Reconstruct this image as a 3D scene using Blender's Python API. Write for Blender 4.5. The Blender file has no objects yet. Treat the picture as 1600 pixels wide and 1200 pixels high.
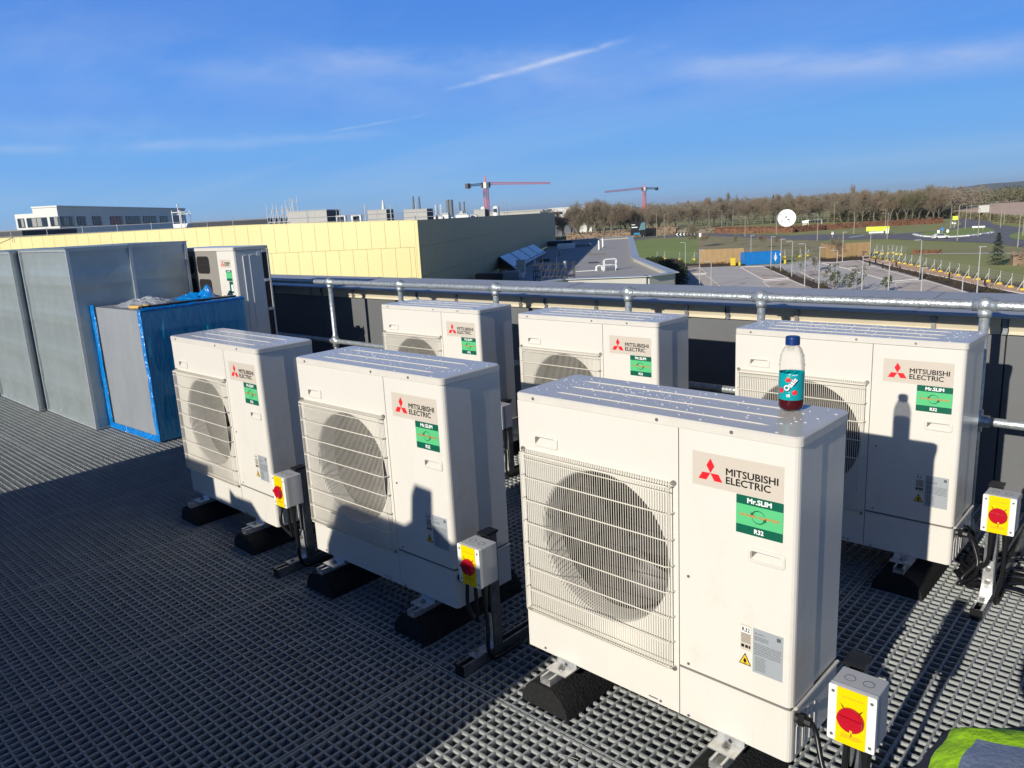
import bpy, math, random
from math import sin, cos, pi, radians, sqrt, atan2
from mathutils import Vector, Matrix, noise
random.seed(7)
SC = bpy.context.scene
COL = SC.collection

# ---------------------------------------------------------------- camera
cam_data = bpy.data.cameras.new('camera')
cam = bpy.data.objects.new('camera', cam_data)
COL.objects.link(cam)
cam_data.sensor_width = 36.0
cam_data.lens = 26.893
cam_data.clip_start = 0.05
cam_data.clip_end = 40000.0
_p, _r, _a = radians(12.486), radians(-3.011), radians(43.2)
_x, _u, _f = Vector((1, 0, 0)), Vector((0, sin(_p), cos(_p))), Vector((0, cos(_p), -sin(_p)))
_R = cos(_r) * _x + sin(_r) * _u
_U = -sin(_r) * _x + cos(_r) * _u
_m = Matrix((_R, _U, -_f)).transposed()
cam.matrix_world = Matrix.Translation((0, 0, 1.6203)) @ (Matrix.Rotation(_a, 3, 'Z') @ _m).to_4x4()
SC.camera = cam

# ---------------------------------------------------------------- colour management, light
SC.view_settings.view_transform = 'Standard'
SC.view_settings.look = 'None'
SC.view_settings.exposure = 0.0
SC.view_settings.gamma = 1.0
SC.view_settings.use_curve_mapping = False
SUN_DIR = Vector((-0.0458, 0.9438, -0.3272))      # the way the light travels

sun_data = bpy.data.lights.new('sun', 'SUN')
sun_data.energy = 5.0
sun_data.angle = radians(0.5)
sun_data.color = (1.0, 0.94, 0.84)
sun = bpy.data.objects.new('sun', sun_data)
COL.objects.link(sun)
sun.rotation_mode = 'QUATERNION'
sun.rotation_quaternion = SUN_DIR.to_track_quat('-Z', 'Y')

world = bpy.data.worlds.new('World')
SC.world = world
world.use_nodes = True
WN = world.node_tree
WN.nodes.clear()
def wn(t, **k):
    n = WN.nodes.new(t)
    for a, b in k.items(): setattr(n, a, b)
    return n
def wl(a, b): WN.links.new(a, b)
def wmath(op, a, b=None, c=None):
    n = wn('ShaderNodeMath', operation=op)
    for i, q in enumerate((a, b, c)):
        if q is None: continue
        if isinstance(q, (int, float)): n.inputs[i].default_value = q
        else: wl(q, n.inputs[i])
    return n.outputs[0]
SKY_STRENGTH = 0.10
sky = wn('ShaderNodeTexSky', sky_type='NISHITA')
sky.sun_disc = False
sky.sun_elevation = radians(19.1)
sky.sun_rotation = radians(177.2)
sky.air_density = 1.0
sky.dust_density = 0.25
sky.ozone_density = 3.2
geo = wn('ShaderNodeTexCoord')
sep = wn('ShaderNodeSeparateXYZ')
wl(geo.outputs['Generated'], sep.inputs[0])
azi = wmath('ARCTAN2', sep.outputs[1], sep.outputs[0])      # heading of the direction
ele = wmath('ARCSINE', sep.outputs[2])
def streak(a0, a1, e0, e1, width, power, nscale, soft=0.05):
    """one cirrus streak between two headings: a soft band, broken up by noise"""
    k = (e1 - e0) / (a1 - a0)
    line = wmath('ADD', wmath('MULTIPLY', wmath('SUBTRACT', azi, a0), k), e0)
    cmb = wn('ShaderNodeCombineXYZ')
    wl(wmath('MULTIPLY', azi, nscale), cmb.inputs[0])
    wl(wmath('MULTIPLY', ele, nscale * 3.0), cmb.inputs[1])
    cmb.inputs[2].default_value = a0 * 7.3
    nz = wn('ShaderNodeTexNoise')
    nz.inputs['Scale'].default_value = 1.0
    nz.inputs['Detail'].default_value = 5.0
    nz.inputs['Roughness'].default_value = 0.6
    wl(cmb.outputs[0], nz.inputs['Vector'])
    wob = wmath('MULTIPLY', wmath('SUBTRACT', nz.outputs[0], 0.5), width * 2.4)
    d = wmath('DIVIDE', wmath('SUBTRACT', wmath('SUBTRACT', ele, line), wob), width)
    g = wmath('EXPONENT', wmath('MULTIPLY', wmath('MULTIPLY', d, d), -1.0))
    lo, hi = min(a0, a1), max(a0, a1)
    m1 = wn('ShaderNodeMapRange', interpolation_type='SMOOTHSTEP')
    wl(azi, m1.inputs[0]); m1.inputs[1].default_value = lo - soft; m1.inputs[2].default_value = lo + soft
    m2 = wn('ShaderNodeMapRange', interpolation_type='SMOOTHSTEP')
    wl(azi, m2.inputs[0]); m2.inputs[1].default_value = hi + soft; m2.inputs[2].default_value = hi - soft
    mm = wmath('MULTIPLY', m1.outputs[0], m2.outputs[0])
    nn = wn('ShaderNodeMapRange')
    wl(nz.outputs[0], nn.inputs[0]); nn.inputs[1].default_value = 0.32; nn.inputs[2].default_value = 0.66
    return wmath('MULTIPLY', wmath('MULTIPLY', g, mm), wmath('MULTIPLY', nn.outputs[0], power))
def AE(v): return atan2(v[1], v[0]), math.asin(v[2])
total = None
for p0, p1, w, pw, ns, sf in (
        ((-0.710, 0.687, 0.155), (-0.558, 0.807, 0.192), 0.0030, 0.62, 22.0, 0.03),
        ((-0.813, 0.572, 0.109), (-0.744, 0.657, 0.124), 0.0012, 0.30, 25.0, 0.03),
        ((-0.970, 0.225, 0.096), (-0.866, 0.490, 0.097), 0.0055, 0.50, 7.0, 0.05),
        ((-0.895, 0.434, 0.101), (-0.796, 0.597, 0.103), 0.0050, 0.32, 9.0, 0.08),
        ((-0.959, 0.260, 0.116), (-0.874, 0.472, 0.112), 0.0130, 0.22, 8.0, 0.1),
        ((-0.855, 0.487, 0.179), (-0.600, 0.780, 0.178), 0.0150, 0.34, 8.0, 0.14),
        ((-0.489, 0.859, 0.154), (-0.143, 0.981, 0.130), 0.0150, 0.52, 4.5, 0.10),
        ((-0.537, 0.824, 0.181), (-0.518, 0.835, 0.183), 0.004, 0.35, 20.0, 0.03),
        ((-0.854, 0.499, 0.150), (-0.477, 0.867, 0.143), 0.0300, 0.24, 5.0, 0.16),
        ((-0.956, 0.240, 0.170), (-0.845, 0.500, 0.191), 0.0450, 0.20, 5.0, 0.16)):
    (a0, e0), (a1, e1) = AE(p0), AE(p1)
    q = streak(a0, a1, e0, e1, w, pw, ns, sf)
    total = q if total is None else wmath('ADD', total, q)
# thin high cirrus over the whole sky
cmb = wn('ShaderNodeCombineXYZ')
zc = wmath('ADD', wmath('MAXIMUM', sep.outputs[2], 0.0), 0.12)
wl(wmath('DIVIDE', sep.outputs[0], zc), cmb.inputs[0])
wl(wmath('MULTIPLY', wmath('DIVIDE', sep.outputs[1], zc), 1.0), cmb.inputs[1])
nz = wn('ShaderNodeTexNoise')
nz.inputs['Scale'].default_value = 0.55
nz.inputs['Detail'].default_value = 8.0
nz.inputs['Roughness'].default_value = 0.62
nz.inputs['Distortion'].default_value = 0.6
mp = wn('ShaderNodeMapping')
mp.inputs['Rotation'].default_value = (0, 0, radians(-38))
mp.inputs['Scale'].default_value = (0.45, 1.7, 1)
wl(cmb.outputs[0], mp.inputs[0]); wl(mp.outputs[0], nz.inputs['Vector'])
mr = wn('ShaderNodeMapRange')
wl(nz.outputs[0], mr.inputs[0])
mr.inputs[1].default_value = 0.48; mr.inputs[2].default_value = 0.85; mr.inputs[4].default_value = 0.22
total = wmath('MINIMUM', wmath('ADD', total, mr.outputs[0]), 0.85)
# clear winter blue that deepens with height, the same all round, over a faint physical sky
grad = wn('ShaderNodeValToRGB')
grad.color_ramp.interpolation = 'EASE'
els = grad.color_ramp.elements
stops = [(0.0, (3.0, 5.4, 8.3)), (0.03, (2.3, 4.9, 8.5)), (0.08, (1.65, 4.3, 8.8)), (0.15, (1.10, 3.35, 8.6)), (0.25, (0.80, 2.65, 7.8)), (0.38, (0.28, 0.95, 3.2)), (0.60, (0.10, 0.34, 1.3)), (1.0, (0.05, 0.17, 0.65))]
els[0].position = 0.0; els[0].color = (*stops[0][1], 1); els[1].position = 1.0; els[1].color = (*stops[-1][1], 1)
for p_, c_ in stops[1:-1]:
    e_ = els.new(p_); e_.color = (*c_, 1)
wl(wmath('MAXIMUM', sep.outputs[2], 0.0), grad.inputs[0])
hs = wn('ShaderNodeMixRGB', blend_type='MIX')
hs.inputs[0].default_value = 0.01
wl(grad.outputs[0], hs.inputs[1]); wl(sky.outputs[0], hs.inputs[2])
mix = wn('ShaderNodeMixRGB')
wl(total, mix.inputs[0]); wl(hs.outputs[0], mix.inputs[1])
mix.inputs[2].default_value = (5.8, 6.8, 9.0, 1)
bg = wn('ShaderNodeBackground')
bg.inputs['Strength'].default_value = SKY_STRENGTH
wl(mix.outputs[0], bg.inputs[0])
wo = wn('ShaderNodeOutputWorld')
wl(bg.outputs[0], wo.inputs[0])

# ---------------------------------------------------------------- materials
MATS = {}
def mat(name, color, rough=0.6, metal=0.0, var=0.0, vscale=8.0, bump=0.0, bscale=40.0, color2=None,
        spec=0.5, trans=0.0, alpha=1.0, ior=1.45, stretch=(1, 1, 1), detail=6.0, coat=0.0, dirt=None, dscale=3.0, dlim=(0.55, 0.7)):
    if name in MATS: return MATS[name]
    m = bpy.data.materials.new(name); m.use_nodes = True
    nt = m.node_tree; b = nt.nodes['Principled BSDF']
    b.inputs['Base Color'].default_value = (*color, 1)
    b.inputs['Roughness'].default_value = rough
    b.inputs['Metallic'].default_value = metal
    b.inputs['Specular IOR Level'].default_value = spec
    b.inputs['Transmission Weight'].default_value = trans
    b.inputs['Alpha'].default_value = alpha
    b.inputs['IOR'].default_value = ior
    b.inputs['Coat Weight'].default_value = coat
    tc = nt.nodes.new('ShaderNodeTexCoord')
    mpn = nt.nodes.new('ShaderNodeMapping'); mpn.inputs['Scale'].default_value = stretch
    nt.links.new(tc.outputs['Object'], mpn.inputs[0])
    last = None
    if var or color2:
        n = nt.nodes.new('ShaderNodeTexNoise'); n.inputs['Scale'].default_value = vscale; n.inputs['Detail'].default_value = detail
        n.inputs['Roughness'].default_value = 0.65
        nt.links.new(mpn.outputs[0], n.inputs['Vector'])
        r = nt.nodes.new('ShaderNodeValToRGB')
        c2 = color2 if color2 else tuple(min(1, c * (1 + var)) for c in color)
        c1 = color if color2 else tuple(c * (1 - var) for c in color)
        r.color_ramp.elements[0].position = 0.34; r.color_ramp.elements[1].position = 0.66
        r.color_ramp.elements[0].color = (*c1, 1); r.color_ramp.elements[1].color = (*c2, 1)
        nt.links.new(n.outputs[0], r.inputs[0]); last = r.outputs[0]
        rr = nt.nodes.new('ShaderNodeMapRange'); rr.inputs[3].default_value = max(0.03, rough - 0.07); rr.inputs[4].default_value = min(1, rough + 0.08)
        nt.links.new(n.outputs[0], rr.inputs[0]); nt.links.new(rr.outputs[0], b.inputs['Roughness'])
    if dirt:
        n2 = nt.nodes.new('ShaderNodeTexNoise'); n2.inputs['Scale'].default_value = dscale; n2.inputs['Detail'].default_value = 9
        n2.inputs['Roughness'].default_value = 0.7
        nt.links.new(tc.outputs['Object'], n2.inputs['Vector'])
        r2 = nt.nodes.new('ShaderNodeMapRange'); r2.inputs[1].default_value = dlim[0]; r2.inputs[2].default_value = dlim[1]
        nt.links.new(n2.outputs[0], r2.inputs[0])
        mx = nt.nodes.new('ShaderNodeMixRGB'); nt.links.new(r2.outputs[0], mx.inputs[0])
        if last: nt.links.new(last, mx.inputs[1])
        else: mx.inputs[1].default_value = (*color, 1)
        mx.inputs[2].default_value = (*dirt, 1); last = mx.outputs[0]
    if last: nt.links.new(last, b.inputs['Base Color'])
    if bump:
        n = nt.nodes.new('ShaderNodeTexNoise'); n.inputs['Scale'].default_value = bscale; n.inputs['Detail'].default_value = 4
        nt.links.new(mpn.outputs[0], n.inputs['Vector'])
        bp = nt.nodes.new('ShaderNodeBump'); bp.inputs['Strength'].default_value = bump; bp.inputs['Distance'].default_value = 0.02
        nt.links.new(n.outputs[0], bp.inputs['Height']); nt.links.new(bp.outputs[0], b.inputs['Normal'])
    MATS[name] = m
    return m
M_WHITE = mat('white_powder_coat', (0.675, 0.645, 0.575), 0.20, var=0.02, vscale=2.2, bump=0.03, bscale=260, dirt=(0.58, 0.54, 0.45), dscale=5, dlim=(0.56, 0.8), stretch=(1, 1, 0.35))
M_LID = mat('lid_paint', (0.63, 0.60, 0.53), 0.20, var=0.04, vscale=7, bump=0.04, bscale=30)
M_GRILLE = mat('grille_coating', (0.70, 0.66, 0.56), 0.4)
M_SEAM_SHADE = mat('seam_gap_and_pocket_shade', (0.16, 0.15, 0.135), 0.8)
M_FAN = mat('fan_plastic', (0.036, 0.031, 0.030), 0.45, var=0.08, vscale=9)
M_COIL = mat('coil_fins', (0.014, 0.012, 0.013), 0.6, var=0.3, vscale=60)
M_RUBBER = mat('recycled_rubber', (0.012, 0.012, 0.012), 0.95, var=0.6, vscale=90, bump=0.6, bscale=120)
M_GALV = mat('galvanised_steel', (0.50, 0.52, 0.54), 0.42, metal=0.75, var=0.22, vscale=22, bump=0.12, bscale=60)
M_TUBE = mat('galvanised_tube', (0.62, 0.66, 0.66), 0.36, metal=0.6, color2=(0.34, 0.38, 0.39), vscale=38, detail=8, bump=0.25, bscale=90)
M_ZINC = mat('bright_zinc', (0.72, 0.72, 0.70), 0.32, metal=0.7, var=0.15, vscale=40)
M_DARKSTEEL = mat('dark_strut_steel', (0.22, 0.23, 0.24), 0.45, metal=0.7, var=0.3, vscale=30)
M_GRATE = mat('grey_grp', (0.415, 0.435, 0.42), 0.8, color2=(0.33, 0.35, 0.34), vscale=6, bump=0.5, bscale=300, dirt=(0.33, 0.29, 0.20), dscale=1.3, dlim=(0.60, 0.74))
M_MEMBRANE = mat('roof_membrane_dark', (0.022, 0.022, 0.023), 0.8, var=0.3, vscale=3)
M_STICK = mat('sticker_cream', (0.565, 0.505, 0.42), 0.35)
M_BLACK = mat('black_print', (0.008, 0.008, 0.009), 0.4)
M_RED = mat('red_print', (0.72, 0.015, 0.025), 0.4)
M_DGREEN = mat('dark_green_print', (0.004, 0.105, 0.06), 0.35)
M_LGREEN = mat('light_green_print', (0.10, 0.50, 0.20), 0.35)
M_WPRINT = mat('white_print', (0.85, 0.86, 0.83), 0.4)
M_ORANGE = mat('orange_print', (0.70, 0.16, 0.03), 0.4)
M_LABEL = mat('silver_label', (0.38, 0.41, 0.43), 0.35, metal=0.15)
M_GREYPRINT = mat('grey_print', (0.09, 0.10, 0.11), 0.5)
M_YPRINT = mat('yellow_print', (0.85, 0.55, 0.03), 0.4)
M_BOX = mat('switch_box_grey', (0.50, 0.51, 0.51), 0.4, var=0.03)
M_BOXF = mat('switch_cover_white', (0.78, 0.77, 0.73), 0.35)
M_YELLOW = mat('switch_yellow', (0.86, 0.60, 0.0), 0.3)
M_KNOB = mat('switch_red', (0.46, 0.006, 0.02), 0.28)
M_CABLE = mat('black_cable', (0.012, 0.012, 0.013), 0.35)
M_SCREW = mat('screw_steel', (0.35, 0.34, 0.32), 0.4, metal=0.8)

# ---------------------------------------------------------------- mesh helpers
class MB:
    def __init__(s): s.v = []; s.f = []; s.mi = []; s.cur = 0; s.sm = []; s.smooth = False
    def add(s, vs, fs):
        b = len(s.v); s.v += [tuple(q) for q in vs]
        for f in fs: s.f.append(tuple(b + i for i in f)); s.mi.append(s.cur); s.sm.append(s.smooth)
    def box(s, x0, x1, y0, y1, z0, z1):
        s.add([(x0,y0,z0),(x1,y0,z0),(x1,y1,z0),(x0,y1,z0),(x0,y0,z1),(x1,y0,z1),(x1,y1,z1),(x0,y1,z1)],
              [(0,3,2,1),(4,5,6,7),(0,1,5,4),(1,2,6,5),(2,3,7,6),(3,0,4,7)])
    def obox(s, o, ex, ey, ez):
        o, ex, ey, ez = Vector(o), Vector(ex), Vector(ey), Vector(ez)
        s.add([o, o+ex, o+ex+ey, o+ey, o+ez, o+ex+ez, o+ex+ey+ez, o+ey+ez],
              [(0,3,2,1),(4,5,6,7),(0,1,5,4),(1,2,6,5),(2,3,7,6),(3,0,4,7)])
    def prism(s, pts, z0, z1, bevel=0.0, caps=(True, True)):
        n = len(pts); ring = []
        if bevel:
            cx = sum(p[0] for p in pts)/n; cy = sum(p[1] for p in pts)/n
            def ins(p):
                d = Vector((cx-p[0], cy-p[1])); 
                return (p[0] + (bevel if d.x > 0 else -bevel), p[1] + (bevel if d.y > 0 else -bevel))
            lv = [(pts, z0), (pts, z1-bevel), ([ins(p) for p in pts], z1)]
        else: lv = [(pts, z0), (pts, z1)]
        vs = [(p[0], p[1], zz) for ps, zz in lv for p in ps]
        fs = []
        for k in range(len(lv)-1):
            for i in range(n): j = (i+1) % n; fs.append((k*n+i, k*n+j, (k+1)*n+j, (k+1)*n+i))
        if caps[0]: fs.append(tuple(range(n-1, -1, -1)))
        if caps[1]: fs.append(tuple((len(lv)-1)*n+i for i in range(n)))
        s.add(vs, fs)
    def prism_y(s, pts, y0, y1):
        """pts are (x, z), extruded along y"""
        n = len(pts)
        vs = [(p[0], y0, p[1]) for p in pts] + [(p[0], y1, p[1]) for p in pts]
        s.add(vs, [tuple(range(n)), tuple(range(2*n-1, n-1, -1))] + [(i, n+i, n+(i+1)%n, (i+1)%n) for i in range(n)])
    def cyl(s, a, b, r, n=8, r2=None, caps=True):
        a, b = Vector(a), Vector(b); r2 = r if r2 is None else r2
        d = (b-a)
        if d.length < 1e-9: return
        d.normalize(); u = d.orthogonal().normalized(); w = d.cross(u)
        vs = [a + r*(cos(2*pi*i/n)*u + sin(2*pi*i/n)*w) for i in range(n)] + [b + r2*(cos(2*pi*i/n)*u + sin(2*pi*i/n)*w) for i in range(n)]
        fs = [(i, (i+1)%n, n+(i+1)%n, n+i) for i in range(n)]
        if caps: fs += [tuple(range(n-1,-1,-1)), tuple(range(n, 2*n))]
        s.add(vs, fs)
    def tube(s, pts, r, n=6, taper=1.0):
        P = [Vector(q) for q in pts]; m = len(P); vs = []; 
        u = None
        for k, q in enumerate(P):
            d = (P[min(k+1, m-1)] - P[max(k-1, 0)]).normalized()
            u = d.orthogonal().normalized() if u is None else (u - d*u.dot(d)).normalized()
            w = d.cross(u); rr = r * (1 + (taper-1)*k/(m-1))
            vs += [q + rr*(cos(2*pi*i/n)*u + sin(2*pi*i/n)*w) for i in range(n)]
        fs = [(k*n+i, k*n+(i+1)%n, (k+1)*n+(i+1)%n, (k+1)*n+i) for k in range(m-1) for i in range(n)]
        fs += [tuple(range(n-1,-1,-1)), tuple((m-1)*n+i for i in range(n))]
        s.add(vs, fs)
    def lathe(s, prof, n=24, c=(0,0,0)):
        vs = [(c[0]+r*cos(2*pi*i/n), c[1]+r*sin(2*pi*i/n), c[2]+zz) for r, zz in prof for i in range(n)]
        s.add(vs, [(k*n+i, k*n+(i+1)%n, (k+1)*n+(i+1)%n, (k+1)*n+i) for k in range(len(prof)-1) for i in range(n)])
    def ball(s, c, r, n=12, m=8, sz=1.0):
        s.lathe([(max(1e-4, r*sin(pi*k/m)), -r*cos(pi*k/m)*sz) for k in range(m+1)], n, c)
    def quad(s, a, b, c, d): s.add([a, b, c, d], [(0,1,2,3)])
    def build(s, name, mats, parent=None, loc=None, rot=None, kind=None):
        me = bpy.data.meshes.new(name)
        me.from_pydata([tuple(v) for v in s.v], [], s.f)
        if not isinstance(mats, (list, tuple)): mats = [mats]
        for m in mats: me.materials.append(m)
        if len(mats) > 1: me.polygons.foreach_set('material_index', s.mi)
        if any(s.sm): me.polygons.foreach_set('use_smooth', s.sm)
        me.update()
        return link(name, me, parent, loc, rot, kind)
def link(name, me, parent=None, loc=None, rot=None, kind=None):
    o = bpy.data.objects.new(name, me); COL.objects.link(o)
    if parent: o.parent = parent
    if loc: o.location = loc
    if rot: o.rotation_euler = rot
    if kind: o['kind'] = kind
    return o
def tag(o, label, cat, group=None, kind=None):
    o['label'] = label; o['category'] = cat
    if group: o['group'] = group
    if kind: o['kind'] = kind
    return o
def thing(name, label, cat, loc=(0,0,0), rz=0.0, group=None):
    o = link(name, None, None, loc, (0, 0, rz)); return tag(o, label, cat, group)
def struct(o): o['kind'] = 'structure'; return o
CH = {}
def kids(o): return [c for c in COL.objects if c.parent == o]
def dup(o, loc=None, rz=None, label=None, parent=None):
    c = o.copy(); COL.objects.link(c)
    if parent: c.parent = parent
    if loc is not None: c.location = loc
    if rz is not None: c.rotation_euler = (0, 0, rz)
    if label: c['label'] = label
    if o.name not in CH: CH[o.name] = kids(o)
    for k in CH[o.name]: dup(k, parent=c)
    return c
def rrect(x0, x1, y0, y1, r, n=4):
    pts = []
    for cx, cy, a in ((x1-r, y0+r, -pi/2), (x1-r, y1-r, 0), (x0+r, y1-r, pi/2), (x0+r, y0+r, pi)):
        for i in range(n+1): t = a + pi/2*i/n; pts.append((cx + r*cos(t), cy + r*sin(t)))
    return pts
def text_mesh(txt, size, bold=0.0, shear=0.0, depth=0.0003, align='LEFT', squeeze=1.0, spacing=1.0):
    """lettering as flat mesh data: (verts, faces) in the xy plane"""
    cu = bpy.data.curves.new('t', 'FONT'); cu.body = txt; cu.size = size; cu.offset = bold; cu.shear = shear
    cu.align_x = align; cu.space_character = spacing; cu.space_line = 0.82; cu.resolution_u = 3
    ob = bpy.data.objects.new('t', cu); COL.objects.link(ob)
    bpy.context.view_layer.update()
    me = ob.to_mesh()
    vs = [(v.co.x*squeeze, v.co.y) for v in me.vertices]; fs = [tuple(p.vertices) for p in me.polygons]
    ob.to_mesh_clear(); bpy.data.objects.remove(ob); bpy.data.curves.remove(cu)
    return vs, fs
def put_text(mb, tm, x, z, y, w=0.0):
    """w thickens the strokes: the same letters set again a hair to each side"""
    vs, fs = tm
    offs = [(0, 0)] if not w else [(-w, 0), (w, 0), (0, -w), (0, w)]
    for k, (dx, dz) in enumerate(offs): mb.add([(x + dx + v[0], y - 0.00005*k, z + dz + v[1]) for v in vs], fs)

# ================================================================ roof deck
PITCH_X, PITCH_Y = 1.0/26, 2.42/63
def grating_mesh(nx, ny, name):
    m = MB(); w = 0.0036
    X, Y = nx*PITCH_X, ny*PITCH_Y
    g = 0.0025
    for i in range(nx+1):
        x = i*PITCH_X; x = min(max(x, g+w), X-g-w)
        m.box(x-w, x+w, g, Y-g, -0.038, 0.0)
    for j in range(ny+1):
        y = j*PITCH_Y; y = min(max(y, g+w), Y-g-w)
        m.box(g+0.0002, X-g-0.0002, y-w, y+w, -0.0372, -0.0012)
    # thickened, slightly raised meeting points, as moulded grating has
    for i in range(1, nx):
        for j in range(1, ny):
            x, y = i*PITCH_X, j*PITCH_Y
            m.add([(x-0.0058,y,0.0004),(x,y-0.0058,0.0004),(x+0.0058,y,0.0004),(x,y+0.0058,0.0004),
                   (x-0.0058,y,-0.03),(x,y-0.0058,-0.03),(x+0.0058,y,-0.03),(x,y+0.0058,-0.03)],
                  [(0,1,2,3),(0,4,5,1),(1,5,6,2),(2,6,7,3),(3,7,4,0)])
    me = bpy.data.meshes.new(name); me.from_pydata(m.v, [], m.f); me.materials.append(M_GRATE); return me
deck = link('roof_deck', None); struct(deck)
g_long = grating_mesh(26, 63, 'grating_panel'); g_short = grating_mesh(26, 10, 'grating_panel_short')
rnd = random.Random(3)
for ix in range(-13, 3):
    for k, y0 in enumerate((-3.21, -0.79, 1.63, 4.05)):
        if y0 < -3 and ix < -7: continue
        link('grating_panel', g_short if k == 3 else g_long, deck, (ix, y0, rnd.uniform(-0.0012, 0.0)))
m = MB(); m.box(-29, 3.2, -6, 4.44, -0.60, -0.45); struct(m.build('roof_membrane', M_MEMBRANE))
m = MB()
for y0 in (-3.21, -0.79, 1.63, 4.05):
    m.box(-13, 3, y0-0.03, y0+0.03, -0.12, -0.042)
for x0 in range(-12, 3, 2):
    for y0 in (-0.79, 1.63, 4.05): m.box(x0-0.04, x0+0.04, y0-0.04, y0+0.04, -0.449, -0.121)
struct(m.build('deck_bearers', M_DARKSTEEL))

# ================================================================ condenser units
W, H, D, Z0 = 0.95, 0.921, 0.311, 0.13
def brand_print(parent, y, sx=1.0, small=False):
    """the brand sticker, the green sticker and the rating labels on the right half of the front"""
    m = MB(); m.prism_y([(0.653,0.741),(0.913,0.741),(0.913,0.837),(0.653,0.837)], y-0.0006, y)
    st = m.build('brand_sticker', M_STICK, parent)
    yy = y - 0.0011
    m = MB(); c = (0.7075, 0.7815); s_ = 0.0240
    m.cur = 1
    for a in (90, 210, 330):
        a = radians(a); ux, uz = cos(a), sin(a); vx, vz = -uz, ux
        L = s_*sqrt(3); h = s_/2
        m.add([(c[0], yy, c[1]), (c[0]+ux*L/2+vx*h, yy, c[1]+uz*L/2+vz*h), (c[0]+ux*L, yy, c[1]+uz*L), (c[0]+ux*L/2-vx*h, yy, c[1]+uz*L/2-vz*h)], [(0,3,2,1)])
    m.cur = 0
    for t, zz, wid in TXT_BRAND:
        put_text(m, t, 0.754, zz, yy, 0.00065)
    m.build('lettering', [M_BLACK, M_RED], st)
    m = MB()
    m.prism_y(rrect(0.784, 0.914, 0.633, 0.740, 0.002, 2), y-0.0006, y)
    gs = m.build('refrigerant_sticker', M_DGREEN, parent)
    m = MB(); m.cur = 0
    m.prism_y([(0.7845,0.658),(0.9135,0.658),(0.9135,0.7155),(0.7845,0.7155)], y-0.0010, y-0.0007)
    # the two arrows that chase each other round a circle
    m.cur = 1; cx, cz, r = 0.847, 0.687, 0.0185
    for a0 in (15, 195):
        pts = []
        n = 9
        for i in range(n+1):
            a = radians(a0 + 140*i/n); wd = 0.0008 + 0.0032*i/n
            pts.append((cx+(r-wd/2)*cos(a), cz+(r-wd/2)*sin(a)*0.95, cx+(r+wd/2)*cos(a), cz+(r+wd/2)*sin(a)*0.95))
        vs = [q for p_ in pts for q in ((p_[0], y-0.0014, p_[1]), (p_[2], y-0.0014, p_[3]))]
        m.add(vs, [(2*i, 2*i+1, 2*i+3, 2*i+2) for i in range(n)])
        a = radians(a0+140); ta = a + pi/2
        tip = (cx+r*cos(a)+0.010*cos(ta), cz+r*sin(a)+0.010*sin(ta))
        m.add([(cx+(r-0.006)*cos(a), y-0.0014, cz+(r-0.006)*sin(a)), (cx+(r+0.006)*cos(a), y-0.0014, cz+(r+0.006)*sin(a)), (tip[0], y-0.0014, tip[1])], [(0,1,2)])
    m.cur = 2
    put_text(m, TXT_SLIM, 0.849, 0.7215, yy-0.0002, 0.0008); put_text(m, TXT_R32, 0.849, 0.640, yy-0.0002, 0.0007)
    m.cur = 3; put_text(m, TXT_POWER, 0.8495, 0.6835, y-0.0018, 0.00025)
    m.build('lettering', [M_LGREEN, M_DGREEN, M_WPRINT, M_ORANGE], gs)
    # rating plate
    m = MB(); m.prism_y([(0.838,0.236),(0.923,0.236),(0.923,0.368),(0.838,0.368)], y-0.0005, y)
    lb = m.build('rating_label', M_LABEL, parent)
    m = MB(); rr = random.Random(5)
    for a in (90, 210, 330):
        a = radians(a); ux, uz = cos(a), sin(a); vx, vz = -uz, ux; L = 0.0045; h = 0.0013; cc = (0.8465, 0.3535)
        m.add([(cc[0], y-0.0009, cc[1]), (cc[0]+ux*L/2+vx*h, y-0.0009, cc[1]+uz*L/2+vz*h), (cc[0]+ux*L, y-0.0009, cc[1]+uz*L), (cc[0]+ux*L/2-vx*h, y-0.0009, cc[1]+uz*L/2-vz*h)], [(0,3,2,1)])
    put_text(m, TXT_TINY, 0.853, 0.352, y-0.0009)
    def bars(x0, x1, z1, z0, step, thick):
        zc = z1
        while zc > z0:
            x = x0
            while x < x1 - 0.002:
                wd = min(rr.uniform(0.002, 0.009), x1-x); m.quad((x, y-0.0009, zc), (x+wd, y-0.0009, zc), (x+wd, y-0.0009, zc+thick), (x, y-0.0009, zc+thick)); x += wd+0.0012
            zc -= step
    bars(0.842, 0.882, 0.343, 0.334, 0.0042, 0.0016)
    bars(0.842, 0.918, 0.322, 0.290, 0.0050, 0.0017)
    bars(0.846, 0.876, 0.283, 0.242, 0.0048, 0.0015)
    m.quad((0.905,y-0.0009,0.350),(0.916,y-0.0009,0.350),(0.916,y-0.0009,0.361),(0.905,y-0.0009,0.361))
    m.build('print', M_GREYPRINT, lb)
    m = MB(); m.prism_y([(0.802,0.292),(0.833,0.292),(0.833,0.368),(0.802,0.368)], y-0.0005, y)
    wl_ = m.build('warning_label', M_STICK, parent)
    m = MB(); m.cur = 1; m.quad((0.8035,y-0.0008,0.345),(0.8315,y-0.0008,0.345),(0.8315,y-0.0008,0.363),(0.8035,y-0.0008,0.363))
    m.cur = 0; put_text(m, TXT_R32S, 0.8175, 0.3485, y-0.0012, 0.0004)
    for k in range(7): m.quad((0.804,y-0.0009,0.340-k*0.004),(0.831,y-0.0009,0.340-k*0.004),(0.831,y-0.0009,0.3413-k*0.004),(0.804,y-0.0009,0.3413-k*0.004))
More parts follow.
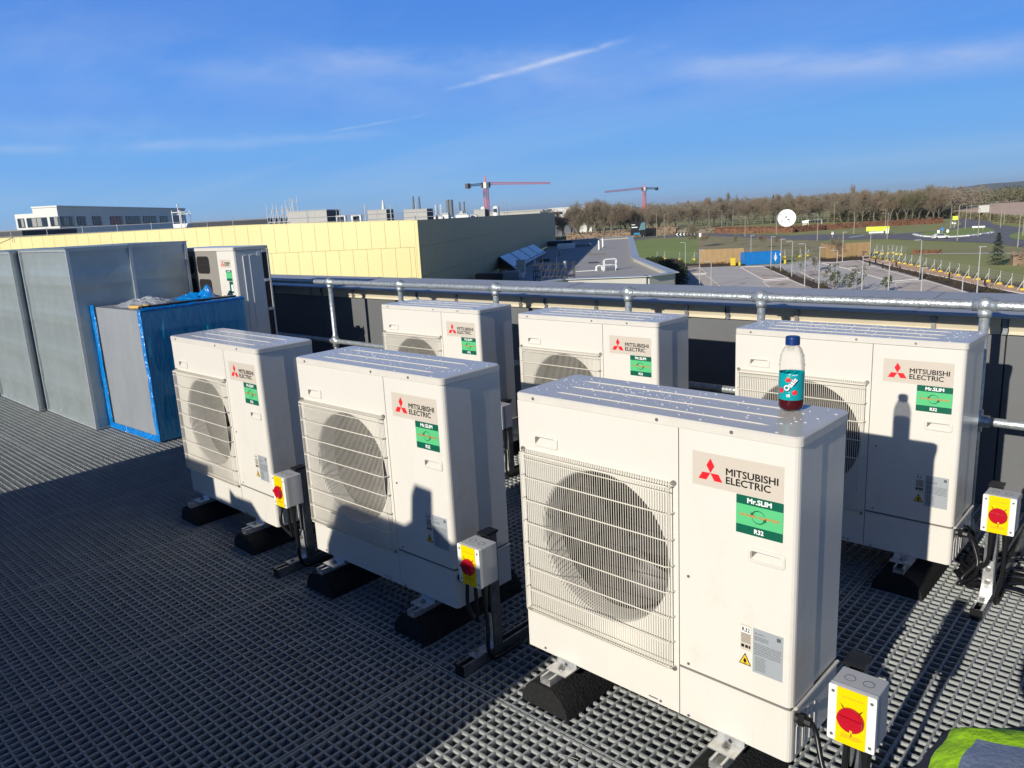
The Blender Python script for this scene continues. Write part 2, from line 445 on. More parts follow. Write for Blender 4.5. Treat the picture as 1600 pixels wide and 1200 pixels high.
    for a, b in ((0.804,0.813),(0.816,0.824),(0.826,0.831)): m.quad((a,y-0.0009,0.300),(b,y-0.0009,0.300),(b,y-0.0009,0.309),(a,y-0.0009,0.309))
    m.cur = 0; m.add([(0.798,y-0.0008,0.248),(0.834,y-0.0008,0.248),(0.816,y-0.0008,0.284)], [(0,1,2)])
    m.cur = 2; m.add([(0.8015,y-0.0012,0.2505),(0.8305,y-0.0012,0.2505),(0.816,y-0.0012,0.2785)], [(0,1,2)])
    m.cur = 0; m.add([(0.812,y-0.0016,0.2565),(0.816,y-0.0016,0.254),(0.820,y-0.0016,0.2565),(0.8205,y-0.0016,0.262),(0.816,y-0.0016,0.270),(0.8115,y-0.0016,0.262)], [(0,1,2,3,4,5)])
    m.quad((0.810,y-0.0016,0.2515),(0.822,y-0.0016,0.2515),(0.822,y-0.0016,0.2527),(0.810,y-0.0016,0.2527))
    m.build('print', [M_BLACK, M_WPRINT, M_YPRINT], wl_)

def fit_text(t, width, cap, bold=0.0, shear=0.0, align='LEFT'):
    vs, fs = text_mesh(t, 1.0, bold, shear)
    x0 = min(v[0] for v in vs); x1 = max(v[0] for v in vs); y0 = 0.0; y1 = max(v[1] for v in vs)
    kx = width/(x1-x0); ky = cap/(y1-y0)
    off = {'LEFT': x0, 'CENTER': (x0+x1)/2}[align]
    return [((v[0]-off)*kx, v[1]*ky) for v in vs], fs
TXT_BRAND = [(fit_text('MITSUBISHI', 0.144, 0.0190), 0.7855, 0), (fit_text('ELECTRIC', 0.124, 0.0190), 0.7615, 0)]
TXT_SLIM = fit_text('Mr.SLIM', 0.066, 0.0130, 0.0, align='CENTER')
TXT_R32 = fit_text('R32', 0.025, 0.0118, 0.0, align='CENTER')
TXT_POWER = fit_text('POWER  INVERTER', 0.108, 0.0072, 0.0, 0.25, 'CENTER')
TXT_TINY = fit_text('MITSUBISHI ELECTRIC', 0.018, 0.0032)
TXT_R32S = fit_text('R32', 0.022, 0.0115, 0.0, align='CENTER')

FCX, FCZ, FR = 0.332, 0.462, 0.247
def plate_with_hole(m, x0, x1, z0, z1, cx, cz, r, y, th, n=64):
    """front plate with a round opening; edge returns go back by th"""
    ang = [2*pi*i/n for i in range(n)]
    for ax, az in ((x0, z0), (x1, z0), (x1, z1), (x0, z1)):
        a = atan2(az-cz, ax-cx) % (2*pi)
        k = min(range(len(ang)), key=lambda i: abs(ang[i]-a)); ang[k] = a
    inn, out = [], []
    for a in ang:
        c_, s_ = cos(a), sin(a)
        t = min([((x1 if c_ > 0 else x0)-cx)/c_ if abs(c_) > 1e-9 else 1e9, ((z1 if s_ > 0 else z0)-cz)/s_ if abs(s_) > 1e-9 else 1e9])
        inn.append((cx+r*c_, y, cz+r*s_)); out.append((cx+t*c_, y, cz+t*s_))
    nn = len(ang)
    m.add(inn+out, [(i, nn+i, nn+(i+1)%nn, (i+1)%nn) for i in range(nn)])
    m.add(out+[(p[0], y+th, p[2]) for p in out], [(i, nn+i, nn+(i+1)%nn, (i+1)%nn) for i in range(nn)])
    # rolled mouth of the opening
    rings = [(r, 0), (r*0.985, 0.004), (r*0.972, 0.012), (r*0.965, 0.035), (r*0.965, 0.085)]
    vs = [(cx+q*cos(a), y+dy, cz+q*sin(a)) for q, dy in rings for a in ang]
    m.add(vs, [(k*nn+i, k*nn+(i+1)%nn, (k+1)*nn+(i+1)%nn, (k+1)*nn+i) for k in range(len(rings)-1) for i in range(nn)])

def recess_handle(m, x0, x1, z0, z1, y):
    """pressed hand hold: raised rounded rim, pocket depth drawn as painted shade"""
    zc = (z0+z1)/2
    m.cur = 0
    o = rrect(x0-0.008, x1+0.008, z0-0.008, z1+0.008, 0.010, 3); i_ = rrect(x0, x1, z0, z1, 0.006, 3); n = len(o)
    lv = [(o, 0.0), (o, -0.003), ([(p[0]+(0.003 if p[0] < (x0+x1)/2 else -0.003), p[1]+(0.003 if p[1] < zc else -0.003)) for p in o], -0.005), (i_, -0.005), (i_, -0.001)]
    vs = [(p[0], y+dy, p[1]) for ps, dy in lv for p in ps]
    m.add(vs, [(k*n+a, k*n+(a+1)%n, (k+1)*n+(a+1)%n, (k+1)*n+a) for k in range(len(lv)-1) for a in range(n)])
    m.add([(x0, y-0.0012, z0), (x1, y-0.0012, z0), (x1, y-0.001, z0+0.004), (x0, y-0.001, z0+0.004)], [(0,1,2,3)])
    m.cur = 1  # dark faces painted for the shade at the pocket's top and left
    m.add([(x0+0.002, y-0.0018, z1-0.0005), (x0+0.020, y-0.0018, z1-0.0005), (x0+0.012, y-0.0018, z1-0.009), (x0+0.002, y-0.0018, z1-0.022)], [(0,3,2,1)]); m.add([(x0+0.020, y-0.0018, z1-0.0005), (x1-0.002, y-0.0018, z1-0.0005), (x1-0.002, y-0.0018, z1-0.0025), (x0+0.018, y-0.0018, z1-0.0030)], [(0,3,2,1)])

def screw(m, x, z, y, r=0.0052):
    m.cyl((x, y+0.001, z), (x, y-0.0025, z), r, 8)
    
def make_condenser():
    t = thing('condenser_unit', 'x', 'air conditioner')
    base = link('tmp', None)
    def P(mb, name, mats, parent=t): 
        o = mb.build(name, mats, parent); return o
    # front left panel with the fan opening
    m = MB(); m.smooth = False
    plate_with_hole(m, 0.0, 0.6075, Z0, Z0+0.893, FCX, FCZ+Z0, FR, 0.0, 0.012)
    m.cur = 0; mm = MB()
    fp = P(m, 'front_panel', [M_WHITE, M_SEAM_SHADE])
    m = MB(); recess_handle(m, 0.075, 0.160, Z0+0.755, Z0+0.782, 0.0); m.build('hand_hold', [M_WHITE, M_SEAM_SHADE], fp)
    # casing: left side, back, bottom
    m = MB()
    m.box(0.0, 0.010, 0.0125, D, Z0, Z0+0.893); m.box(0.0102, 0.928, D-0.012, D-0.0005, Z0, Z0+0.893); m.box(0.0102, 0.606, 0.0125, D-0.0125, Z0, Z0+0.008)
    P(m, 'casing', M_WHITE)
    m = MB(); m.cyl((FCX, 0.086, FCZ+Z0), (FCX, 0.20, FCZ+Z0), FR*0.98, 40, caps=False)
    m.add([(FCX+FR*cos(2*pi*i/40), 0.20, FCZ+Z0+FR*sin(2*pi*i/40)) for i in range(40)], [tuple(range(40))])
    fh = P(m, 'fan_housing', M_COIL)
    m = MB()
    for i in range(30): 
        z = FCZ+Z0-0.2+i*0.0138; hw = sqrt(max(0.001, 0.225**2-(z-FCZ-Z0)**2)); m.box(FCX-hw, FCX+hw, 0.190, 0.196, z, z+0.004)
    m.build('coil_rows', M_COIL, fh)
    # fan
    m = MB(); m.lathe([(0.001, -0.02), (0.035, -0.018), (0.05, 0.0), (0.052, 0.05)], 20)
    m.v = [(FCX+x, 0.085+z, FCZ+Z0+y) for x, y, z in m.v]
    fan = P(m, 'fan', M_FAN)
    for k in range(3):
        m = MB(); a0 = 2*pi*k/3+0.5; vs = []; nr, na = 6, 8
        for i in range(nr+1):
            r = 0.048+(0.232-0.048)*i/nr
            for j in range(na+1):
                fr = j/na; span = 1.25+0.35*i/nr
                a = a0 + (fr-0.5)*span + 0.35*(i/nr)**1.5
                vs.append((FCX+r*cos(a), 0.075+0.075*fr-0.012*sin(pi*fr), FCZ+Z0+r*sin(a)))
        m.smooth = True
        m.add(vs, [(i*(na+1)+j, i*(na+1)+j+1, (i+1)*(na+1)+j+1, (i+1)*(na+1)+j) for i in range(nr) for j in range(na)])
        m.build('fan_blade', M_FAN, fan)
    # wire grille
    m = MB(); x0, x1, z0, z1, yo = 0.022, 0.590, Z0+0.150, Z0+0.728, -0.026
    def wire(a, b, r=0.0014): 
        m.cyl(a, b, r, 4, caps=False)
    n = 66
    for i in range(n+1):
        x = x0 + (x1-x0)*i/n; edge = i in (0, n)
        m.tube([(x, 0.002, z0-0.002), (x, yo*0.8, z0+0.002), (x, yo, z0+0.010), (x, yo, z1-0.010), (x, yo*0.8, z1-0.002), (x, 0.002, z1+0.002)], 0.00115 if not edge else 0.0018, 4)
    zs = [z0+0.006+(z1-z0-0.012)*k/7 for k in range(8)]
    for k, z in enumerate(zs):
        m.tube([(x0-0.006, 0.002, z), (x0-0.002, yo*0.8, z), (x0+0.008, yo-0.003, z), (x1-0.008, yo-0.003, z), (x1+0.002, yo*0.8, z), (x1+0.006, 0.002, z)], 0.0022, 5)
    for z in (z0+0.022, z1-0.022, z1-0.004): m.tube([(x0, yo-0.002, z), (x1, yo-0.002, z)], 0.0016, 4)
    gr = P(m, 'grille', M_GRILLE)
    m = MB(); 
    for x in (x0-0.004, x1+0.004):
        for z in (z0-0.002, z1+0.002): screw(m, x, z, -0.004, 0.008)
    m.build('grille_screw', M_SCREW, gr)
    # right hand service panel, wraps round the corner
    def Lsec(x0, xs, ys, th=0.012, r=0.018):
        out = [(x0, 0.0), (W-r, 0.0)] + [(W-r+r*sin(a), r-r*cos(a)) for a in (pi/8, pi/4, 3*pi/8)] + [(W, r), (W, ys)]
        inn = [(W-th, ys), (W-th, th), (x0, th)]
        return out + inn
    m = MB(); m.prism(Lsec(0.6105, 0, 0.143), Z0+0.166, Z0+0.893)
    sp = P(m, 'service_panel', M_WHITE)
    m = MB(); recess_handle(m, 0.828, 0.915, Z0+0.567, Z0+0.592, 0.0); m.build('hand_hold', [M_WHITE, M_SEAM_SHADE], sp)
    m = MB(); m.box(W-0.014, W-0.003, 0.1455, D, Z0+0.168, Z0+0.893); P(m, 'side_panel', M_WHITE)
    # pipe cover at the foot, wraps round to the back
    m = MB(); m.prism(Lsec(0.6105, 0, D), Z0, Z0+0.150)
    m.prism(Lsec(0.6105, 0, D, th=0.010), Z0+0.1502, Z0+0.1575)
    out = Lsec(0.6105, 0, D); 
    pc = P(m, 'pipe_cover', M_WHITE)
    m = MB()      # rolled lip and pressed knock-outs on the side
    m.tube([(W+0.001, 0.016, Z0+0.160), (W+0.004, 0.02, Z0+0.161), (W+0.004, D-0.004, Z0+0.161)], 0.005, 6)
    for y0_, y1_, zt in ((0.035, 0.075, 0.105), (0.088, 0.122, 0.118)):
        m.tube([(W+0.0005, y0_, Z0+0.012), (W+0.0005, y0_, Z0+zt-0.012), (W+0.0005, y0_+0.012, Z0+zt), (W+0.0005, y1_-0.010, Z0+zt), (W+0.0005, y1_, Z0+zt-0.012), (W+0.0005, y1_, Z0+0.012)], 0.0013, 4)
    m.tube([(W+0.0005, 0.155, Z0+0.02), (W+0.0005, 0.155, Z0+0.11)], 0.0015, 4)
    m.tube([(0.845, -0.0004, Z0+0.003), (0.845, -0.0004, Z0+0.065), (0.853, -0.0004, Z0+0.078), (0.872, -0.0004, Z0+0.083), (0.876, -0.0004, Z0+0.10)], 0.0007, 4)
    m.build('pressed_detail', M_WHITE, pc)
    m = MB(); m.box(0.6076, 0.6104, 0.004, 0.010, Z0, Z0+0.893); m.box(0.6106, W-0.004, 0.003, 0.14, Z0+0.1576, Z0+0.1658)
    m.box(W-0.006, W-0.004, 0.012, D-0.01, Z0+0.1577, Z0+0.1675); m.box(W-0.009, W-0.0045, 0.1428, 0.1456, Z0+0.168, Z0+0.892)
    P(m, 'panel_gap', M_SEAM_SHADE)
    # lid
    m = MB(); m.prism(rrect(-0.005, W+0.005, -0.006, D+0.005, 0.020, 5), Z0+0.8955, Z0+0.921, bevel=0.0045)
    lid = P(m, 'lid', M_LID)
    for y in (0.062, 0.148, 0.236):
        m = MB(); m.smooth = False
        x0r, x1r = 0.115 - (y-0.06)*0.1, 0.845
        zt = Z0+0.921
        m.add([(x0r, y, zt), (x0r+0.02, y-0.0028, zt-0.0005), (x1r-0.02, y-0.0028, zt-0.0005), (x1r, y, zt), (x1r-0.02, y+0.0028, zt-0.0005), (x0r+0.02, y+0.0028, zt-0.0005), (x0r+0.025, y, zt+0.0022), (x1r-0.025, y, zt+0.0022)],
              [(0,1,6),(1,2,7,6),(2,3,7),(3,4,7),(4,5,6,7),(5,0,6)])
        m.build('lid_rib', M_LID, lid)
    m = MB(); rr = random.Random(11)
    for k in range(330):
        cx, cy = rr.uniform(0.0, 0.94), 0.17 + rr.gauss(0, 0.085)
        if rr.random() < 0.4: cx, cy = 0.33+rr.gauss(0, 0.12), 0.20+rr.gauss(0, 0.05)
        if not (0.008 < cy < D-0.01 and 0.01 < cx < W-0.01): continue
        r = rr.choice((0.0012, 0.0018, 0.0026, 0.004)); sx = rr.uniform(0.8, 1.7)
        zt = Z0+0.921
        vs = []
        for q, hh in ((1.0, 0.0001), (0.75, 0.45), (0.0, 0.62)):
            if q == 0: vs.append((cx, cy, zt+r*hh)); continue
            vs += [(cx+r*q*sx*cos(i*pi/3), cy+r*q*sin(i*pi/3), zt+r*hh) for i in range(6)]
        m.smooth = True
        m.add(vs, [(i, (i+1)%6, 6+(i+1)%6, 6+i) for i in range(6)] + [(6+i, 6+(i+1)%6, 12) for i in range(6)])
    m.build('dew_drops', M_DEW, lid, kind='stuff')
    m = MB()
    for x in (0.076, 0.543, 0.771): screw(m, x, Z0+0.908, -0.006)
    for x, z in ((0.640, 0.458), (0.640, 0.180), (0.640, 0.008), (0.076, 0.014), (0.543, 0.013)): screw(m, x, Z0+z, 0.0, 0.0045)
    m.box(0.500, 0.532, -0.001, 0.001, Z0+0.012, Z0+0.016)
    P(m, 'panel_screws', M_SCREW)
    brand_print(t_fix(t), 0.0)
    # brackets under the casing, with bolts
    for x in (0.172, 0.778):
        m = MB(); m.box(x-0.042, x+0.042, -0.062, 0.36, Z0-0.016, Z0-0.0115); m.box(x-0.042, x+0.042, -0.004, -0.0005, Z0-0.0114, Z0+0.004)
        b = P(m, 'mounting_bracket', M_ZINC)
        m = MB(); m.cyl((x, -0.030, Z0-0.0115), (x, -0.030, Z0-0.009), 0.013, 12); m.cyl((x, -0.030, Z0-0.009), (x, -0.030, Z0-0.002), 0.008, 6); m.cyl((x, -0.030, Z0-0.002), (x, -0.030, Z0+0.004), 0.004, 6)
        m.build('bolt', M_SCREW, b)
    bpy.data.objects.remove(base)
    return t
def t_fix(t):
    """labels sit on the panels but ride on the unit: shift their heights to deck level"""
    return OffsetParent(t)
class OffsetParent:
    def __init__(s, t): s.t = t
_old_build = MB.build
def _build(s, name, mats, parent=None, loc=None, rot=None, kind=None):
    if isinstance(parent, OffsetParent):
        o = _old_build(s, name, mats, parent.t, (0, 0, Z0), rot, kind); return o
    return _old_build(s, name, mats, parent, loc, rot, kind)
MB.build = _build
M_DEW = mat('dew_water', (0.80, 0.84, 0.90), 0.05, spec=0.8, alpha=0.55)

def make_foot():
    """long rubber support block with a steel channel let into the top"""
    t = thing('rubber_support_block', 'x', 'support block')
    m = MB(); prof = [(-0.100, 0.0), (-0.094, 0.034), (-0.072, 0.068), (-0.040, 0.088), (0.040, 0.088), (0.072, 0.068), (0.094, 0.034), (0.100, 0.0)]
    m.prism_y(prof, 0.0, 0.56); m.build('block', M_RUBBER, t)
    m = MB(); a = 0.018
    m.box(-a, a, 0.012, 0.548, 0.0885, 0.0905); m.box(-a-0.003, -a, 0.012, 0.548, 0.0885, 0.1135); m.box(a, a+0.003, 0.012, 0.548, 0.0885, 0.1135)
    m.box(-a-0.003, -a+0.005, 0.012, 0.548, 0.1111, 0.1135); m.box(a-0.005, a+0.003, 0.012, 0.548, 0.1111, 0.1135)
    m.build('channel', M_ZINC, t)
    return t

unit = make_condenser()
foot = make_foot()
UN = [(-1.668, 1.798, -0.89, 'nearest large condenser unit, with the soft drink bottle standing on its lid', 'nearest'),
      (-3.001, 1.800, 0.6, 'middle condenser of the front row, its lower front in shadow', 'middle front'),
      (-4.340, 1.826, -0.3, 'leftmost condenser of the front row, beside the blue wrapped crate', 'leftmost front'),
      (-4.335, 3.318, 0.8, 'leftmost condenser of the back row, its fan showing curved stripes', 'leftmost back'),
      (-3.024, 3.304, -0.28, 'middle condenser of the back row, mostly hidden behind the bottle unit', 'middle back'),
      (-1.640, 3.286, 0.0, 'right hand condenser of the back row, with the bottle shadow on its front', 'right back')]
for i, (x, y, a, lab, wh) in enumerate(UN):
    if i == 0: u = unit; u.location = (x, y, 0); u.rotation_euler = (0, 0, radians(a)); u['label'] = lab
    else: u = dup(unit, (x, y, 0), radians(a), lab)
    u['group'] = 'cream condenser units in two rows on the roof deck'
    if i:       # fan blades stop at a different angle in each unit
        for c in COL.objects:
            if c.parent == u and c.name.startswith('fan') and not c.name.startswith('fan_housing'):
                piv = Vector((FCX, 0, FCZ+Z0)); q = Matrix.Rotation(0.7*i, 3, 'Y')
                c.location = piv - q @ piv; c.rotation_euler = q.to_euler()
    for k, fx in enumerate((0.160, 0.785)):
        ra = radians(a); px, py = x + fx*cos(ra) + 0.115*sin(ra), y + fx*sin(ra) - 0.115*cos(ra)
        lab2 = 'black rubber block under the %s end of the %s condenser' % (('left', 'right')[k], wh)
        if i == 0 and k == 0: f = foot; f.location = (px, py, 0.0005); f.rotation_euler = (0, 0, ra); f['label'] = lab2
        else: f = dup(foot, (px, py, 0.0005), ra, lab2)
        f['group'] = 'rubber blocks carrying the condensers'

# ---------------------------------------------------------------- isolator switches
def make_switch():
    t = thing('isolator_switch', 'x', 'switch')
    w, h, d = 0.107, 0.145, 0.088
    m = MB(); m.prism_y(rrect(0, w, 0, h, 0.003, 2), 0.014, d); m.build('box', M_BOX, t)
    m = MB(); m.prism_y(rrect(-0.001, w+0.001, -0.001, h+0.001, 0.004, 3), 0.0, 0.0138); c = m.build('cover', M_BOXF, t)
    m = MB()
    for x in (0.0095, w-0.0095):
        for z in (0.013, h-0.016): m.cyl((x, 0.0005, z), (x, -0.0006, z), 0.0042, 10)
    m.build('cover_screws', M_SCREW, c)
    m = MB(); m.prism_y([(0.019,-0.0005),(w-0.019,-0.0005),(w-0.019,h+0.0005),(0.019,h+0.0005)], -0.0022, 0.0); yp = m.build('yellow_plate', M_YELLOW, t)
    m = MB(); rr = random.Random(2)
    for zz in (0.018, 0.022, 0.026, 0.124):
        x = 0.032
        while x < 0.074: q = rr.uniform(0.002, 0.006); m.quad((x,-0.0027,zz),(x+q,-0.0027,zz),(x+q,-0.0027,zz+0.0014),(x,-0.0027,zz+0.0014)); x += q+0.001
    m.build('print', M_ORANGE, yp)
    cx, cz, r = w/2, 0.070, 0.031
    m = MB(); m.smooth = False
    m.lathe([(0.0001, 0.0), (r, 0.0), (r, 0.007), (r*0.93, 0.010), (0.0001, 0.010)], 24)
    m.v = [(cx+x, -0.0022-z, cz+y) for x, y, z in m.v]
    kn = m.build('rotary_knob', M_KNOB, t)
    m = MB(); m.prism_y([(cx-r*0.94, cz+0.000), (cx+r*0.94, cz-0.004), (cx+r*0.92, cz+0.009), (cx-r*0.88, cz+0.012)], -0.0175, -0.0123); m.build('grip', M_KNOB, kn)
    m = MB(); m.cur = 0
    for a in (125, 52): 
        a = radians(a); m.add([(cx+1.02*r*cos(a-0.06), -0.0032, cz+1.02*r*sin(a-0.06)), (cx+1.45*r*cos(a), -0.0032, cz+1.45*r*sin(a)), (cx+1.02*r*cos(a+0.06), -0.0032, cz+1.02*r*sin(a+0.06))], [(0,1,2)])
    m.quad((cx+0.001,-0.0032,cz-1.45*r),(cx+0.003,-0.0032,cz-1.45*r),(cx+0.003,-0.0032,cz-1.03*r),(cx+0.001,-0.0032,cz-1.03*r))
    m.cur = 1; m.quad((cx+0.001,-0.0128,cz-0.9*r),(cx+0.007,-0.0128,cz-0.9*r),(cx+0.007,-0.0128,cz-0.68*r),(cx+0.001,-0.0128,cz-0.68*r))
    m.build('pointer_marks', [M_BLACK, M_YPRINT], kn)
    m = MB()
    for x in (0.031, 0.074):
        m.tube([(x+0.0125*cos(a*pi/8), 0.048+0.0125*sin(a*pi/8), h+0.0004) for a in range(17)], 0.0007, 3)
    m.build('knock_outs', M_GREYPRINT, t)
    m = MB(); m.cyl((0.078, 0.045, 0.0), (0.078, 0.045, -0.018), 0.015, 10); m.cyl((0.078, 0.045, -0.018), (0.078, 0.045, -0.10), 0.014, 10, 0.008); m.cyl((0.032, 0.045, 0), (0.032, 0.045, -0.022), 0.011, 8)
    m.build('cable_glands', M_CABLE, t)
    return t
def make_stand(blen=1.02):
    t = thing('strut_stand', 'x', 'stand')
    def ch(m, o, along, up, L, a=0.0413, th=0.0025):
        """open strut channel: base and two lipped sides"""
        o, al, up = Vector(o), Vector(along), Vector(up); sd = al.cross(up)
        m.obox(o - sd*a/2, al*L, sd*a, up*th)
        for s_ in (-1, 1):
            e = o + sd*s_*(a/2) ; m.obox(e, al*L, -sd*s_*th, up*a)
            m.obox(e + up*(a-th) - sd*s_*th, al*L, -sd*s_*0.007, up*th)
    m = MB(); ch(m, (0, 0.0, 0.0004), (0,1,0), (0,0,1), blen); b = m.build('base_channel', M_DARKSTEEL, t)
    m = MB(); m.box(-0.0215, 0.0215, -0.0045, -0.0005, 0.0008, 0.042); m.build('end_cap', M_CABLE, b)
    m = MB(); ch(m, (0, 0.205, 0.042), (0,0,1), (0,-1,0), 0.448); p_ = m.build('post', M_DARKSTEEL, t)
    m = MB(); m.box(-0.024, 0.024, 0.150, 0.212, 0.4905, 0.499); m.build('post_cap', M_CABLE, p_)
    m = MB(); m.box(-0.021, 0.021, 0.062, 0.158, 0.0425, 0.048)
    m.prism_y([(-0.021, 0.0482), (0.021, 0.0482), (0.017, 0.185), (-0.013, 0.185)], 0.153, 0.158)
    br = m.build('angle_bracket', M_ZINC, t)
    m = MB(); m.cyl((0, 0.088, 0.048), (0, 0.088, 0.056), 0.010, 6); m.build('bolt', M_SCREW, br)
    for z in (0.095, 0.150): m = MB(); m.cyl((0.001, 0.153, z), (0.001, 0.146, z), 0.010, 6); m.build('bolt', M_SCREW, br)
    for z in (0.39, 0.45): m = MB(); m.box(-0.035, 0.035, 0.146, 0.162, z, z+0.006); m.build('cross_strap', M_ZINC, t)
    return t
switch = make_switch(); stand = make_stand()
stand_short = make_stand(0.30)
SWI = [(-0.583, 1.668, 'right of the bottle unit', 0), (-1.892, 1.688, 'right of the middle front condenser', 0),
       (-3.165, 1.700, 'right of the leftmost front condenser', 0), (-3.215, 3.205, 'half hidden in the back row', 0), (-0.577, 3.190, 'right of the back row', 0)]
for i, (x, y, wh, _) in enumerate(SWI):
    l1 = 'grey isolator box with yellow plate and red knob, ' + wh
    l2 = 'steel strut stand holding the switch ' + wh
    if i == 0: s1, s2 = switch, stand_short
    elif i == 1: s1, s2 = dup(switch), stand
    else: s1, s2 = dup(switch), dup(stand)
    s1.location = (x, y, 0.350); s2.location = (x+0.018, y-0.045, 0); s1['label'] = l1; s2['label'] = l2
    s1['group'] = 'isolator switches beside the condensers'; s2['group'] = 'strut stands of the isolator switches'
def cable(pts, r, label, group='black cables on the deck'):
    P_ = [Vector(q) for q in pts]; out = []
    for k in range(len(P_)-1):
        a, b, c, d = P_[max(k-1,0)], P_[k], P_[k+1], P_[min(k+2, len(P_)-1)]
        for j in range(6):
            t_ = j/6; out.append(0.5*((2*b)+(c-a)*t_+(2*a-5*b+4*c-d)*t_*t_+(3*b-a-3*c+d)*t_**3))
    out.append(P_[-1]); m = MB(); m.smooth = True; m.tube(out, r, 8)
    return tag(m.build('cable', M_CABLE), label, 'cable', group)
for i, (x, y, wh, _) in enumerate(SWI):
    ux = (-0.718, -2.051, -3.390, -3.385, -0.690)[i]
    yb = y + 0.12
    m = MB(); m.cyl((ux+0.002, yb+0.02, 0.262), (ux+0.045, yb+0.02, 0.262), 0.013, 8); m.cyl((ux+0.012, yb+0.02, 0.262), (ux+0.028, yb+0.02, 0.262), 0.018, 6)
    tag(m.build('cable_gland', M_CABLE), 'black cable gland on the casing %s' % wh, 'gland', 'cable glands')
    cable([(ux+0.045, yb+0.02, 0.262), (ux+0.065, yb, 0.252), (ux+0.095, yb-0.03, 0.19), (x-0.012, y+0.075, 0.16), (x+0.016, y+0.06, 0.19), (x+0.028, y+0.048, 0.25), (x+0.032, y+0.045, 0.35)], 0.0075, 'black cable looping from casing to switch, %s' % wh)
    cable([(x+0.078, y+0.045, 0.26), (x+0.076, y+0.05, 0.16), (x+0.062, y+0.06, 0.08), (x+0.056, y+0.08, 0.03), (x+0.055, y+0.12, 0.012), (x+0.052, y+0.25, 0.010)], 0.0075, 'black supply cable down the stand, %s' % wh)
# bundle of cables lying on the deck right of the back row
rr = random.Random(4)
for k in range(6):
    y0 = 3.44+0.06*k
    cable([(-0.70-0.05*rr.random(), y0+0.05, 0.02), (-0.62, y0-0.06+rr.uniform(-.03,.03), 0.025+0.01*(k%3)), (-0.50, y0-0.02+rr.uniform(-.05,.05), 0.03+0.015*(k%3)), (-0.36, y0+rr.uniform(-.05,.05), 0.02+0.012*(k%4)), (-0.10, y0-0.04, 0.03), (0.5, y0-0.02, 0.012)], 0.008+0.002*(k%2), 'black cable in the bundle beside the back row, %s from the front' % ('first','second','third','fourth','fifth','sixth','seventh','eighth','ninth')[k], 'bundled cables beside the back row switch')
for k, sg in enumerate((0.0, 0.05)):
    cable([(-0.72, 3.50+sg, 0.26-sg), (-0.66, 3.46+sg, 0.20), (-0.62, 3.42, 0.12-sg), (-0.66, 3.36-sg, 0.05), (-0.60, 3.40+sg, 0.03), (-0.45, 3.55, 0.02)], 0.009, 'black cable dropping from the back row casing to the deck, %s of two' % ('front', 'rear')[k])

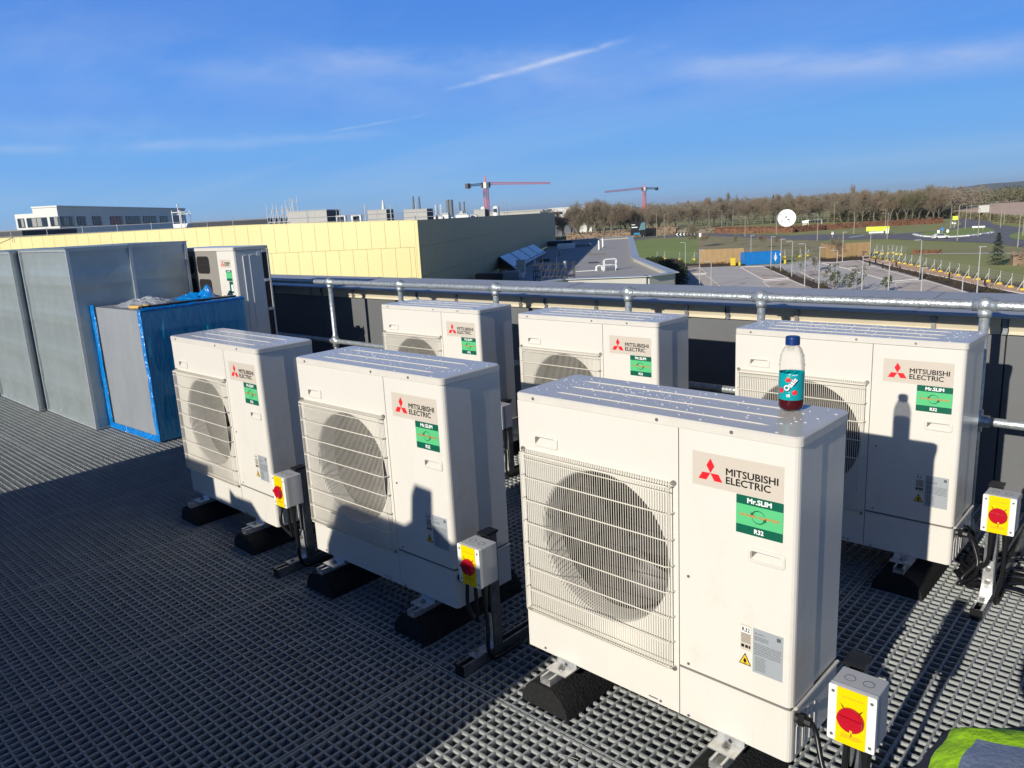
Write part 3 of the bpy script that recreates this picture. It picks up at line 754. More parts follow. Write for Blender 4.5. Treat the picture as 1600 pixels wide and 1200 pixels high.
# ---------------------------------------------------------------- bottle
def make_bottle():
    bx, by, bz = UN[0][0]+0.824, UN[0][1]+0.240-0.013, Z0+0.9211
    t = thing('drink_bottle', 'half empty soft drink bottle with teal label and navy cap on the nearest condenser', 'bottle', (bx, by, bz))
    R0 = 0.0335
    prof = [(0.0005,0.004),(0.018,0.003),(0.024,0.0005),(0.030,0.004),(R0,0.014),(R0,0.030),(0.0325,0.034),(0.0325,0.108),(R0,0.112),(R0,0.122),(0.0345,0.128),(0.0325,0.134),(0.0335,0.140),(0.0310,0.147),(0.0318,0.153),(0.0275,0.161),(0.0270,0.166),(0.0220,0.175),(0.0170,0.181),(0.0158,0.186),(0.0158,0.197),(0.0005,0.198)]
    m = MB(); m.smooth = True; m.lathe(prof, 32); 
    m.build('shell', mat('clear_plastic', (0.93, 0.95, 0.96), 0.06, trans=1.0, ior=1.12, alpha=0.55), t)
    m = MB(); m.smooth = True; m.lathe([(0.0005,0.0055),(0.023,0.0045),(0.029,0.007),(0.0322,0.016),(0.0322,0.030),(0.0312,0.036),(0.0312,0.052),(0.0005,0.052)], 28)
    m.build('juice', mat('dark_red_juice', (0.10, 0.006, 0.012), 0.1, trans=0.25, ior=1.33), t)
    m = MB(); m.smooth = True; m.lathe([(0.0334,0.0335),(0.0336,0.034),(0.0336,0.1075),(0.0334,0.108)], 40)
    lb = m.build('label_sleeve', mat('teal_label', (0.0, 0.33, 0.34), 0.25, color2=(0.0, 0.26, 0.30), vscale=30), t)
    view = atan2(-by, -bx)          # the printed side looks at the photographer
    def wrap(verts, r): 
        return [(r*cos(view + v[0]/r), r*sin(view + v[0]/r), v[1]) for v in verts]
    def disc(u, v, r, rr_, n=14, sx=1.0):
        m.add(wrap([(u+r*sx*cos(2*pi*i/n), v+r*sin(2*pi*i/n)) for i in range(n)], rr_), [tuple(range(n))])
    m = MB()
    def word(txt, width, cap, u, v, ang, rr_, bold):
        vs, fs = fit_text(txt, width, cap, bold, align='CENTER'); ca, sa = cos(ang), sin(ang)
        m.add(wrap([(u + q[0]*ca - q[1]*sa, v + q[0]*sa + q[1]*ca) for q in vs], rr_), fs)
    m.cur = 1; word('Oasis', 0.046, 0.017, 0.0035, 0.073, radians(48), 0.0340, 0.10)
    m.cur = 0; word('Oasis', 0.044, 0.0145, 0.002, 0.0745, radians(48), 0.0344, 0.03)
    m.cur = 0; word('SUMMER', 0.010, 0.0035, -0.008, 0.0475, 0, 0.0340, 0.03); word('FRUITS', 0.010, 0.0035, -0.008, 0.0430, 0, 0.0340, 0.03)
    word('REAL FRUIT', 0.014, 0.0030, 0.009, 0.1030, 0, 0.0340, 0.02)
    m.cur = 2; disc(0.0085, 0.056, 0.0072, 0.0342); disc(-0.0095, 0.091, 0.0070, 0.0342, sx=1.1); disc(-0.0300, 0.060, 0.0080, 0.0342)
    m.cur = 3; disc(0.0062, 0.059, 0.0016, 0.0345, 8); disc(-0.0125, 0.093, 0.0013, 0.0345, 8)
    m.cur = 4; disc(-0.0095, 0.0985, 0.0028, 0.0345, 7, 1.6)
    m.build('print', [M_WPRINT, mat('navy_print', (0.004, 0.012, 0.07), 0.4), M_RED, mat('pink_print', (0.9, 0.35, 0.35), 0.3), M_LGREEN], lb)
    m = MB(); m.lathe([(0.0005,0.2065),(0.0165,0.2065),(0.0185,0.205),(0.0190,0.201),(0.0192,0.1835),(0.0170,0.183)], 36)
    m.build('cap', mat('navy_cap', (0.004, 0.030, 0.15), 0.35), t)
make_bottle()

# ---------------------------------------------------------------- guard rail
t = thing('guard_rail', 'galvanised tube guard rail with ball fittings in front of the parapet', 'railing', (0, 4.05, 0))
posts = [-9.4, -8.3, -7.15, -6.03, -5.02, -3.92, -2.755, -1.872, -0.790, 0.25, 1.35]
for (z, xa, xb) in ((1.100, -10, 2.6), (0.552, -10, 2.6)):
    m = MB(); m.smooth = True
    n = 40; m.tube([(xa+(xb-xa)*i/n, 0, z) for i in range(n+1)], 0.0225 if z > 1 else 0.0215, 14); m.build('rail_tube', M_TUBE, t)
for x in posts:
    m = MB(); m.smooth = True; m.tube([(x, 0, 0.01), (x, 0, 0.5), (x, 0, 1.075)], 0.0215, 14); p_ = m.build('post', M_TUBE, t)
    m = MB(); m.smooth = True; m.ball((x, 0, 1.104), 0.037, 20, 12); m.cyl((x, 0, 1.045), (x, 0, 1.08), 0.027, 16, 0.031)
    m.cyl((x-0.052, 0, 1.100), (x+0.052, 0, 1.100), 0.0275, 16); m.build('ball_fitting', M_TUBE, p_)
    m = MB(); m.smooth = True; m.cyl((x, 0, 0.50), (x, 0, 0.604), 0.0285, 16); m.cyl((x-0.055, 0, 0.552), (x+0.055, 0, 0.552), 0.0285, 16); m.build('cross_fitting', M_TUBE, p_)
    m = MB(); m.cyl((x, 0, 0.001), (x, 0, 0.012), 0.06, 16); m.cyl((x, 0, 0.012), (x, 0, 0.05), 0.03, 14); m.build('base_flange', M_TUBE, p_)

# ---------------------------------------------------------------- parapet
M_PANEL = mat('dark_grey_cladding', (0.135, 0.14, 0.142), 0.45, var=0.06, vscale=2)
M_COPING = mat('blue_grey_coping', (0.44, 0.45, 0.46), 0.42, metal=0.1, color2=(0.38, 0.395, 0.41), vscale=1.6, dirt=(0.08, 0.085, 0.085), dscale=14, dlim=(0.63, 0.72))
M_CREAM = mat('cream_flashing', (0.62, 0.55, 0.40), 0.5, var=0.05, vscale=4)
wall = thing('parapet_wall', 'dark grey parapet wall with cream flashing and wide blue grey coping', 'wall', (0, 4.45, 0))
m = MB(); m.box(-29, 3.2, 0.014, 0.30, -0.45, 1.005); m.build('core', M_CABLE, wall)
x = -28.4; k = 0
while x < 3:
    m = MB(); m.box(x+0.004, x+1.196, 0.0, 0.0125, -0.44, 0.905); m.build('wall_panel', M_PANEL, wall); x += 1.2
    if abs(x+5.6) < 0.1: x += 0.035
x = -14.2-10*1.494
while x < 3:
    L = 1.46
    m = MB()
    m.add([(x, -0.034, 0.958), (x+L, -0.034, 0.958), (x+L, -0.020, 1.02), (x, -0.020, 1.02), (x, -0.018, 0.925), (x+L, -0.018, 0.925), (x, -0.028, 0.910), (x+L, -0.028, 0.910), (x, 0.01, 0.906), (x+L, 0.01, 0.906)],
          [(0,1,2,3), (4,5,1,0), (6,7,5,4), (8,9,7,6)])
    m.build('flashing', M_CREAM, wall)
    m = MB(); 
    m.prism_y([(x+L+0.004, 0.908), (x+L+0.03, 0.908), (x+L+0.03, 1.0), (x+L+0.055, 1.014), (x+L-0.02, 1.014), (x+L+0.004, 1.0)], -0.024, -0.012)
    m.build('joint_cover', M_DARKSTEEL, wall); x += L + 0.034
x = -13.5
while x < 3:
    m = MB(); m.box(x-0.010, x+0.010, -0.044, -0.030, 0.912, 0.975); m.cyl((x, -0.045, 0.972), (x, -0.028, 0.972), 0.016, 10); m.build('fixing_clip', M_SCREW, wall); x += 0.73
x = -14.2-6*2.6; k = 0
cop = None
while x < 3.2:
    L = 2.6
    m = MB()
    m.add([(x, -0.145, 1.018), (x+L-0.004, -0.145, 1.018), (x+L-0.004, 0.47, 1.058), (x, 0.47, 1.058), (x, -0.145, 1.006), (x+L-0.004, -0.145, 1.006), (x+L-0.004, 0.47, 0.86), (x, 0.47, 0.86), (x, -0.02, 1.006), (x+L-0.004, -0.02, 1.006)],
          [(0,1,2,3), (4,5,1,0), (3,2,6,7), (4,8,9,5), (8,7,6,9), (0,3,7,8,4), (1,5,9,6,2)])
    cp = m.build('coping_sheet', M_COPING, wall)
    m = MB(); m.box(x+L-0.040, x+L+0.036, -0.147, -0.144, 1.004, 1.021); m.add([(x+L-0.04, -0.146, 1.0205), (x+L+0.036, -0.146, 1.0205), (x+L+0.036, 0.47, 1.0605), (x+L-0.04, 0.47, 1.0605)], [(0,1,2,3)]); m.build('seam_cover', M_COPING, cp)
    x += L
# own building below the deck
M_OWN = mat('own_facade', (0.42, 0.40, 0.34), 0.6, var=0.05, vscale=1)
m = MB(); m.box(-30, 6, -20, 4.44, -11.3, -0.62); m.box(-30, 6, 4.442, 4.90, -11.3, -0.46); tag(m.build('building_below', M_OWN), 'building whose roof deck carries the condensers', 'building')

# ================================================================ ductwork, wrapped crate, tall unit
M_DUCT = mat('duct_sheet', (0.43, 0.475, 0.465), 0.38, metal=0.5, color2=(0.34, 0.385, 0.38), vscale=3.5, detail=9, bump=0.08, bscale=14, dirt=(0.52, 0.56, 0.55), dscale=5, dlim=(0.60, 0.72))
M_DUCTEDGE = mat('duct_flange', (0.50, 0.53, 0.53), 0.4, metal=0.5, var=0.1, vscale=20)
def duct(x0, x1, y0, y1, h, label, rows=9, zb=0.004, group='galvanised duct sections'):
    t = thing('duct_section', label, 'duct', (x0, y0, 0), 0, group)
    wx, wy = x1-x0, y1-y0
    rr = random.Random(int(abs(x0*100)))
    m = MB(); m.box(0.012, wx-0.012, 0.012, wy-0.012, zb, h-0.012); m.build('core', M_DUCT, t)
    # each sheet face is cross-broken into shallow horizontal bays
    for face in range(4):
        m = MB(); n = rows
        L = wx if face % 2 == 0 else wy
        cols = 1 if L < 1.0 else 2
        for i in range(n):
            z0 = zb+0.014+(h-zb-0.028)*i/n; z1 = zb+0.014+(h-zb-0.028)*(i+1)/n
            d = 0.0090 if i % 2 else 0.0036
            a, b = 0.006, L-0.006
            def P(u, v, q):
                if face == 0: return (u, q, v)
                if face == 1: return (wx-q, u, v)
                if face == 2: return (wx-u, wy-q, v)
                return (q, wy-u, v)
            e = 0.045*1.0
            m.add([P(a, z0, 0.0058), P(b, z0, 0.0058), P(b, z0+e, 0.011-d), P(a, z0+e, 0.011-d), P(b, z1-e, 0.011-d), P(a, z1-e, 0.011-d), P(b, z1, 0.0058), P(a, z1, 0.0058)],
                  [(0,1,2,3), (3,2,4,5), (5,4,6,7)])
        m.build('side_sheet', M_DUCT, t)
    m = MB()
    for (xx, yy) in ((0,0), (wx,0), (wx,wy), (0,wy)): m.box(xx-0.012, xx+0.012, yy-0.012, yy+0.012, zb, h)
    for z in (zb, h-0.02):
        m.box(0.0125, wx-0.0125, -0.008, 0.011, z, z+0.020); m.box(0.0125, wx-0.0125, wy-0.011, wy+0.008, z, z+0.020)
        m.box(-0.008, 0.011, 0.0125, wy-0.0125, z, z+0.020); m.box(wx-0.011, wx+0.008, 0.0125, wy-0.0125, z, z+0.020)
    m.build('flange_frame', M_DUCTEDGE, t)
    m = MB(); m.box(-0.02, wx+0.02, -0.02, wy+0.02, h+0.0005, h+0.006); m.build('top_sheet', M_DUCT, t)
    return t
duct(-8.185, -6.945, 2.190, 2.685, 1.530, 'tall galvanised duct section nearest the blue wrapped crate')
duct(-8.185, -6.965, 2.695, 3.180, 1.532, 'tall galvanised duct section behind the one by the blue crate, towards the tall unit')
duct(-9.48, -8.235, 2.125, 3.16, 1.520, 'tall galvanised duct section at the left edge, past the dark joint')
duct(-10.8, -9.52, 2.09, 3.14, 1.510, 'galvanised duct section beyond the left edge of the deck group')

M_BLUE = mat('blue_film', (0.0, 0.36, 0.66), 0.10, color2=(0.0, 0.50, 0.74), vscale=5, alpha=0.66, spec=0.8, bump=0.7, bscale=16, stretch=(3, 3, 0.6))
M_BLUE2 = mat('blue_film_bunched', (0.0, 0.16, 0.50), 0.15, color2=(0.0, 0.24, 0.70), vscale=18, alpha=0.93, spec=0.9, bump=0.8, bscale=30)
M_CLEAR = mat('clear_film', (0.62, 0.65, 0.70), 0.15, alpha=0.55, spec=0.9, bump=0.7, bscale=22)
t = thing('wrapped_attenuator', 'galvanised attenuator wrapped in blue plastic film standing on the deck', 'crate', (-6.905, 2.31, 0), radians(2.2))
t.scale = (0.955, 1, 1)
m = MB(); m.box(0.02, 0.88, 0.004, 0.02, 0.012, 1.045); m.box(0.0, 0.02, 0.004, 0.86, 0.012, 1.045); m.box(0.02, 0.90, 0.84, 0.86, 0.012, 1.045); m.box(0.0, 0.90, 0.0205, 0.8395, 1.02, 1.044)
m.build('steel_case', mat('attenuator_sheet', (0.40, 0.42, 0.43), 0.45, metal=0.4, color2=(0.33, 0.35, 0.365), vscale=4, stretch=(1,1,0.4), dirt=(0.6,0.62,0.64), dscale=9, dlim=(0.66,0.72)), t)
m = MB()
for z0, z1 in ((0.012, 0.155), (0.36, 0.56), (0.88, 1.019)): m.box(0.885, 0.899, 0.0205, 0.8395, z0, z1)
m.box(0.885, 0.899, 0.0205, 0.060, 0.1551, 0.3599); m.box(0.885, 0.899, 0.0205, 0.060, 0.5601, 0.8799)
m.box(0.885, 0.899, 0.80, 0.8395, 0.1551, 0.3599); m.box(0.885, 0.899, 0.80, 0.8395, 0.5601, 0.8799)
m.build('end_frame', M_DUCTEDGE, t)
m = MB()
for i in range(11):
    y = 0.085+i*0.066; m.box(0.55, 0.872, y, y+0.022, 0.10, 0.98)
m.build('splitters', M_COIL, t)
rr = random.Random(9)
def film(P, nu, nv, amp, seed):
    """a creased sheet: P(u, v) gives the point and its outward direction"""
    m = MB(); m.smooth = True; vs = []
    for i in range(nu+1):
        for j in range(nv+1):
            u, v = i/nu, j/nv; p, nrm = P(u, v); p = Vector(p); nrm = Vector(nrm)
            k = noise.noise(Vector((u*9+seed, v*2.2, seed)))+0.6*noise.noise(Vector((u*26, v*5+seed, 3.1)))
            vs.append(p+nrm*amp*k)
    m.add(vs, [(i*(nv+1)+j, i*(nv+1)+j+1, (i+1)*(nv+1)+j+1, (i+1)*(nv+1)+j) for i in range(nu) for j in range(nv)])
    return m
film(lambda u, v: ((0.915, 0.0+0.87*u, 0.01+1.05*v), (1, 0, 0)), 60, 20, 0.010, 1.0).build('blue_film', M_BLUE, t)
film(lambda u, v: ((0.075*u-0.048, -0.008-0.01*sin(3*u), 0.01+1.05*v), (0, -1, 0.2)), 8, 60, 0.012, 2.0).build('blue_film_edge', M_BLUE2, t)
film(lambda u, v: ((0.865+0.055*u, -0.006-0.012*sin(3*u), 0.01+1.045*v), (0.3, -1, 0)), 8, 60, 0.010, 5.0).build('blue_film_edge', M_BLUE2, t)
film(lambda u, v: ((-0.03+0.95*u, -0.016+0.012*v, 0.006+0.045*v), (0, -1, 0.4)), 70, 5, 0.013, 7.0).build('blue_film_skirt', M_BLUE2, t)
film(lambda u, v: ((0.895+0.03*sin(3*v), 0.87*u, 1.03+0.035*v), (1, 0, 0.6)), 60, 4, 0.010, 8.0).build('blue_film_edge', M_BLUE2, t)
# things lying on top of the crate
def rel(x, y, z): 
    a = radians(2.2); return (-6.905+x*0.955*cos(a)-y*sin(a), 2.31+x*sin(a)+y*cos(a), z)
m = MB(); m.box(0.0, 0.07, 0.0, 0.80, 0.0, 0.028); tag(m.build('rubber_strip', M_CABLE, None, rel(0.80, 0.03, 1.046), (0, 0, radians(3.5))), 'long black rubber strip lying along the edge of the wrapped crate', 'strip')
m = MB(); m.smooth = True
def heap(cx, cy, cz, sx, sy, sz, seed, n=26, rag=0.35, pointy=0.0):
    m = MB(); m.smooth = False; vs = []
    for i in range(n+1):
        for j in range(n+1):
            u, v = 2*i/n-1, 2*j/n-1; r = min(1, sqrt(u*u+v*v))
            hgt = max(0, 1-r**2)**0.8 
            k = noise.noise(Vector((u*3.1+seed, v*3.1, seed)))*rag + abs(noise.noise(Vector((u*8, v*8+seed, seed))))*rag
            pk = pointy*max(0, 1-3.2*sqrt((u-0.45)**2+(v-0.1)**2))
            vs.append((cx+u*sx, cy+v*sy, cz+sz*max(0.02, hgt*(0.55+k)+pk)))
    m.add(vs, [(i*(n+1)+j, i*(n+1)+j+1, (i+1)*(n+1)+j+1, (i+1)*(n+1)+j) for i in range(n) for j in range(n)])
    return m
tag(heap(*rel(0.42, 0.26, 1.05), 0.27, 0.22, 0.085, 2.0, rag=0.30).build('plastic_sheet', M_CLEAR), 'crumpled clear plastic sheet on top of the wrapped crate', 'plastic sheet')
tag(heap(*rel(0.45, 0.70, 1.05), 0.30, 0.17, 0.050, 6.0, rag=0.8, pointy=2.0).build('bunched_film', M_BLUE2), 'bunch of blue film at the back of the crate top', 'plastic film')
m = MB()
m.box(0, 0.16, 0, 0.05, 0, 0.022); m.box(0.165, 0.22, 0.005, 0.04, 0, 0.030)
tag(m.build('timber_offcut', mat('bright_timber', (0.55, 0.36, 0.10), 0.7, var=0.2, vscale=30), None, rel(0.56, 0.055, 1.046), (0,0,0.3)), 'small pale timber offcut beside the black rubber strip', 'offcut')

# tall two fan unit behind the crate
t = thing('tall_condenser', 'tall cream condenser with ribbed side behind the blue wrapped crate', 'air conditioner', (-7.30, 3.26, 0))
w, d, h = 1.05, 0.33, 1.338
M_W2 = M_WHITE
m = MB(); m.box(0.0, w-0.013, 0.0125, d-0.066, Z0, Z0+h-0.033); m.build('casing', M_SEAM_SHADE, t)
m = MB(); m.prism(rrect(-0.004, w+0.004, -0.004, d+0.004, 0.015, 3), Z0+h-0.029, Z0+h, bevel=0.004); m.build('lid', M_LID, t)
m = MB(); m.prism([(0.755,0),(w-0.02,0),(w-0.006,0.006),(w,0.02),(w,d-0.065),(w-0.012,d-0.065),(w-0.012,0.0121),(0.755,0.0121)], Z0, Z0+h-0.032); sp = m.build('service_panel', M_WHITE, t)
m = MB(); 
for yy in (0.085, 0.145):
    m.tube([(w+0.001, yy+0.03, Z0+h-0.075), (w+0.003, yy, Z0+h-0.078), (w+0.003, yy, Z0+0.62)], 0.0035, 5)
m.box(w+0.0003, w+0.002, d-0.110, d-0.078, Z0+h-0.085, Z0+h-0.045)
m.build('pressed_rib', mat('edge_paint', (0.80, 0.78, 0.73), 0.3), sp)
# front: rounded rectangular guards over the two openings rows
m = MB(); m.box(0.0, 0.753, 0.0, 0.012, Z0, Z0+h-0.032); fp = m.build('front_panel', mat('shadow_tone_panel', (0.27, 0.25, 0.22), 0.5), t)  # panel darkened and cut to stand for the shadow step across this front
for r_ in range(6):
    for c_ in range(2):
        x0 = 0.06+0.30*c_+0.0; z1 = Z0+h-0.075-r_*0.205
        m = MB(); m.prism_y(rrect(x0, x0+0.235, z1-0.155, z1, 0.035, 4), -0.003, -0.0005); m.build('intake_opening', M_COIL, fp)
        m = MB(); m.tube([(x0, -0.0045, z1-0.075), (x0+0.235, -0.0045, z1-0.075)], 0.002, 4); m.build('guard_wire', M_FAN, fp)
m = MB()
for i in range(5):
    z0, z1 = Z0+0.03+i*0.255, Z0+0.03+i*0.255+0.225
    m.prism([(w-0.003, d-0.060), (w+0.0, d-0.060), (w+0.0, d-0.012), (w-0.003, d-0.012)], z0, z1)
m.build('coil_opening', M_COIL, t)
m = MB()
for i in range(6): m.box(w-0.008, w+0.004, d-0.0610, d-0.004, Z0+0.005+i*0.255, Z0+0.028+i*0.255)
m.box(w-0.008, w+0.006, d-0.014, d, Z0+0.0, Z0+h-0.031); m.box(0, w-0.01, d-0.0615, d-0.004, Z0, Z0+h-0.031)
m.build('coil_guard', M_WHITE, t)
sub = MB()
def shifted(parent, dx, dz, s):
    o = link('label_carrier', None); return o
# its badge and green sticker
m = MB(); m.prism_y([(0.80,Z0+1.165),(0.985,Z0+1.165),(0.985,Z0+1.235),(0.80,Z0+1.235)], -0.0008, -0.0002); st = m.build('brand_sticker', M_STICK, t)
m = MB(); m.cur = 1; c = (0.842, Z0+1.195); s_ = 0.0175
for a in (90, 210, 330):
    a = radians(a); ux, uz = cos(a), sin(a); vx, vz = -uz, ux; L = s_*sqrt(3); hh = s_/2
    m.add([(c[0], -0.0014, c[1]), (c[0]+ux*L/2+vx*hh, -0.0014, c[1]+uz*L/2+vz*hh), (c[0]+ux*L, -0.0014, c[1]+uz*L), (c[0]+ux*L/2-vx*hh, -0.0014, c[1]+uz*L/2-vz*hh)], [(0,3,2,1)])
m.cur = 0
put_text(m, fit_text('MITSUBISHI', 0.095, 0.014), 0.878, Z0+1.198, -0.0014, 0.0006); put_text(m, fit_text('ELECTRIC', 0.082, 0.014), 0.878, Z0+1.180, -0.0014, 0.0006)
m.build('lettering', [M_BLACK, M_RED], st)
m = MB(); m.prism_y([(0.885,Z0+1.05),(0.985,Z0+1.05),(0.985,Z0+1.145),(0.885,Z0+1.145)], -0.0008, -0.0002); gs = m.build('refrigerant_sticker', M_DGREEN, t)
m = MB(); m.cur = 0; m.prism_y([(0.886,Z0+1.072),(0.984,Z0+1.072),(0.984,Z0+1.124),(0.886,Z0+1.124)], -0.0013, -0.0009)
m.cur = 1; vs, fs = fit_text('Mr.SLIM', 0.055, 0.011, align='CENTER'); put_text(m, (vs, fs), 0.935, Z0+1.129, -0.0014, 0.0007)
m.build('print', [M_LGREEN, M_WPRINT], gs)
m = MB(); m.prism_y([(0.92,Z0+0.945),(0.985,Z0+0.945),(0.985,Z0+1.046),(0.92,Z0+1.046)], -0.0008, -0.0002); gs = m.build('rating_label', M_DGREEN, t)
m = MB(); m.prism_y([(0.95,Z0+0.962),(0.982,Z0+0.962),(0.982,Z0+1.018),(0.95,Z0+1.018)], -0.0013, -0.0009); m.build('print', M_WPRINT, gs)
for k, fx in enumerate((0.16, 0.86)):
    f = dup(foot, (-7.30+fx, 3.13, 0.0005), 0, 'black rubber block under the %s end of the tall unit' % ('left', 'right')[k])

# unseen forms added behind the photographer, shaped to throw the broad foreground shadow
duct(-5.61, -3.925, -1.9, -1.0, 1.30, 'long unseen duct form added behind the photographer to cast shadow', rows=7)
duct(-3.92, -3.70, -1.7, -1.0, 1.12, 'narrow unseen duct form added behind the photographer to cast shadow', rows=6)
M_CASTER_TARP = mat('shadow_caster_grey_tarp', (0.16, 0.17, 0.18), 0.7, var=0.2, vscale=6, bump=0.4, bscale=10)
def pallet(x0, y0, prof, depth, label):
    t = thing('pallet_shadow_caster', label, 'pallet', (x0, y0, 0))  # added shadow caster, its profile drawn from the shadow outline
    m = MB(); m.prism_y([(prof[0][0], 0.13)] + prof + [(prof[-1][0], 0.13)], 0, depth); m.build('shadow_caster_tarpaulin', M_CASTER_TARP, t)
    wd = mat('shadow_caster_timber', (0.34, 0.25, 0.15), 0.8, var=0.2, vscale=20)
    a, b = prof[0][0], prof[-1][0]
    for y in (0.0, depth/2-0.05, depth-0.10): m = MB(); m.box(a, b, y, y+0.10, 0.0, 0.02); m.box(a, b, y, y+0.10, 0.11, 0.129); m.box(a, a+0.1, y, y+0.1, 0.021, 0.109); m.box(b-0.1, b, y, y+0.1, 0.021, 0.109); m.build('shadow_caster_board', wd, t)
pallet(0, -1.75, [(-3.69, 1.10), (-3.735, 1.16), (-3.735, 1.215), (-3.68, 1.185), (-3.50, 1.19), (-3.42, 1.12), (-3.30, 1.08), (-2.79, 1.08), (-2.777, 1.15), (-2.64, 1.395), (-2.20, 1.385), (-2.148, 1.42), (-2.140, 1.53), (-2.115, 1.578), (-2.015, 1.572), (-2.025, 1.43), (-1.93, 1.38), (-1.545, 1.36)][::-1][::-1], 0.75, 'unseen tarpaulin covered pallet form added behind the photographer, shaped to cast shadow')

# ---------------------------------------------------------------- colleague in hi-vis vest, stooping at the right edge
M_VEST = mat('hi_vis_lime', (0.42, 0.75, 0.01), 0.7, color2=(0.36, 0.66, 0.01), vscale=30, bump=0.2, bscale=90)
M_TAPE = mat('reflective_tape', (0.22, 0.26, 0.34), 0.35, metal=0.2, var=0.12, vscale=40, bump=0.2, bscale=200)
M_NAVY = mat('navy_jacket', (0.012, 0.016, 0.035), 0.85, var=0.2, vscale=30)
M_SKIN = mat('skin', (0.50, 0.28, 0.19), 0.55)
def skin_body(name, joints, edges, root, m_, parent, sub=2):
    me = bpy.data.meshes.new(name); me.from_pydata([j[0] for j in joints], edges, [])
    me.materials.append(m_)
    o = link(name, me, parent)
    sk = o.modifiers.new('skin', 'SKIN'); sk.use_smooth_shade = True
    ss = o.modifiers.new('sub', 'SUBSURF'); ss.levels = sub; ss.render_levels = sub
    for i, j in enumerate(joints):
        v = me.skin_vertices[0].data[i]; r = j[1]; v.radius = r if isinstance(r, tuple) else (r, r); v.use_root = (i == root)
    bpy.context.view_layer.update()
    dg = bpy.context.evaluated_depsgraph_get()
    m2 = bpy.data.meshes.new_from_object(o.evaluated_get(dg)); 
    o.modifiers.clear(); o.data = m2
    return o
PX, PY = 0.010, 0.83
t = thing('person', 'person in lime and grey hi-vis vest stooping at the lower right corner of the deck', 'person', (PX, PY, 0))
J = [((0, -0.30, 0.50), (0.15, 0.12)), ((0, -0.18, 0.60), (0.145, 0.11)), ((0, -0.02, 0.68), (0.15, 0.11)), ((0, 0.12, 0.735), (0.14, 0.09)), ((0, 0.20, 0.755), 0.06), ((0, 0.25, 0.76), 0.052),
     ((-0.10, 0.12, 0.745), 0.075), ((-0.175, 0.13, 0.715), 0.062), ((-0.21, 0.24, 0.50), 0.045), ((-0.14, 0.42, 0.38), 0.033), ((-0.12, 0.47, 0.35), 0.028),
     ((0.10, 0.12, 0.745), 0.075), ((0.175, 0.13, 0.715), 0.062), ((0.21, 0.24, 0.50), 0.045), ((0.14, 0.42, 0.38), 0.033), ((0.12, 0.47, 0.35), 0.028),
     ((-0.10, -0.31, 0.46), 0.10), ((-0.16, 0.04, 0.44), 0.072), ((-0.14, -0.16, 0.09), 0.045), ((-0.14, -0.06, 0.04), 0.038), ((-0.14, 0.03, 0.035), 0.03),
     ((0.10, -0.31, 0.46), 0.10), ((0.18, 0.06, 0.42), 0.072), ((0.16, -0.16, 0.09), 0.045), ((0.16, -0.06, 0.04), 0.038), ((0.16, 0.03, 0.035), 0.03)]
Ed = [(0,1),(1,2),(2,3),(3,4),(4,5),(3,6),(6,7),(7,8),(8,9),(9,10),(3,11),(11,12),(12,13),(13,14),(14,15),(0,16),(16,17),(17,18),(18,19),(19,20),(0,21),(21,22),(22,23),(23,24),(24,25)]
body = skin_body('body', J, Ed, 0, M_NAVY, t)
# head with face and hair
m = MB(); m.smooth = True
hc = Vector((0, 0.36, 0.80))
def headpt(a, b):
    x, y, z = 0.076*cos(b)*sin(a), 0.098*cos(b)*cos(a), 0.112*sin(b)
    if y > 0.07 and abs(x) < 0.03 and abs(z) < 0.03: y += 0.012
    if z < -0.05: x *= 0.85
    return hc + Vector((x, y*0.95 - z*0.15, z + y*-0.25))
vs = [headpt(2*pi*i/20, -pi/2+pi*j/14) for j in range(15) for i in range(20)]
m.add(vs, [(j*20+i, j*20+(i+1)%20, (j+1)*20+(i+1)%20, (j+1)*20+i) for j in range(14) for i in range(20)])
hd = m.build('head', M_SKIN, t)
m = MB(); m.smooth = True
vs = [hc + (headpt(2*pi*i/20, -0.35*cos(2*pi*i/20)*-1-0.05+(pi/2+0.0)*j/6)-hc)*1.07 for j in range(7) for i in range(20)]
m.add(vs, [(j*20+i, j*20+(i+1)%20, (j+1)*20+(i+1)%20, (j+1)*20+i) for j in range(6) for i in range(20)])
m.build('hair', mat('dark_hair', (0.03, 0.02, 0.012), 0.7), t)
for s_ in (-1, 1):
    m = MB(); m.smooth = True; m.ball(hc+Vector((s_*0.030, 0.078, -0.006)), 0.011, 10, 6); m.build('eye', M_WPRINT, hd)
    m = MB(); m.smooth = True; m.ball(hc+Vector((s_*0.077, 0.0, 0.0)), 0.022, 10, 6, 1.3); m.build('ear', M_SKIN, hd)
m = MB(); m.tube([hc+Vector((-0.022,0.078,-0.062)), hc+Vector((0,0.088,-0.064)), hc+Vector((0.022,0.078,-0.062))], 0.005, 5); m.build('mouth', mat('lips', (0.4,0.14,0.11), 0.5), hd)
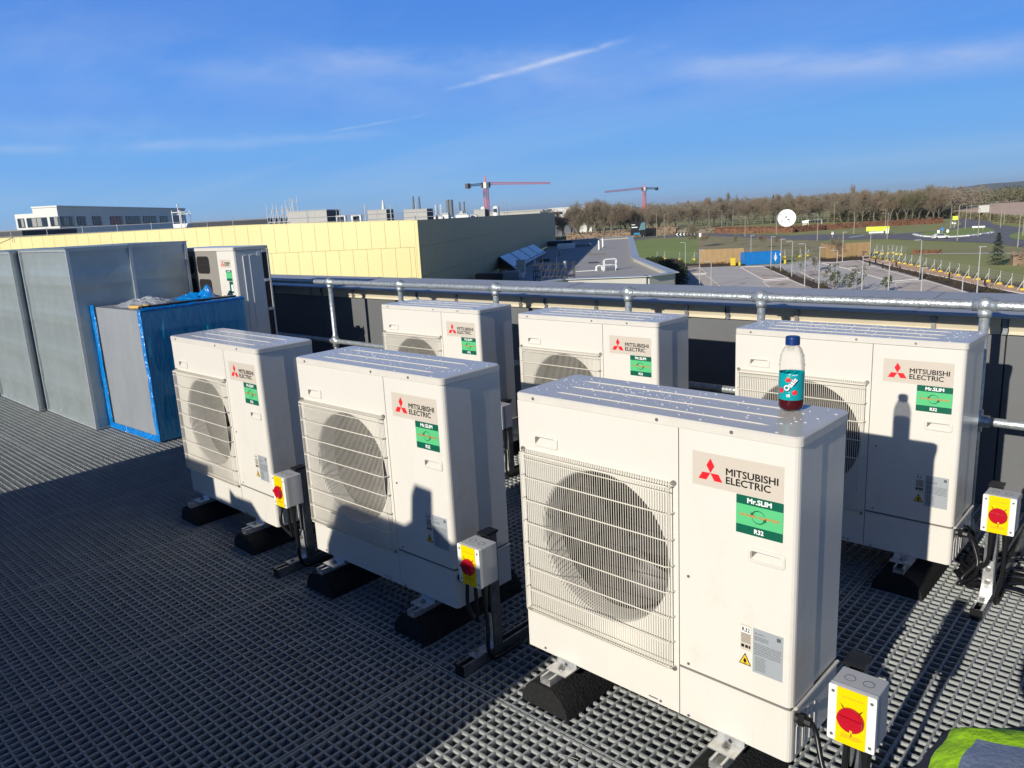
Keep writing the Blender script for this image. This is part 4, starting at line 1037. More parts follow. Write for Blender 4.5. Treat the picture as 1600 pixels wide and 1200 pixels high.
for s_ in (-1, 1):
    b0 = Vector((s_*0.12, 0.47, 0.35)); JJ = [(tuple(b0), 0.026), (tuple(b0+Vector((-s_*0.008, 0.045, -0.025))), (0.034, 0.018)), (tuple(b0+Vector((-s_*0.012, 0.085, -0.045))), (0.036, 0.016))]
    EE = [(0,1),(1,2)]
    for k, (dx, L) in enumerate(((-0.030, 0.066), (-0.010, 0.076), (0.010, 0.072), (0.029, 0.056))):
        q = b0+Vector((-s_*0.012+dx, 0.092, -0.050)); n0 = len(JJ)
        JJ += [(tuple(q), 0.009), (tuple(q+Vector((0, L*0.45, -L*0.35))), 0.0085), (tuple(q+Vector((0, L*0.65, -L*0.95))), 0.007)]; EE += [(2, n0), (n0, n0+1), (n0+1, n0+2)]
    n0 = len(JJ); JJ += [(tuple(b0+Vector((-s_*0.045, 0.05, -0.040))), 0.011), (tuple(b0+Vector((-s_*0.062, 0.085, -0.066))), 0.009)]; EE += [(1, n0), (n0, n0+1)]
    skin_body('hand', JJ, EE, 0, M_SKIN, t, 1)
# vest: cloth offset from the torso, with trim, tape and binding bands
def vest():
    prof = []   # stations along the back: (centre y, z, half width, half thickness, roll)
    st = [(-0.33,0.50,0.175,0.145), (-0.18,0.612,0.178,0.135), (-0.02,0.695,0.184,0.13), (0.09,0.745,0.20,0.115), (0.15,0.768,0.185,0.095), (0.20,0.785,0.10,0.075)]
    n = 40; vs = []; M_ = 30
    for i in range(M_+1):
        f_ = i/M_*(len(st)-1); k = min(int(f_), len(st)-2); q = f_-k; s0, s1 = st[k], st[k+1]
        q = q*q*(3-2*q) if False else q
        cy, cz, hw, ht = [s0[j]*(1-q)+s1[j]*q for j in range(4)]
        for j in range(n):
            a = 2*pi*j/n; c_, s_ = cos(a), sin(a)
            rx = hw*(abs(c_)**0.8)*(1 if c_ > 0 else -1); rz = ht*(abs(s_)**0.85)*(1 if s_ > 0 else -1)
            wob = 0.006*noise.noise(Vector((i*0.35, j*0.45, 1.0)))
            vs.append((rx*(1+wob*4), cy - rz*0.50, cz + rz*0.86 + wob))
    return vs, n, M_
vs, n, M_ = vest()
m = MB(); m.smooth = True; bb = MB()
fs = []; 
m.v = list(vs)
for i in range(M_):
    for j in range(n):
        m.f.append((i*n+j, i*n+(j+1)%n, (i+1)*n+(j+1)%n, (i+1)*n+j)); m.sm.append(True)
        a = 360*(j+0.5)/n; u = i/M_
        d_edge = abs(a-180)  # left side seam
        side = min(abs((a-168)), abs((a-12)), )
        e = min(abs(a-186), abs(a+6), abs(a-354))
        g = 0
        if u < 0.74 and 46 < a < 134 and not (0.30 < u < 0.42): g = 1
        if 78 < a < 102: g = 0
        if e < 30 or u > 0.86 or i == 0: g = 2
        m.mi.append(g)
m.build('hi_vis_vest', [M_VEST, M_TAPE, M_NAVY], t)
t.scale = (1.18, 1.18, 1.18)

# ================================================================ neighbouring buildings
GZ = -11.38
UD, WD = Vector((-0.88, -0.475, 0)), Vector((-0.557, 0.8305, 0))       # along the sunny wall, along the shaded wall
CN = Vector((-43.9, 37.53, 0)); ZV = Vector((0, 0, 1))
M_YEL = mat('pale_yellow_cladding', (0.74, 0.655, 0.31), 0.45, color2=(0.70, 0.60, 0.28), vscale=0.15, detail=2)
M_JOINT = mat('cladding_joint', (0.16, 0.135, 0.08), 0.7)
M_YEL_SHADED = mat('yellow_cladding_shaded', (0.37, 0.335, 0.20), 0.5, var=0.05, vscale=0.3)  # darker copy of the yellow cladding, the wall's shade put into the colour
M_ROOFG = mat('grey_roof', (0.22, 0.22, 0.22), 0.8, var=0.15, vscale=0.4)
M_PRECAST = mat('pale_plant_panel', (0.50, 0.49, 0.44), 0.6, var=0.05, vscale=0.5)
M_GRILLE_SHADE = mat('dark_grille_and_side_shade', (0.035, 0.055, 0.055), 0.6)
M_WPAINT = mat('white_render', (0.74, 0.74, 0.71), 0.55, var=0.04, vscale=0.4)
M_STACK = mat('flue_steel', (0.24, 0.26, 0.27), 0.4, metal=0.5)
M_SCAF = mat('scaffold_tube', (0.42, 0.43, 0.44), 0.5, metal=0.4)
M_GLASSD = mat('dark_glass', (0.02, 0.035, 0.06), 0.08, spec=0.9)
M_GLASSL = mat('lit_blind_glass', (0.34, 0.35, 0.33), 0.25, spec=0.8)
M_FRAME = mat('window_frame_dark', (0.03, 0.035, 0.045), 0.5)
yb = thing('clad_building', 'large yellow clad building beyond the parapet with plant on its flat roof', 'building', tuple(CN))
def loc_(P): return Vector(P) - CN
m = MB()
def top_z(s): return 1.55 + 0.30*min(1.0, s/14.0)
NL = Vector((0.475, -0.88, 0)); NSd = Vector((0.8305, 0.557, 0))
m.obox(NL*-0.25 + ZV*-4.5, UD*75, NL*0.22, ZV*5.99); 
m.obox(NSd*-0.25 + ZV*-4.5, WD*104, NSd*0.22, ZV*5.97)
m.build('backing_wall', M_JOINT, yb)
PW = 1.15
def panel(s0, s1, z0, z1a, z1b, dirv, nv, mt, name='cladding_panel'):
    m = MB(); g = 0.011
    a, b = dirv*(s0+g), dirv*(s1-g)
    q = [a+ZV*z0, b+ZV*z0, b+ZV*z1b, a+ZV*z1a]
    m.add([p_ - nv*0.028 for p_ in q] + [p_ for p_ in q], [(4,5,6,7), (7,6,5,4), (0,1,5,4), (1,2,6,5), (2,3,7,6), (3,0,4,7)][0:1] + [(0,4,5,1), (1,5,6,2), (2,6,7,3), (3,7,4,0)])
    return m.build(name, mt, yb)
s = 0.0; k = 0
while s < 52:
    s1 = s + (0.32 if k == 0 else PW); panel(s, s1, -0.37, top_z(s), top_z(s1), UD, NL, M_YEL); s = s1; k += 1
s = 0.0; k = 0
while s < 52:
    s1 = s + (0.38 if k < 2 else PW); panel(s, s1, -2.60, -0.392, -0.392, UD, NL, M_YEL); s = s1; k += 1
s = 0.0; k = 0
while s < 40:
    s1 = s + (0.38 if k < 2 else PW); panel(s, s1, -4.5, -2.622, -2.622, UD, NL, M_YEL); s = s1; k += 1
m = MB(); m.obox(UD*0.33+NL*0.0005-ZV*4.5, UD*-0.335, NL*0.022, ZV*6.03); m.build('corner_trim', M_YEL, yb)
m = MB(); m.obox(NSd*0.001-ZV*4.5-UD*0.001, WD*0.30, NSd*0.02, ZV*6.0); m.build('corner_trim', M_YEL_SHADED, yb)
# coping of the sunny wall
m = MB()
for i in range(18):
    s0, s1 = i*3.0, i*3.0+2.985
    a, b = UD*s0+NL*0.03+ZV*(top_z(s0)+0.005), UD*s1+NL*0.03+ZV*(top_z(s1)+0.005)
    m.add([a, b, b-NL*0.45, a-NL*0.45, a+ZV*0.035, b+ZV*0.035, b-NL*0.45+ZV*0.035, a-NL*0.45+ZV*0.035], [(0,3,2,1),(4,5,6,7),(0,1,5,4),(1,2,6,5),(2,3,7,6),(3,0,4,7)])
m.build('wall_coping', M_YEL, yb)
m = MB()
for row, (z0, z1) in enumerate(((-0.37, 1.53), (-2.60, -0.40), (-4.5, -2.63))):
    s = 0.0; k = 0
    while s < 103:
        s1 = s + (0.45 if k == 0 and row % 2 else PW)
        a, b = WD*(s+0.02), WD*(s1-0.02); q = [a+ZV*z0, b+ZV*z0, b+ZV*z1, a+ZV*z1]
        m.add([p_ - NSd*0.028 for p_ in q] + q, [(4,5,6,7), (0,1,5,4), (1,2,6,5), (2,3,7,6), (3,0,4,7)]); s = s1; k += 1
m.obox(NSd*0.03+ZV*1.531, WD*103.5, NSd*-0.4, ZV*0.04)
m.build('shaded_cladding', M_YEL_SHADED, yb, kind='stuff')
m = MB()
m.add([ZV*1.42, WD*103, WD*103+UD*60, UD*60], [(0,1,2,3)]); 
m.v = [(v[0], v[1], 1.40) for v in m.v]
m.build('flat_roof', M_ROOFG, yb)

def rbox(name, label, cat, A, B, top, dd, mats, extra=None, group=None, base=1.42):
    """a plant enclosure on the roof: sunny face from A to B, shaded side running back"""
    A, B, T = Vector(A), Vector(B), Vector(top)
    t = thing(name, label, cat, (A.x, A.y, base), 0, group)
    L = B - A; L.z = 0; h = T.z - base; back = WD*dd
    m = MB(); m.obox((0,0,0), L, back, ZV*h); m.build('enclosure', mats[0], t)
    nv = Vector((L.y, -L.x, 0)).normalized()
    m = MB(); m.obox(L + L.normalized()*0.02 + back*0.02, L.normalized()*0.03, back*0.96, ZV*(h*0.97)); m.build('side_shade_sheet', mats[1], t)  # dark sheet that puts the shade of this side into the colour
    m = MB(); m.obox(L*-0.01 - back*0.01 + ZV*(h+0.01), L*1.03, back*1.03, ZV*0.06); m.build('top_trim', mats[0], t)
    n = max(2, int(L.length/1.3)); m = MB()
    for i in range(1, n): m.obox(L*(i/n) + nv*0.004, L.normalized()*0.03, nv*0.01, ZV*h*0.98)
    m.build('panel_joint', M_SCAF, t)
    return t
g_ = 'plant enclosures on the yellow building roof'
rbox('plant_enclosure', 'widest pale plant enclosure on the yellow building roof, left of the white frames', 'plant box', (-65.349, 40.147, 1.692), (-62.751, 42.586, 1.627), (-65.248, 40.241, 2.895), 3.4, (M_PRECAST, M_GRILLE_SHADE), group=g_)
rbox('plant_enclosure', 'pale plant enclosure on the yellow building roof below the white cone', 'plant box', (-61.605, 46.406, 1.426), (-60.243, 47.685, 1.452), (-61.522, 46.484, 2.664), 2.2, (M_PRECAST, M_GRILLE_SHADE), group=g_)
rbox('plant_enclosure', 'pale plant enclosure on the yellow building roof below the two tapered poles', 'plant box', (-57.464, 47.551, 1.490), (-55.878, 49.041, 1.437), (-57.404, 47.608, 2.502), 2.2, (M_PRECAST, M_GRILLE_SHADE), group=g_)
rbox('plant_enclosure', 'pale plant enclosure on the yellow building roof near the crane mast', 'plant box', (-79.697, 78.801, 1.269), (-78.560, 79.869, 1.278), (-79.642, 78.852, 2.472), 3.2, (M_PRECAST, M_GRILLE_SHADE), group=g_)
def frame_thing(px0, label, T, wd):
    A = Vector(px0); t = thing('window_frame_crate', label, 'frame', (A.x, A.y, 1.42), 0, 'white frames on the yellow building roof')
    h = T - 1.42; m = MB(); L = UD*-wd
    for q in (0, 0.84): m.obox(L*q, L*0.16, WD*0.4, ZV*h)
    m.obox(L*0.161, L*0.678, WD*0.4, ZV*0.12); m.obox(L*0.161+ZV*(h-0.12), L*0.678, WD*0.4, ZV*0.12); m.build('frame', M_WPAINT, t)
    m = MB(); m.obox(L*0.161+WD*0.35+ZV*0.121, L*0.678, WD*0.03, ZV*(h-0.242)); m.build('infill', M_GLASSD, t)
frame_thing((-61.318, 42.560, 1.877), 'white framed unit on the yellow roof, left of two', (-61.284, 42.592, 2.341)[2], 1.0)
frame_thing((-60.280, 43.535, 1.804), 'white framed unit on the yellow roof, right of two', (-60.243, 43.570, 2.326)[2], 1.0)
def stack(P, T, r, label, mt=None, r2=None, name='flue_stack', cat='flue', group='flues on the yellow building roof'):
    P = Vector(P); T = Vector(T); t = thing(name, label, cat, (P.x, P.y, 1.42), 0, group)
    m = MB(); m.cyl((0,0,0), (0,0,T.z-1.42), r, 10, r2 if r2 else r); m.build('tube', mt or M_STACK, t)
    m = MB(); m.cyl((0,0,0), (0,0,0.25), r*1.8, 10); m.build('collar', M_WPAINT, t)
stack((-59.825, 50.821, 1.493), (-59.782, 50.861, 3.846), 0.17, 'left of the two tapered dark poles above a plant enclosure', r2=0.09)
stack((-59.408, 51.213, 1.464), (-59.299, 51.315, 3.812), 0.17, 'right of the two tapered dark poles above a plant enclosure', r2=0.09)
stack((-65.194, 51.266, 1.452), (-65.073, 51.380, 3.728), 0.36, 'white pointed cone on the yellow building roof', M_WPAINT, 0.07, 'roof_cone', 'cone')
stack((-63.223, 58.605, 1.356), (-63.138, 58.684, 3.540), 0.22, 'left of the two thick grey flues on the yellow roof')
stack((-62.967, 58.845, 1.337), (-62.884, 58.923, 3.522), 0.22, 'right of the two thick grey flues on the yellow roof')
stack((-68.815, 65.700, 1.408), (-68.747, 65.764, 3.407), 0.11, 'left of the two thin dark flues on the yellow roof')
stack((-68.419, 66.071, 1.380), (-68.351, 66.135, 3.417), 0.11, 'right of the two thin dark flues on the yellow roof')
for i, (a, b, c) in enumerate((((-82.905, 84.019, 1.364), (-82.834, 84.086, 3.005), 'small domed roof cowl beside the pale plant box'), ((-69.069, 72.320, 1.319), (-69.009, 72.376, 2.789), 'larger domed white roof cowl right of the crane mast'))):
    P = Vector(a); h = b[2]-1.42; t = thing('roof_cowl', c, 'cowl', (P.x, P.y, 1.42), 0, 'white cowls on the roof'); r = 0.42
    m = MB(); m.smooth = True; m.lathe([(r,0),(r,h*0.75),(r*0.85,h*0.93),(r*0.4,h),(0.01,h)], 16); m.build('hood', M_WPAINT, t)
    m = MB(); m.obox((-0.1,-r-0.02,h*0.42), (r*1.1,0,0), (0,0.05,0), (0,0,h*0.33)); m.obox((r*0.2,-r+0.0,h*0.42), (r*0.5,r*0.3,0), (0,0.05,0), (0,0,h*0.33)); m.build('grille', M_GRILLE_SHADE, t)
# white ladder frames
for i, (a, b) in enumerate((((-59.742, 53.642, 1.376), (-59.658, 53.721, 2.964)),)):
    P = Vector(a); h = b[2]-1.42; t = thing('roof_ladder', 'white ladder hoop standing on the yellow building roof', 'ladder', (P.x, P.y, 1.42))
    m = MB()
    for q in (0, 0.6): m.cyl(UD*-q, UD*-q+ZV*h, 0.045, 6)
    m.build('stile', M_WPAINT, t); m = MB()
    for k in range(6): m.cyl(ZV*h*(k+1)/6.5, UD*-0.6+ZV*h*(k+1)/6.5, 0.03, 5)
    m.build('rungs', M_WPAINT, t)
# misc low plant along the shaded edge
rr = random.Random(21)
for k, (a, w_, h_) in enumerate((((-60.317, 53.103, 1.352), 1.5, 0.5), ((-60.846, 55.349, 1.342), 0.9, 0.7), ((-67.055, 63.236, 1.370), 1.6, 0.6), ((-68.222, 66.257, 1.366), 1.2, 0.45), ((-67.452, 64.235, 1.344), 0.5, 0.9))):
    P = Vector(a); t = thing('roof_fan_box', 'low white fan box on the yellow roof, %s from the left' % ('first', 'second', 'fourth', 'last', 'third')[k], 'vent', (P.x, P.y, 1.42), 0, 'low vents on the yellow roof')
    m = MB(); m.obox((0,0,0), UD*-w_, WD*0.8, ZV*h_*0.7); m.build('housing', M_WPAINT, t); m = MB(); m.obox(UD*-0.1*w_+ZV*h_*0.701, UD*-w_*0.8, WD*0.6, ZV*h_*0.3); m.build('cap', M_STACK, t)
# edge protection rails
def rails(name, label, A, B, zs, step, rad, base, extra=0.0, seed=1):
    A, B = Vector(A), Vector(B); t = thing(name, label, 'railing', (A.x, A.y, base), 0); L = B-A; L.z = 0; n = int(L.length/step)
    m = MB()
    for z in zs: m.cyl(ZV*z, L+ZV*z, rad, 5)
    m.build('rail', M_SCAF, t); rr = random.Random(seed)
    for i in range(n+1):
        m = MB(); m.cyl(L*i/n, L*i/n+ZV*(zs[-1]+0.1+extra*rr.random()), rad, 5); m.build('upright', M_SCAF, t)
    return t
rails('edge_rail', 'thin edge protection rail along the left part of the yellow roof', (-77.636, 17.634, 1.995), (-68.604, 31.603, 1.831), (0.45, 0.95), 2.4, 0.028, 1.5)
rails('edge_rail', 'thin edge rail on the yellow roof between the plant enclosures', (-62.741, 38.480, 1.692), (-53.429, 48.597, 1.318), (0.40, 0.85), 2.0, 0.026, 1.42, 0.9, 5)
# scaffold frames at the left of the plant
def scaffold(label, P, w_, d_, h_, nb, lv, seed, base, mt=M_SCAF, mb_=M_WPAINT):
    P = Vector(P); t = thing('scaffold', label, 'scaffold', (P.x, P.y, base), 0); rr = random.Random(seed)
    for i in range(nb+1):
        for q in (0, d_):
            m = MB(); m.cyl(UD*-w_*i/nb+WD*q, UD*-w_*i/nb+WD*q+ZV*h_*(0.75+0.35*rr.random()), 0.035, 5); m.build('standard', mt, t)
    for l in range(1, lv+1):
        m = MB()
        for q in (0, d_): m.cyl(WD*q+ZV*h_*0.8*l/lv, UD*-w_+WD*q+ZV*h_*0.8*l/lv, 0.032, 5)
        m.build('ledger', mt, t)
    m = MB(); m.obox(ZV*h_*0.8/lv, UD*-w_, WD*d_, ZV*0.05); m.build('boards', mb_, t)
    for i in range(nb): m = MB(); m.cyl(UD*-w_*i/nb, UD*-w_*(i+1)/nb+ZV*h_*0.8, 0.03, 5); m.build('brace', mt, t)
    return t
scaffold('scaffold frame with white boards at the left end of the roof plant', (-81.263, 47.151, 1.545), 2.6, 1.6, 2.6, 4, 3, 2, 1.42)
scaffold('taller scaffold tower beside the widest plant enclosure', (-77.880, 47.584, 1.576), 0.9, 1.2, 3.6, 1, 4, 3, 1.42)
for k, (a, b, lab) in enumerate((((-62.378, 40.193, 1.720), (-62.307, 40.259, 3.149), 'thin pole in front of the widest plant enclosure'), ((-60.397, 42.053, 1.810), (-60.297, 42.147, 3.179), 'thin pole right of the widest plant enclosure'), ((-58.347, 43.978, 1.666), (-58.294, 44.028, 3.096), 'thin pole left of the enclosure below the cone'), ((-59.128, 47.361, 1.611), (-59.039, 47.444, 3.039), 'thin pole right of the white cone'),
        ((-80.651, 86.136, 1.393), (-80.641, 86.146, 3.460), 'left thin mast behind the larger cowl'), ((-80.300, 86.465, 1.369), (-80.225, 86.536, 3.337), 'right thin mast behind the larger cowl'), ((-82.615, 37.651, 1.490), (-82.426, 37.828, 3.756), 'thin pole by the white hoist frame'), ((-78.595, 41.426, 1.610), (-78.518, 41.498, 2.946), 'thin pole between hoist frame and scaffold'), ((-80.598, 39.545, 1.617), (-80.620, 39.524, 2.894), 'thin pole right of the white hoist frame'))):
    P = Vector(a); m = MB(); m.cyl((0,0,0), (0,0,b[2]-1.42), 0.035, 6, 0.02); tag(m.build('roof_pole', M_SCAF, None, (P.x, P.y, 1.42)), lab, 'pole', 'thin poles on the yellow roof')
# hoist (white tapered bin with frame)
P = Vector((-93.602, 42.423, 1.485)); t = thing('roof_hoist', 'white hoist with tapered bin and tube frame on the far left roof', 'hoist', (P.x, P.y, 1.42))
m = MB(); m.add([UD*0.8+ZV*0.1, UD*-0.5+ZV*0.1, UD*-0.5+WD*1.1+ZV*0.1, UD*0.8+WD*1.1+ZV*0.1, UD*0.9+ZV*1.15, UD*-1.2+ZV*1.15, UD*-1.2+WD*1.4+ZV*1.15, UD*0.9+WD*1.4+ZV*1.15], [(0,3,2,1),(4,5,6,7),(0,1,5,4),(1,2,6,5),(2,3,7,6),(3,0,4,7)]); m.build('bin', M_WPAINT, t)
for (a, b) in ((0.8, 0), (-0.2, 0), (0.4, 1.2), (-0.9, 1.2)): m = MB(); m.cyl(UD*a+WD*b+ZV*1.15, UD*a+WD*b+ZV*2.75, 0.055, 6); m.build('post', M_WPAINT, t)
m = MB(); m.cyl(UD*0.9+ZV*2.5, UD*-1.1+ZV*2.5, 0.05, 6); m.cyl(UD*0.9+WD*1.2+ZV*2.3, UD*-1.1+WD*1.2+ZV*2.3, 0.05, 6); m.cyl(UD*-0.1+ZV*2.5, UD*-0.1+ZV*3.3, 0.06, 6); m.ball(UD*-0.1+ZV*3.3, 0.14, 8, 6); m.build('top_frame', M_WPAINT, t)
# low dark plant behind, far left
for k, (a, b, tp, lab) in enumerate((((-140.449, 32.726, 2.252), (-135.764, 37.125, 2.016), 358.5, 'low dark roof block at the far left edge'), ((-116.975, 54.769, 1.167), (-108.359, 62.860, 1.424), 349, 'long low dark roof block between hoist and scaffold'))):
    P, Q = Vector(a), Vector(b); t = thing('roof_block', lab, 'roof block', (P.x, P.y, 0.5)); L = Q-P; L.z = 0
    m = MB(); m.obox((0,0,0), L, WD*12, ZV*(1.55+0.9*(k == 0) + 0.75*(k==1))); m.build('walls', M_FRAME, t); m = MB(); m.obox(ZV*(1.56+0.9*(k == 0)+0.75*(k==1)), L, WD*12, ZV*0.15); m.build('roof', M_ROOFG, t)

# ---------------------------------------------------------------- white office block, far left
A0, A1, A2 = Vector((-170.320, 45.829, 1.556)), Vector((-164.350, 51.435, 1.374)), None
E1 = (A1 - A0); E1.z = 0; LF = E1.length; E1.normalize()
E2 = Vector((0.31, 0.951, 0)) ; E2 = Vector((-E1.y, E1.x, 0)); E2 = E2 if E2.y > 0 else -E2
E2 = (E2*0.9 + E1*0.0).normalized()
ZT = 1.62 + 46*150/1195; ZT2 = ZT - 0.95
wb = thing('office_building', 'white office block with ribbon windows beyond the yellow building, far left', 'building', (A1.x, A1.y, GZ))
def B(p): return Vector(p) - Vector((A1.x, A1.y, GZ))
SL = 60.0
h1, h2 = ZT-GZ, ZT2-GZ
m = MB(); m.obox(E1*-LF*0.57, E1*LF*0.57, E2*SL, ZV*h1); m.obox(E1*-LF+E2*0.02, E1*LF*0.4295, E2*14, ZV*h2); m.build('walls', M_WPAINT, wb)
m = MB(); m.obox(E1*-LF*0.58-E2*0.15+ZV*(h1+0.01), E1*(LF*0.58+0.15), E2*(SL+0.3), ZV*0.3); m.build('roof_edge', M_WPAINT, wb)
def win(o, along, nv, L, z0, z1, n, blind):
    m = MB(); m.obox(o+nv*0.02+ZV*z0, along*L, nv*0.06, ZV*(z1-z0)); wf = m.build('window', M_FRAME, wb)
    for i in range(n):
        m = MB(); m.obox(o+nv*0.085+along*(L*i/n+0.08)+ZV*(z0+0.1), along*(L/n-0.16), nv*0.02, ZV*(z1-z0-0.2)); m.build('pane', blind if (i % 3) else M_GLASSD, wf)
for zz in (0, -3.3, -6.6, -9.9):
    z0, z1 = h1-3.7+zz+0.2, h1-1.75+zz
    for a, b, n in ((-0.95, -0.80, 2), (-0.74, -0.27, 4), (-0.20, -0.01, 2)): win(E1*LF*a, E1, -E2, LF*(b-a), z0, z1, n, M_GLASSL)
    for a, b, n in ((0.6, 5.2, 5), (6.4, 9.6, 3), (12.2, 15.8, 3), (19.5, 25.0, 4), (26.5, 33.5, 5), (35.0, 42.0, 5), (44.0, 48.5, 3), (52.0, 56.0, 3)): win(E2*a, E2, E1, b-a, z0, z1, n, M_GLASSD if a > 6 else M_GLASSL)

# ---------------------------------------------------------------- long white building and grey block in the middle distance
def simple_block(name, label, P, Q, zt, back, mt, floors, group=None, wincol=M_GLASSD):
    P, Q = Vector(P), Vector(Q); t = thing(name, label, 'building', (P.x, P.y, GZ), 0, group); L = Q-P; L.z = 0; hh = zt-GZ
    bk = Vector((-L.y, L.x, 0)).normalized(); bk = bk if bk.y > 0 else -bk; nv = -bk
    m = MB(); m.obox((0,0,0), L, bk*back, ZV*hh); m.build('walls', mt, t)
    m = MB(); m.obox(L*-0.005+nv*0.3+ZV*(hh+0.02), L*1.01, bk*(back+0.6), ZV*0.5); m.build('roof', mt, t)
    for f in range(floors):
        z0 = hh-3.4-f*3.6; n = max(3, int(L.length/7)); 
        for i in range(n): m = MB(); m.obox(L*((i+0.12)/n)+nv*0.03+ZV*z0, L*(0.76/n), nv*0.06, ZV*1.5); m.build('window', wincol, t)
simple_block('warehouse', 'long white building behind the bare trees right of the yellow building', (-307.311, 369.880, -13.899), (-289.128, 386.955, -12.858), 1.62+2.0, 30, M_WPAINT, 2)
simple_block('warehouse', 'low white distant building above the shaded wall end', (-255.903, 253.540, 1.622), (-230.162, 277.712, 0.959), 1.62+1.0, 25, M_PRECAST, 1)
simple_block('depot_building', 'dark grey low building in front of the long white one', (-274.268, 332.319, -12.355), (-264.213, 341.762, -13.069), 1.62-3.8, 16, mat('slate_cladding', (0.16,0.17,0.20), 0.6), 1)

# ---------------------------------------------------------------- cranes
M_CRANE = mat('crane_red', (0.80, 0.11, 0.11), 0.5, color2=(0.82, 0.20, 0.20), vscale=0.6)
M_CRANE2 = mat('crane_counter', (0.10, 0.09, 0.09), 0.6)
def truss(parent, name, a, b, w, n, mt, rad=0.11, w2=None):
    a, b = Vector(a), Vector(b); d = (b-a); L = d.length; d.normalize(); u = d.cross(ZV) if abs(d.z) < 0.9 else Vector((1,0,0)); u.normalize(); v = d.cross(u)
    w2 = w if w2 is None else w2
    m = MB(); C_ = []
    for i in range(n+1):
        ww = (w+(w2-w)*i/n)/2; c = a+d*L*i/n; C_.append([c+u*ww+v*ww, c-u*ww+v*ww, c-u*ww-v*ww, c+u*ww-v*ww])
    for i in range(n):
        for k in range(4):
            m.cyl(C_[i][k], C_[i+1][k], rad, 4, caps=False); m.cyl(C_[i][k], C_[i+1][(k+1)%4], rad*0.6, 4, caps=False); m.cyl(C_[i][k], C_[i][(k+1)%4], rad*0.6, 4, caps=False)
    return m.build(name, mt, parent)
def crane(label, base, head, tip, tail, wM, wJ):
    P = Vector(base); t = thing('tower_crane', label, 'crane', (P.x, P.y, GZ), 0, 'red tower cranes on the horizon'); o = Vector((P.x, P.y, GZ))
    hz = Vector(head).z - GZ; top = ZV*hz
    truss(t, 'mast', (0,0,0), top, wM, 26, M_CRANE, 0.12)
    tp, tl = Vector(tip)-o, Vector(tail)-o
    truss(t, 'jib', top+ZV*1.2, tp, wJ, 26, M_CRANE, 0.10, wJ*0.6)
    cj = truss(t, 'counter_jib', top+ZV*1.0, tl, wJ*0.8, 6, M_CRANE2, 0.13)
    m = MB(); m.box(-1.4, 1.4, -1.4, 1.4, hz-0.6, hz+1.6); m.build('slewing_unit', M_CRANE2, t)
    m = MB(); m.box(0.6, 2.2, -2.0, -0.4, hz-0.8, hz+1.6); m.build('cab', M_WPAINT, t)
    m = MB(); m.obox(tl-Vector((0.8,0.8,1.2)), (1.6,0,0), (0,1.6,0), (0,0,2.0)); m.build('counterweight', M_CRANE2, t)
    m = MB(); m.cyl(top+ZV*1.6, top+ZV*4.5, 0.4, 6, 0.15); m.build('top_mast', M_CRANE, t)
crane('nearer red tower crane with its long jib pointing right', (-230.732, 236.023, -0.497), (-230.036, 236.676, 13.595), (-220.596, 266.118, 14.104), (-230.428, 225.334, 13.974), 1.5, 1.0)
crane('farther red tower crane standing over the bare trees', (-287.513, 443.344, -2.917), (-287.044, 443.784, 12.960), (-277.016, 384.611, 11.801), (-292.313, 466.272, 13.844), 1.8, 1.2)
# ---------------------------------------------------------------- lower roof beside the yellow building
LZ = -4.5
M_MEMB = mat('wet_grey_membrane', (0.50, 0.485, 0.46), 0.7, color2=(0.43, 0.42, 0.40), vscale=0.25, stretch=(1, 1, 1), detail=8)
M_LCOP = mat('pale_blue_coping', (0.56, 0.60, 0.62), 0.4, metal=0.2)
lr = thing('low_flat_building', 'low flat roofed wing with pale coping beside the shaded wall', 'building', (-40, 60, LZ))
O = Vector((-40, 60, LZ))
outer = [Vector(q)-O for q in ((-100.190, 121.333, -4.500), (-91.500, 135.438, -4.500), (-51.408, 76.810, -4.500), (-35.478, 58.825, -4.500), (-35.945, 55.582, -4.500), (-41.961, 51.816, -4.500), (-42.884, 39.094, -4.500))]
m = MB(); m.add([(q.x, q.y, 0) for q in outer], [tuple(range(len(outer)))]); m.build('roof_membrane', M_MEMB, lr)
m = MB()
for i in range(0, 6):
    a, b = outer[i], outer[i+1]; a = Vector((a.x, a.y, 0)); b = Vector((b.x, b.y, 0)); d = (b-a).normalized(); nv = Vector((d.y, -d.x, 0))*-1
    m.obox(a+ZV*(GZ-LZ), b-a, nv*0.35, ZV*(LZ-GZ+0.42))
m.build('walls', M_PRECAST, lr)
m = MB()
for i in range(0, 6):
    a, b = outer[i], outer[i+1]; a = Vector((a.x, a.y, 0)); b = Vector((b.x, b.y, 0)); d = (b-a).normalized(); nv = Vector((d.y, -d.x, 0))*-1
    m.obox(a+ZV*0.421-nv*0.30-d*0.1, b-a+d*0.2, nv*0.95, ZV*0.06)
m.build('coping', M_LCOP, lr)
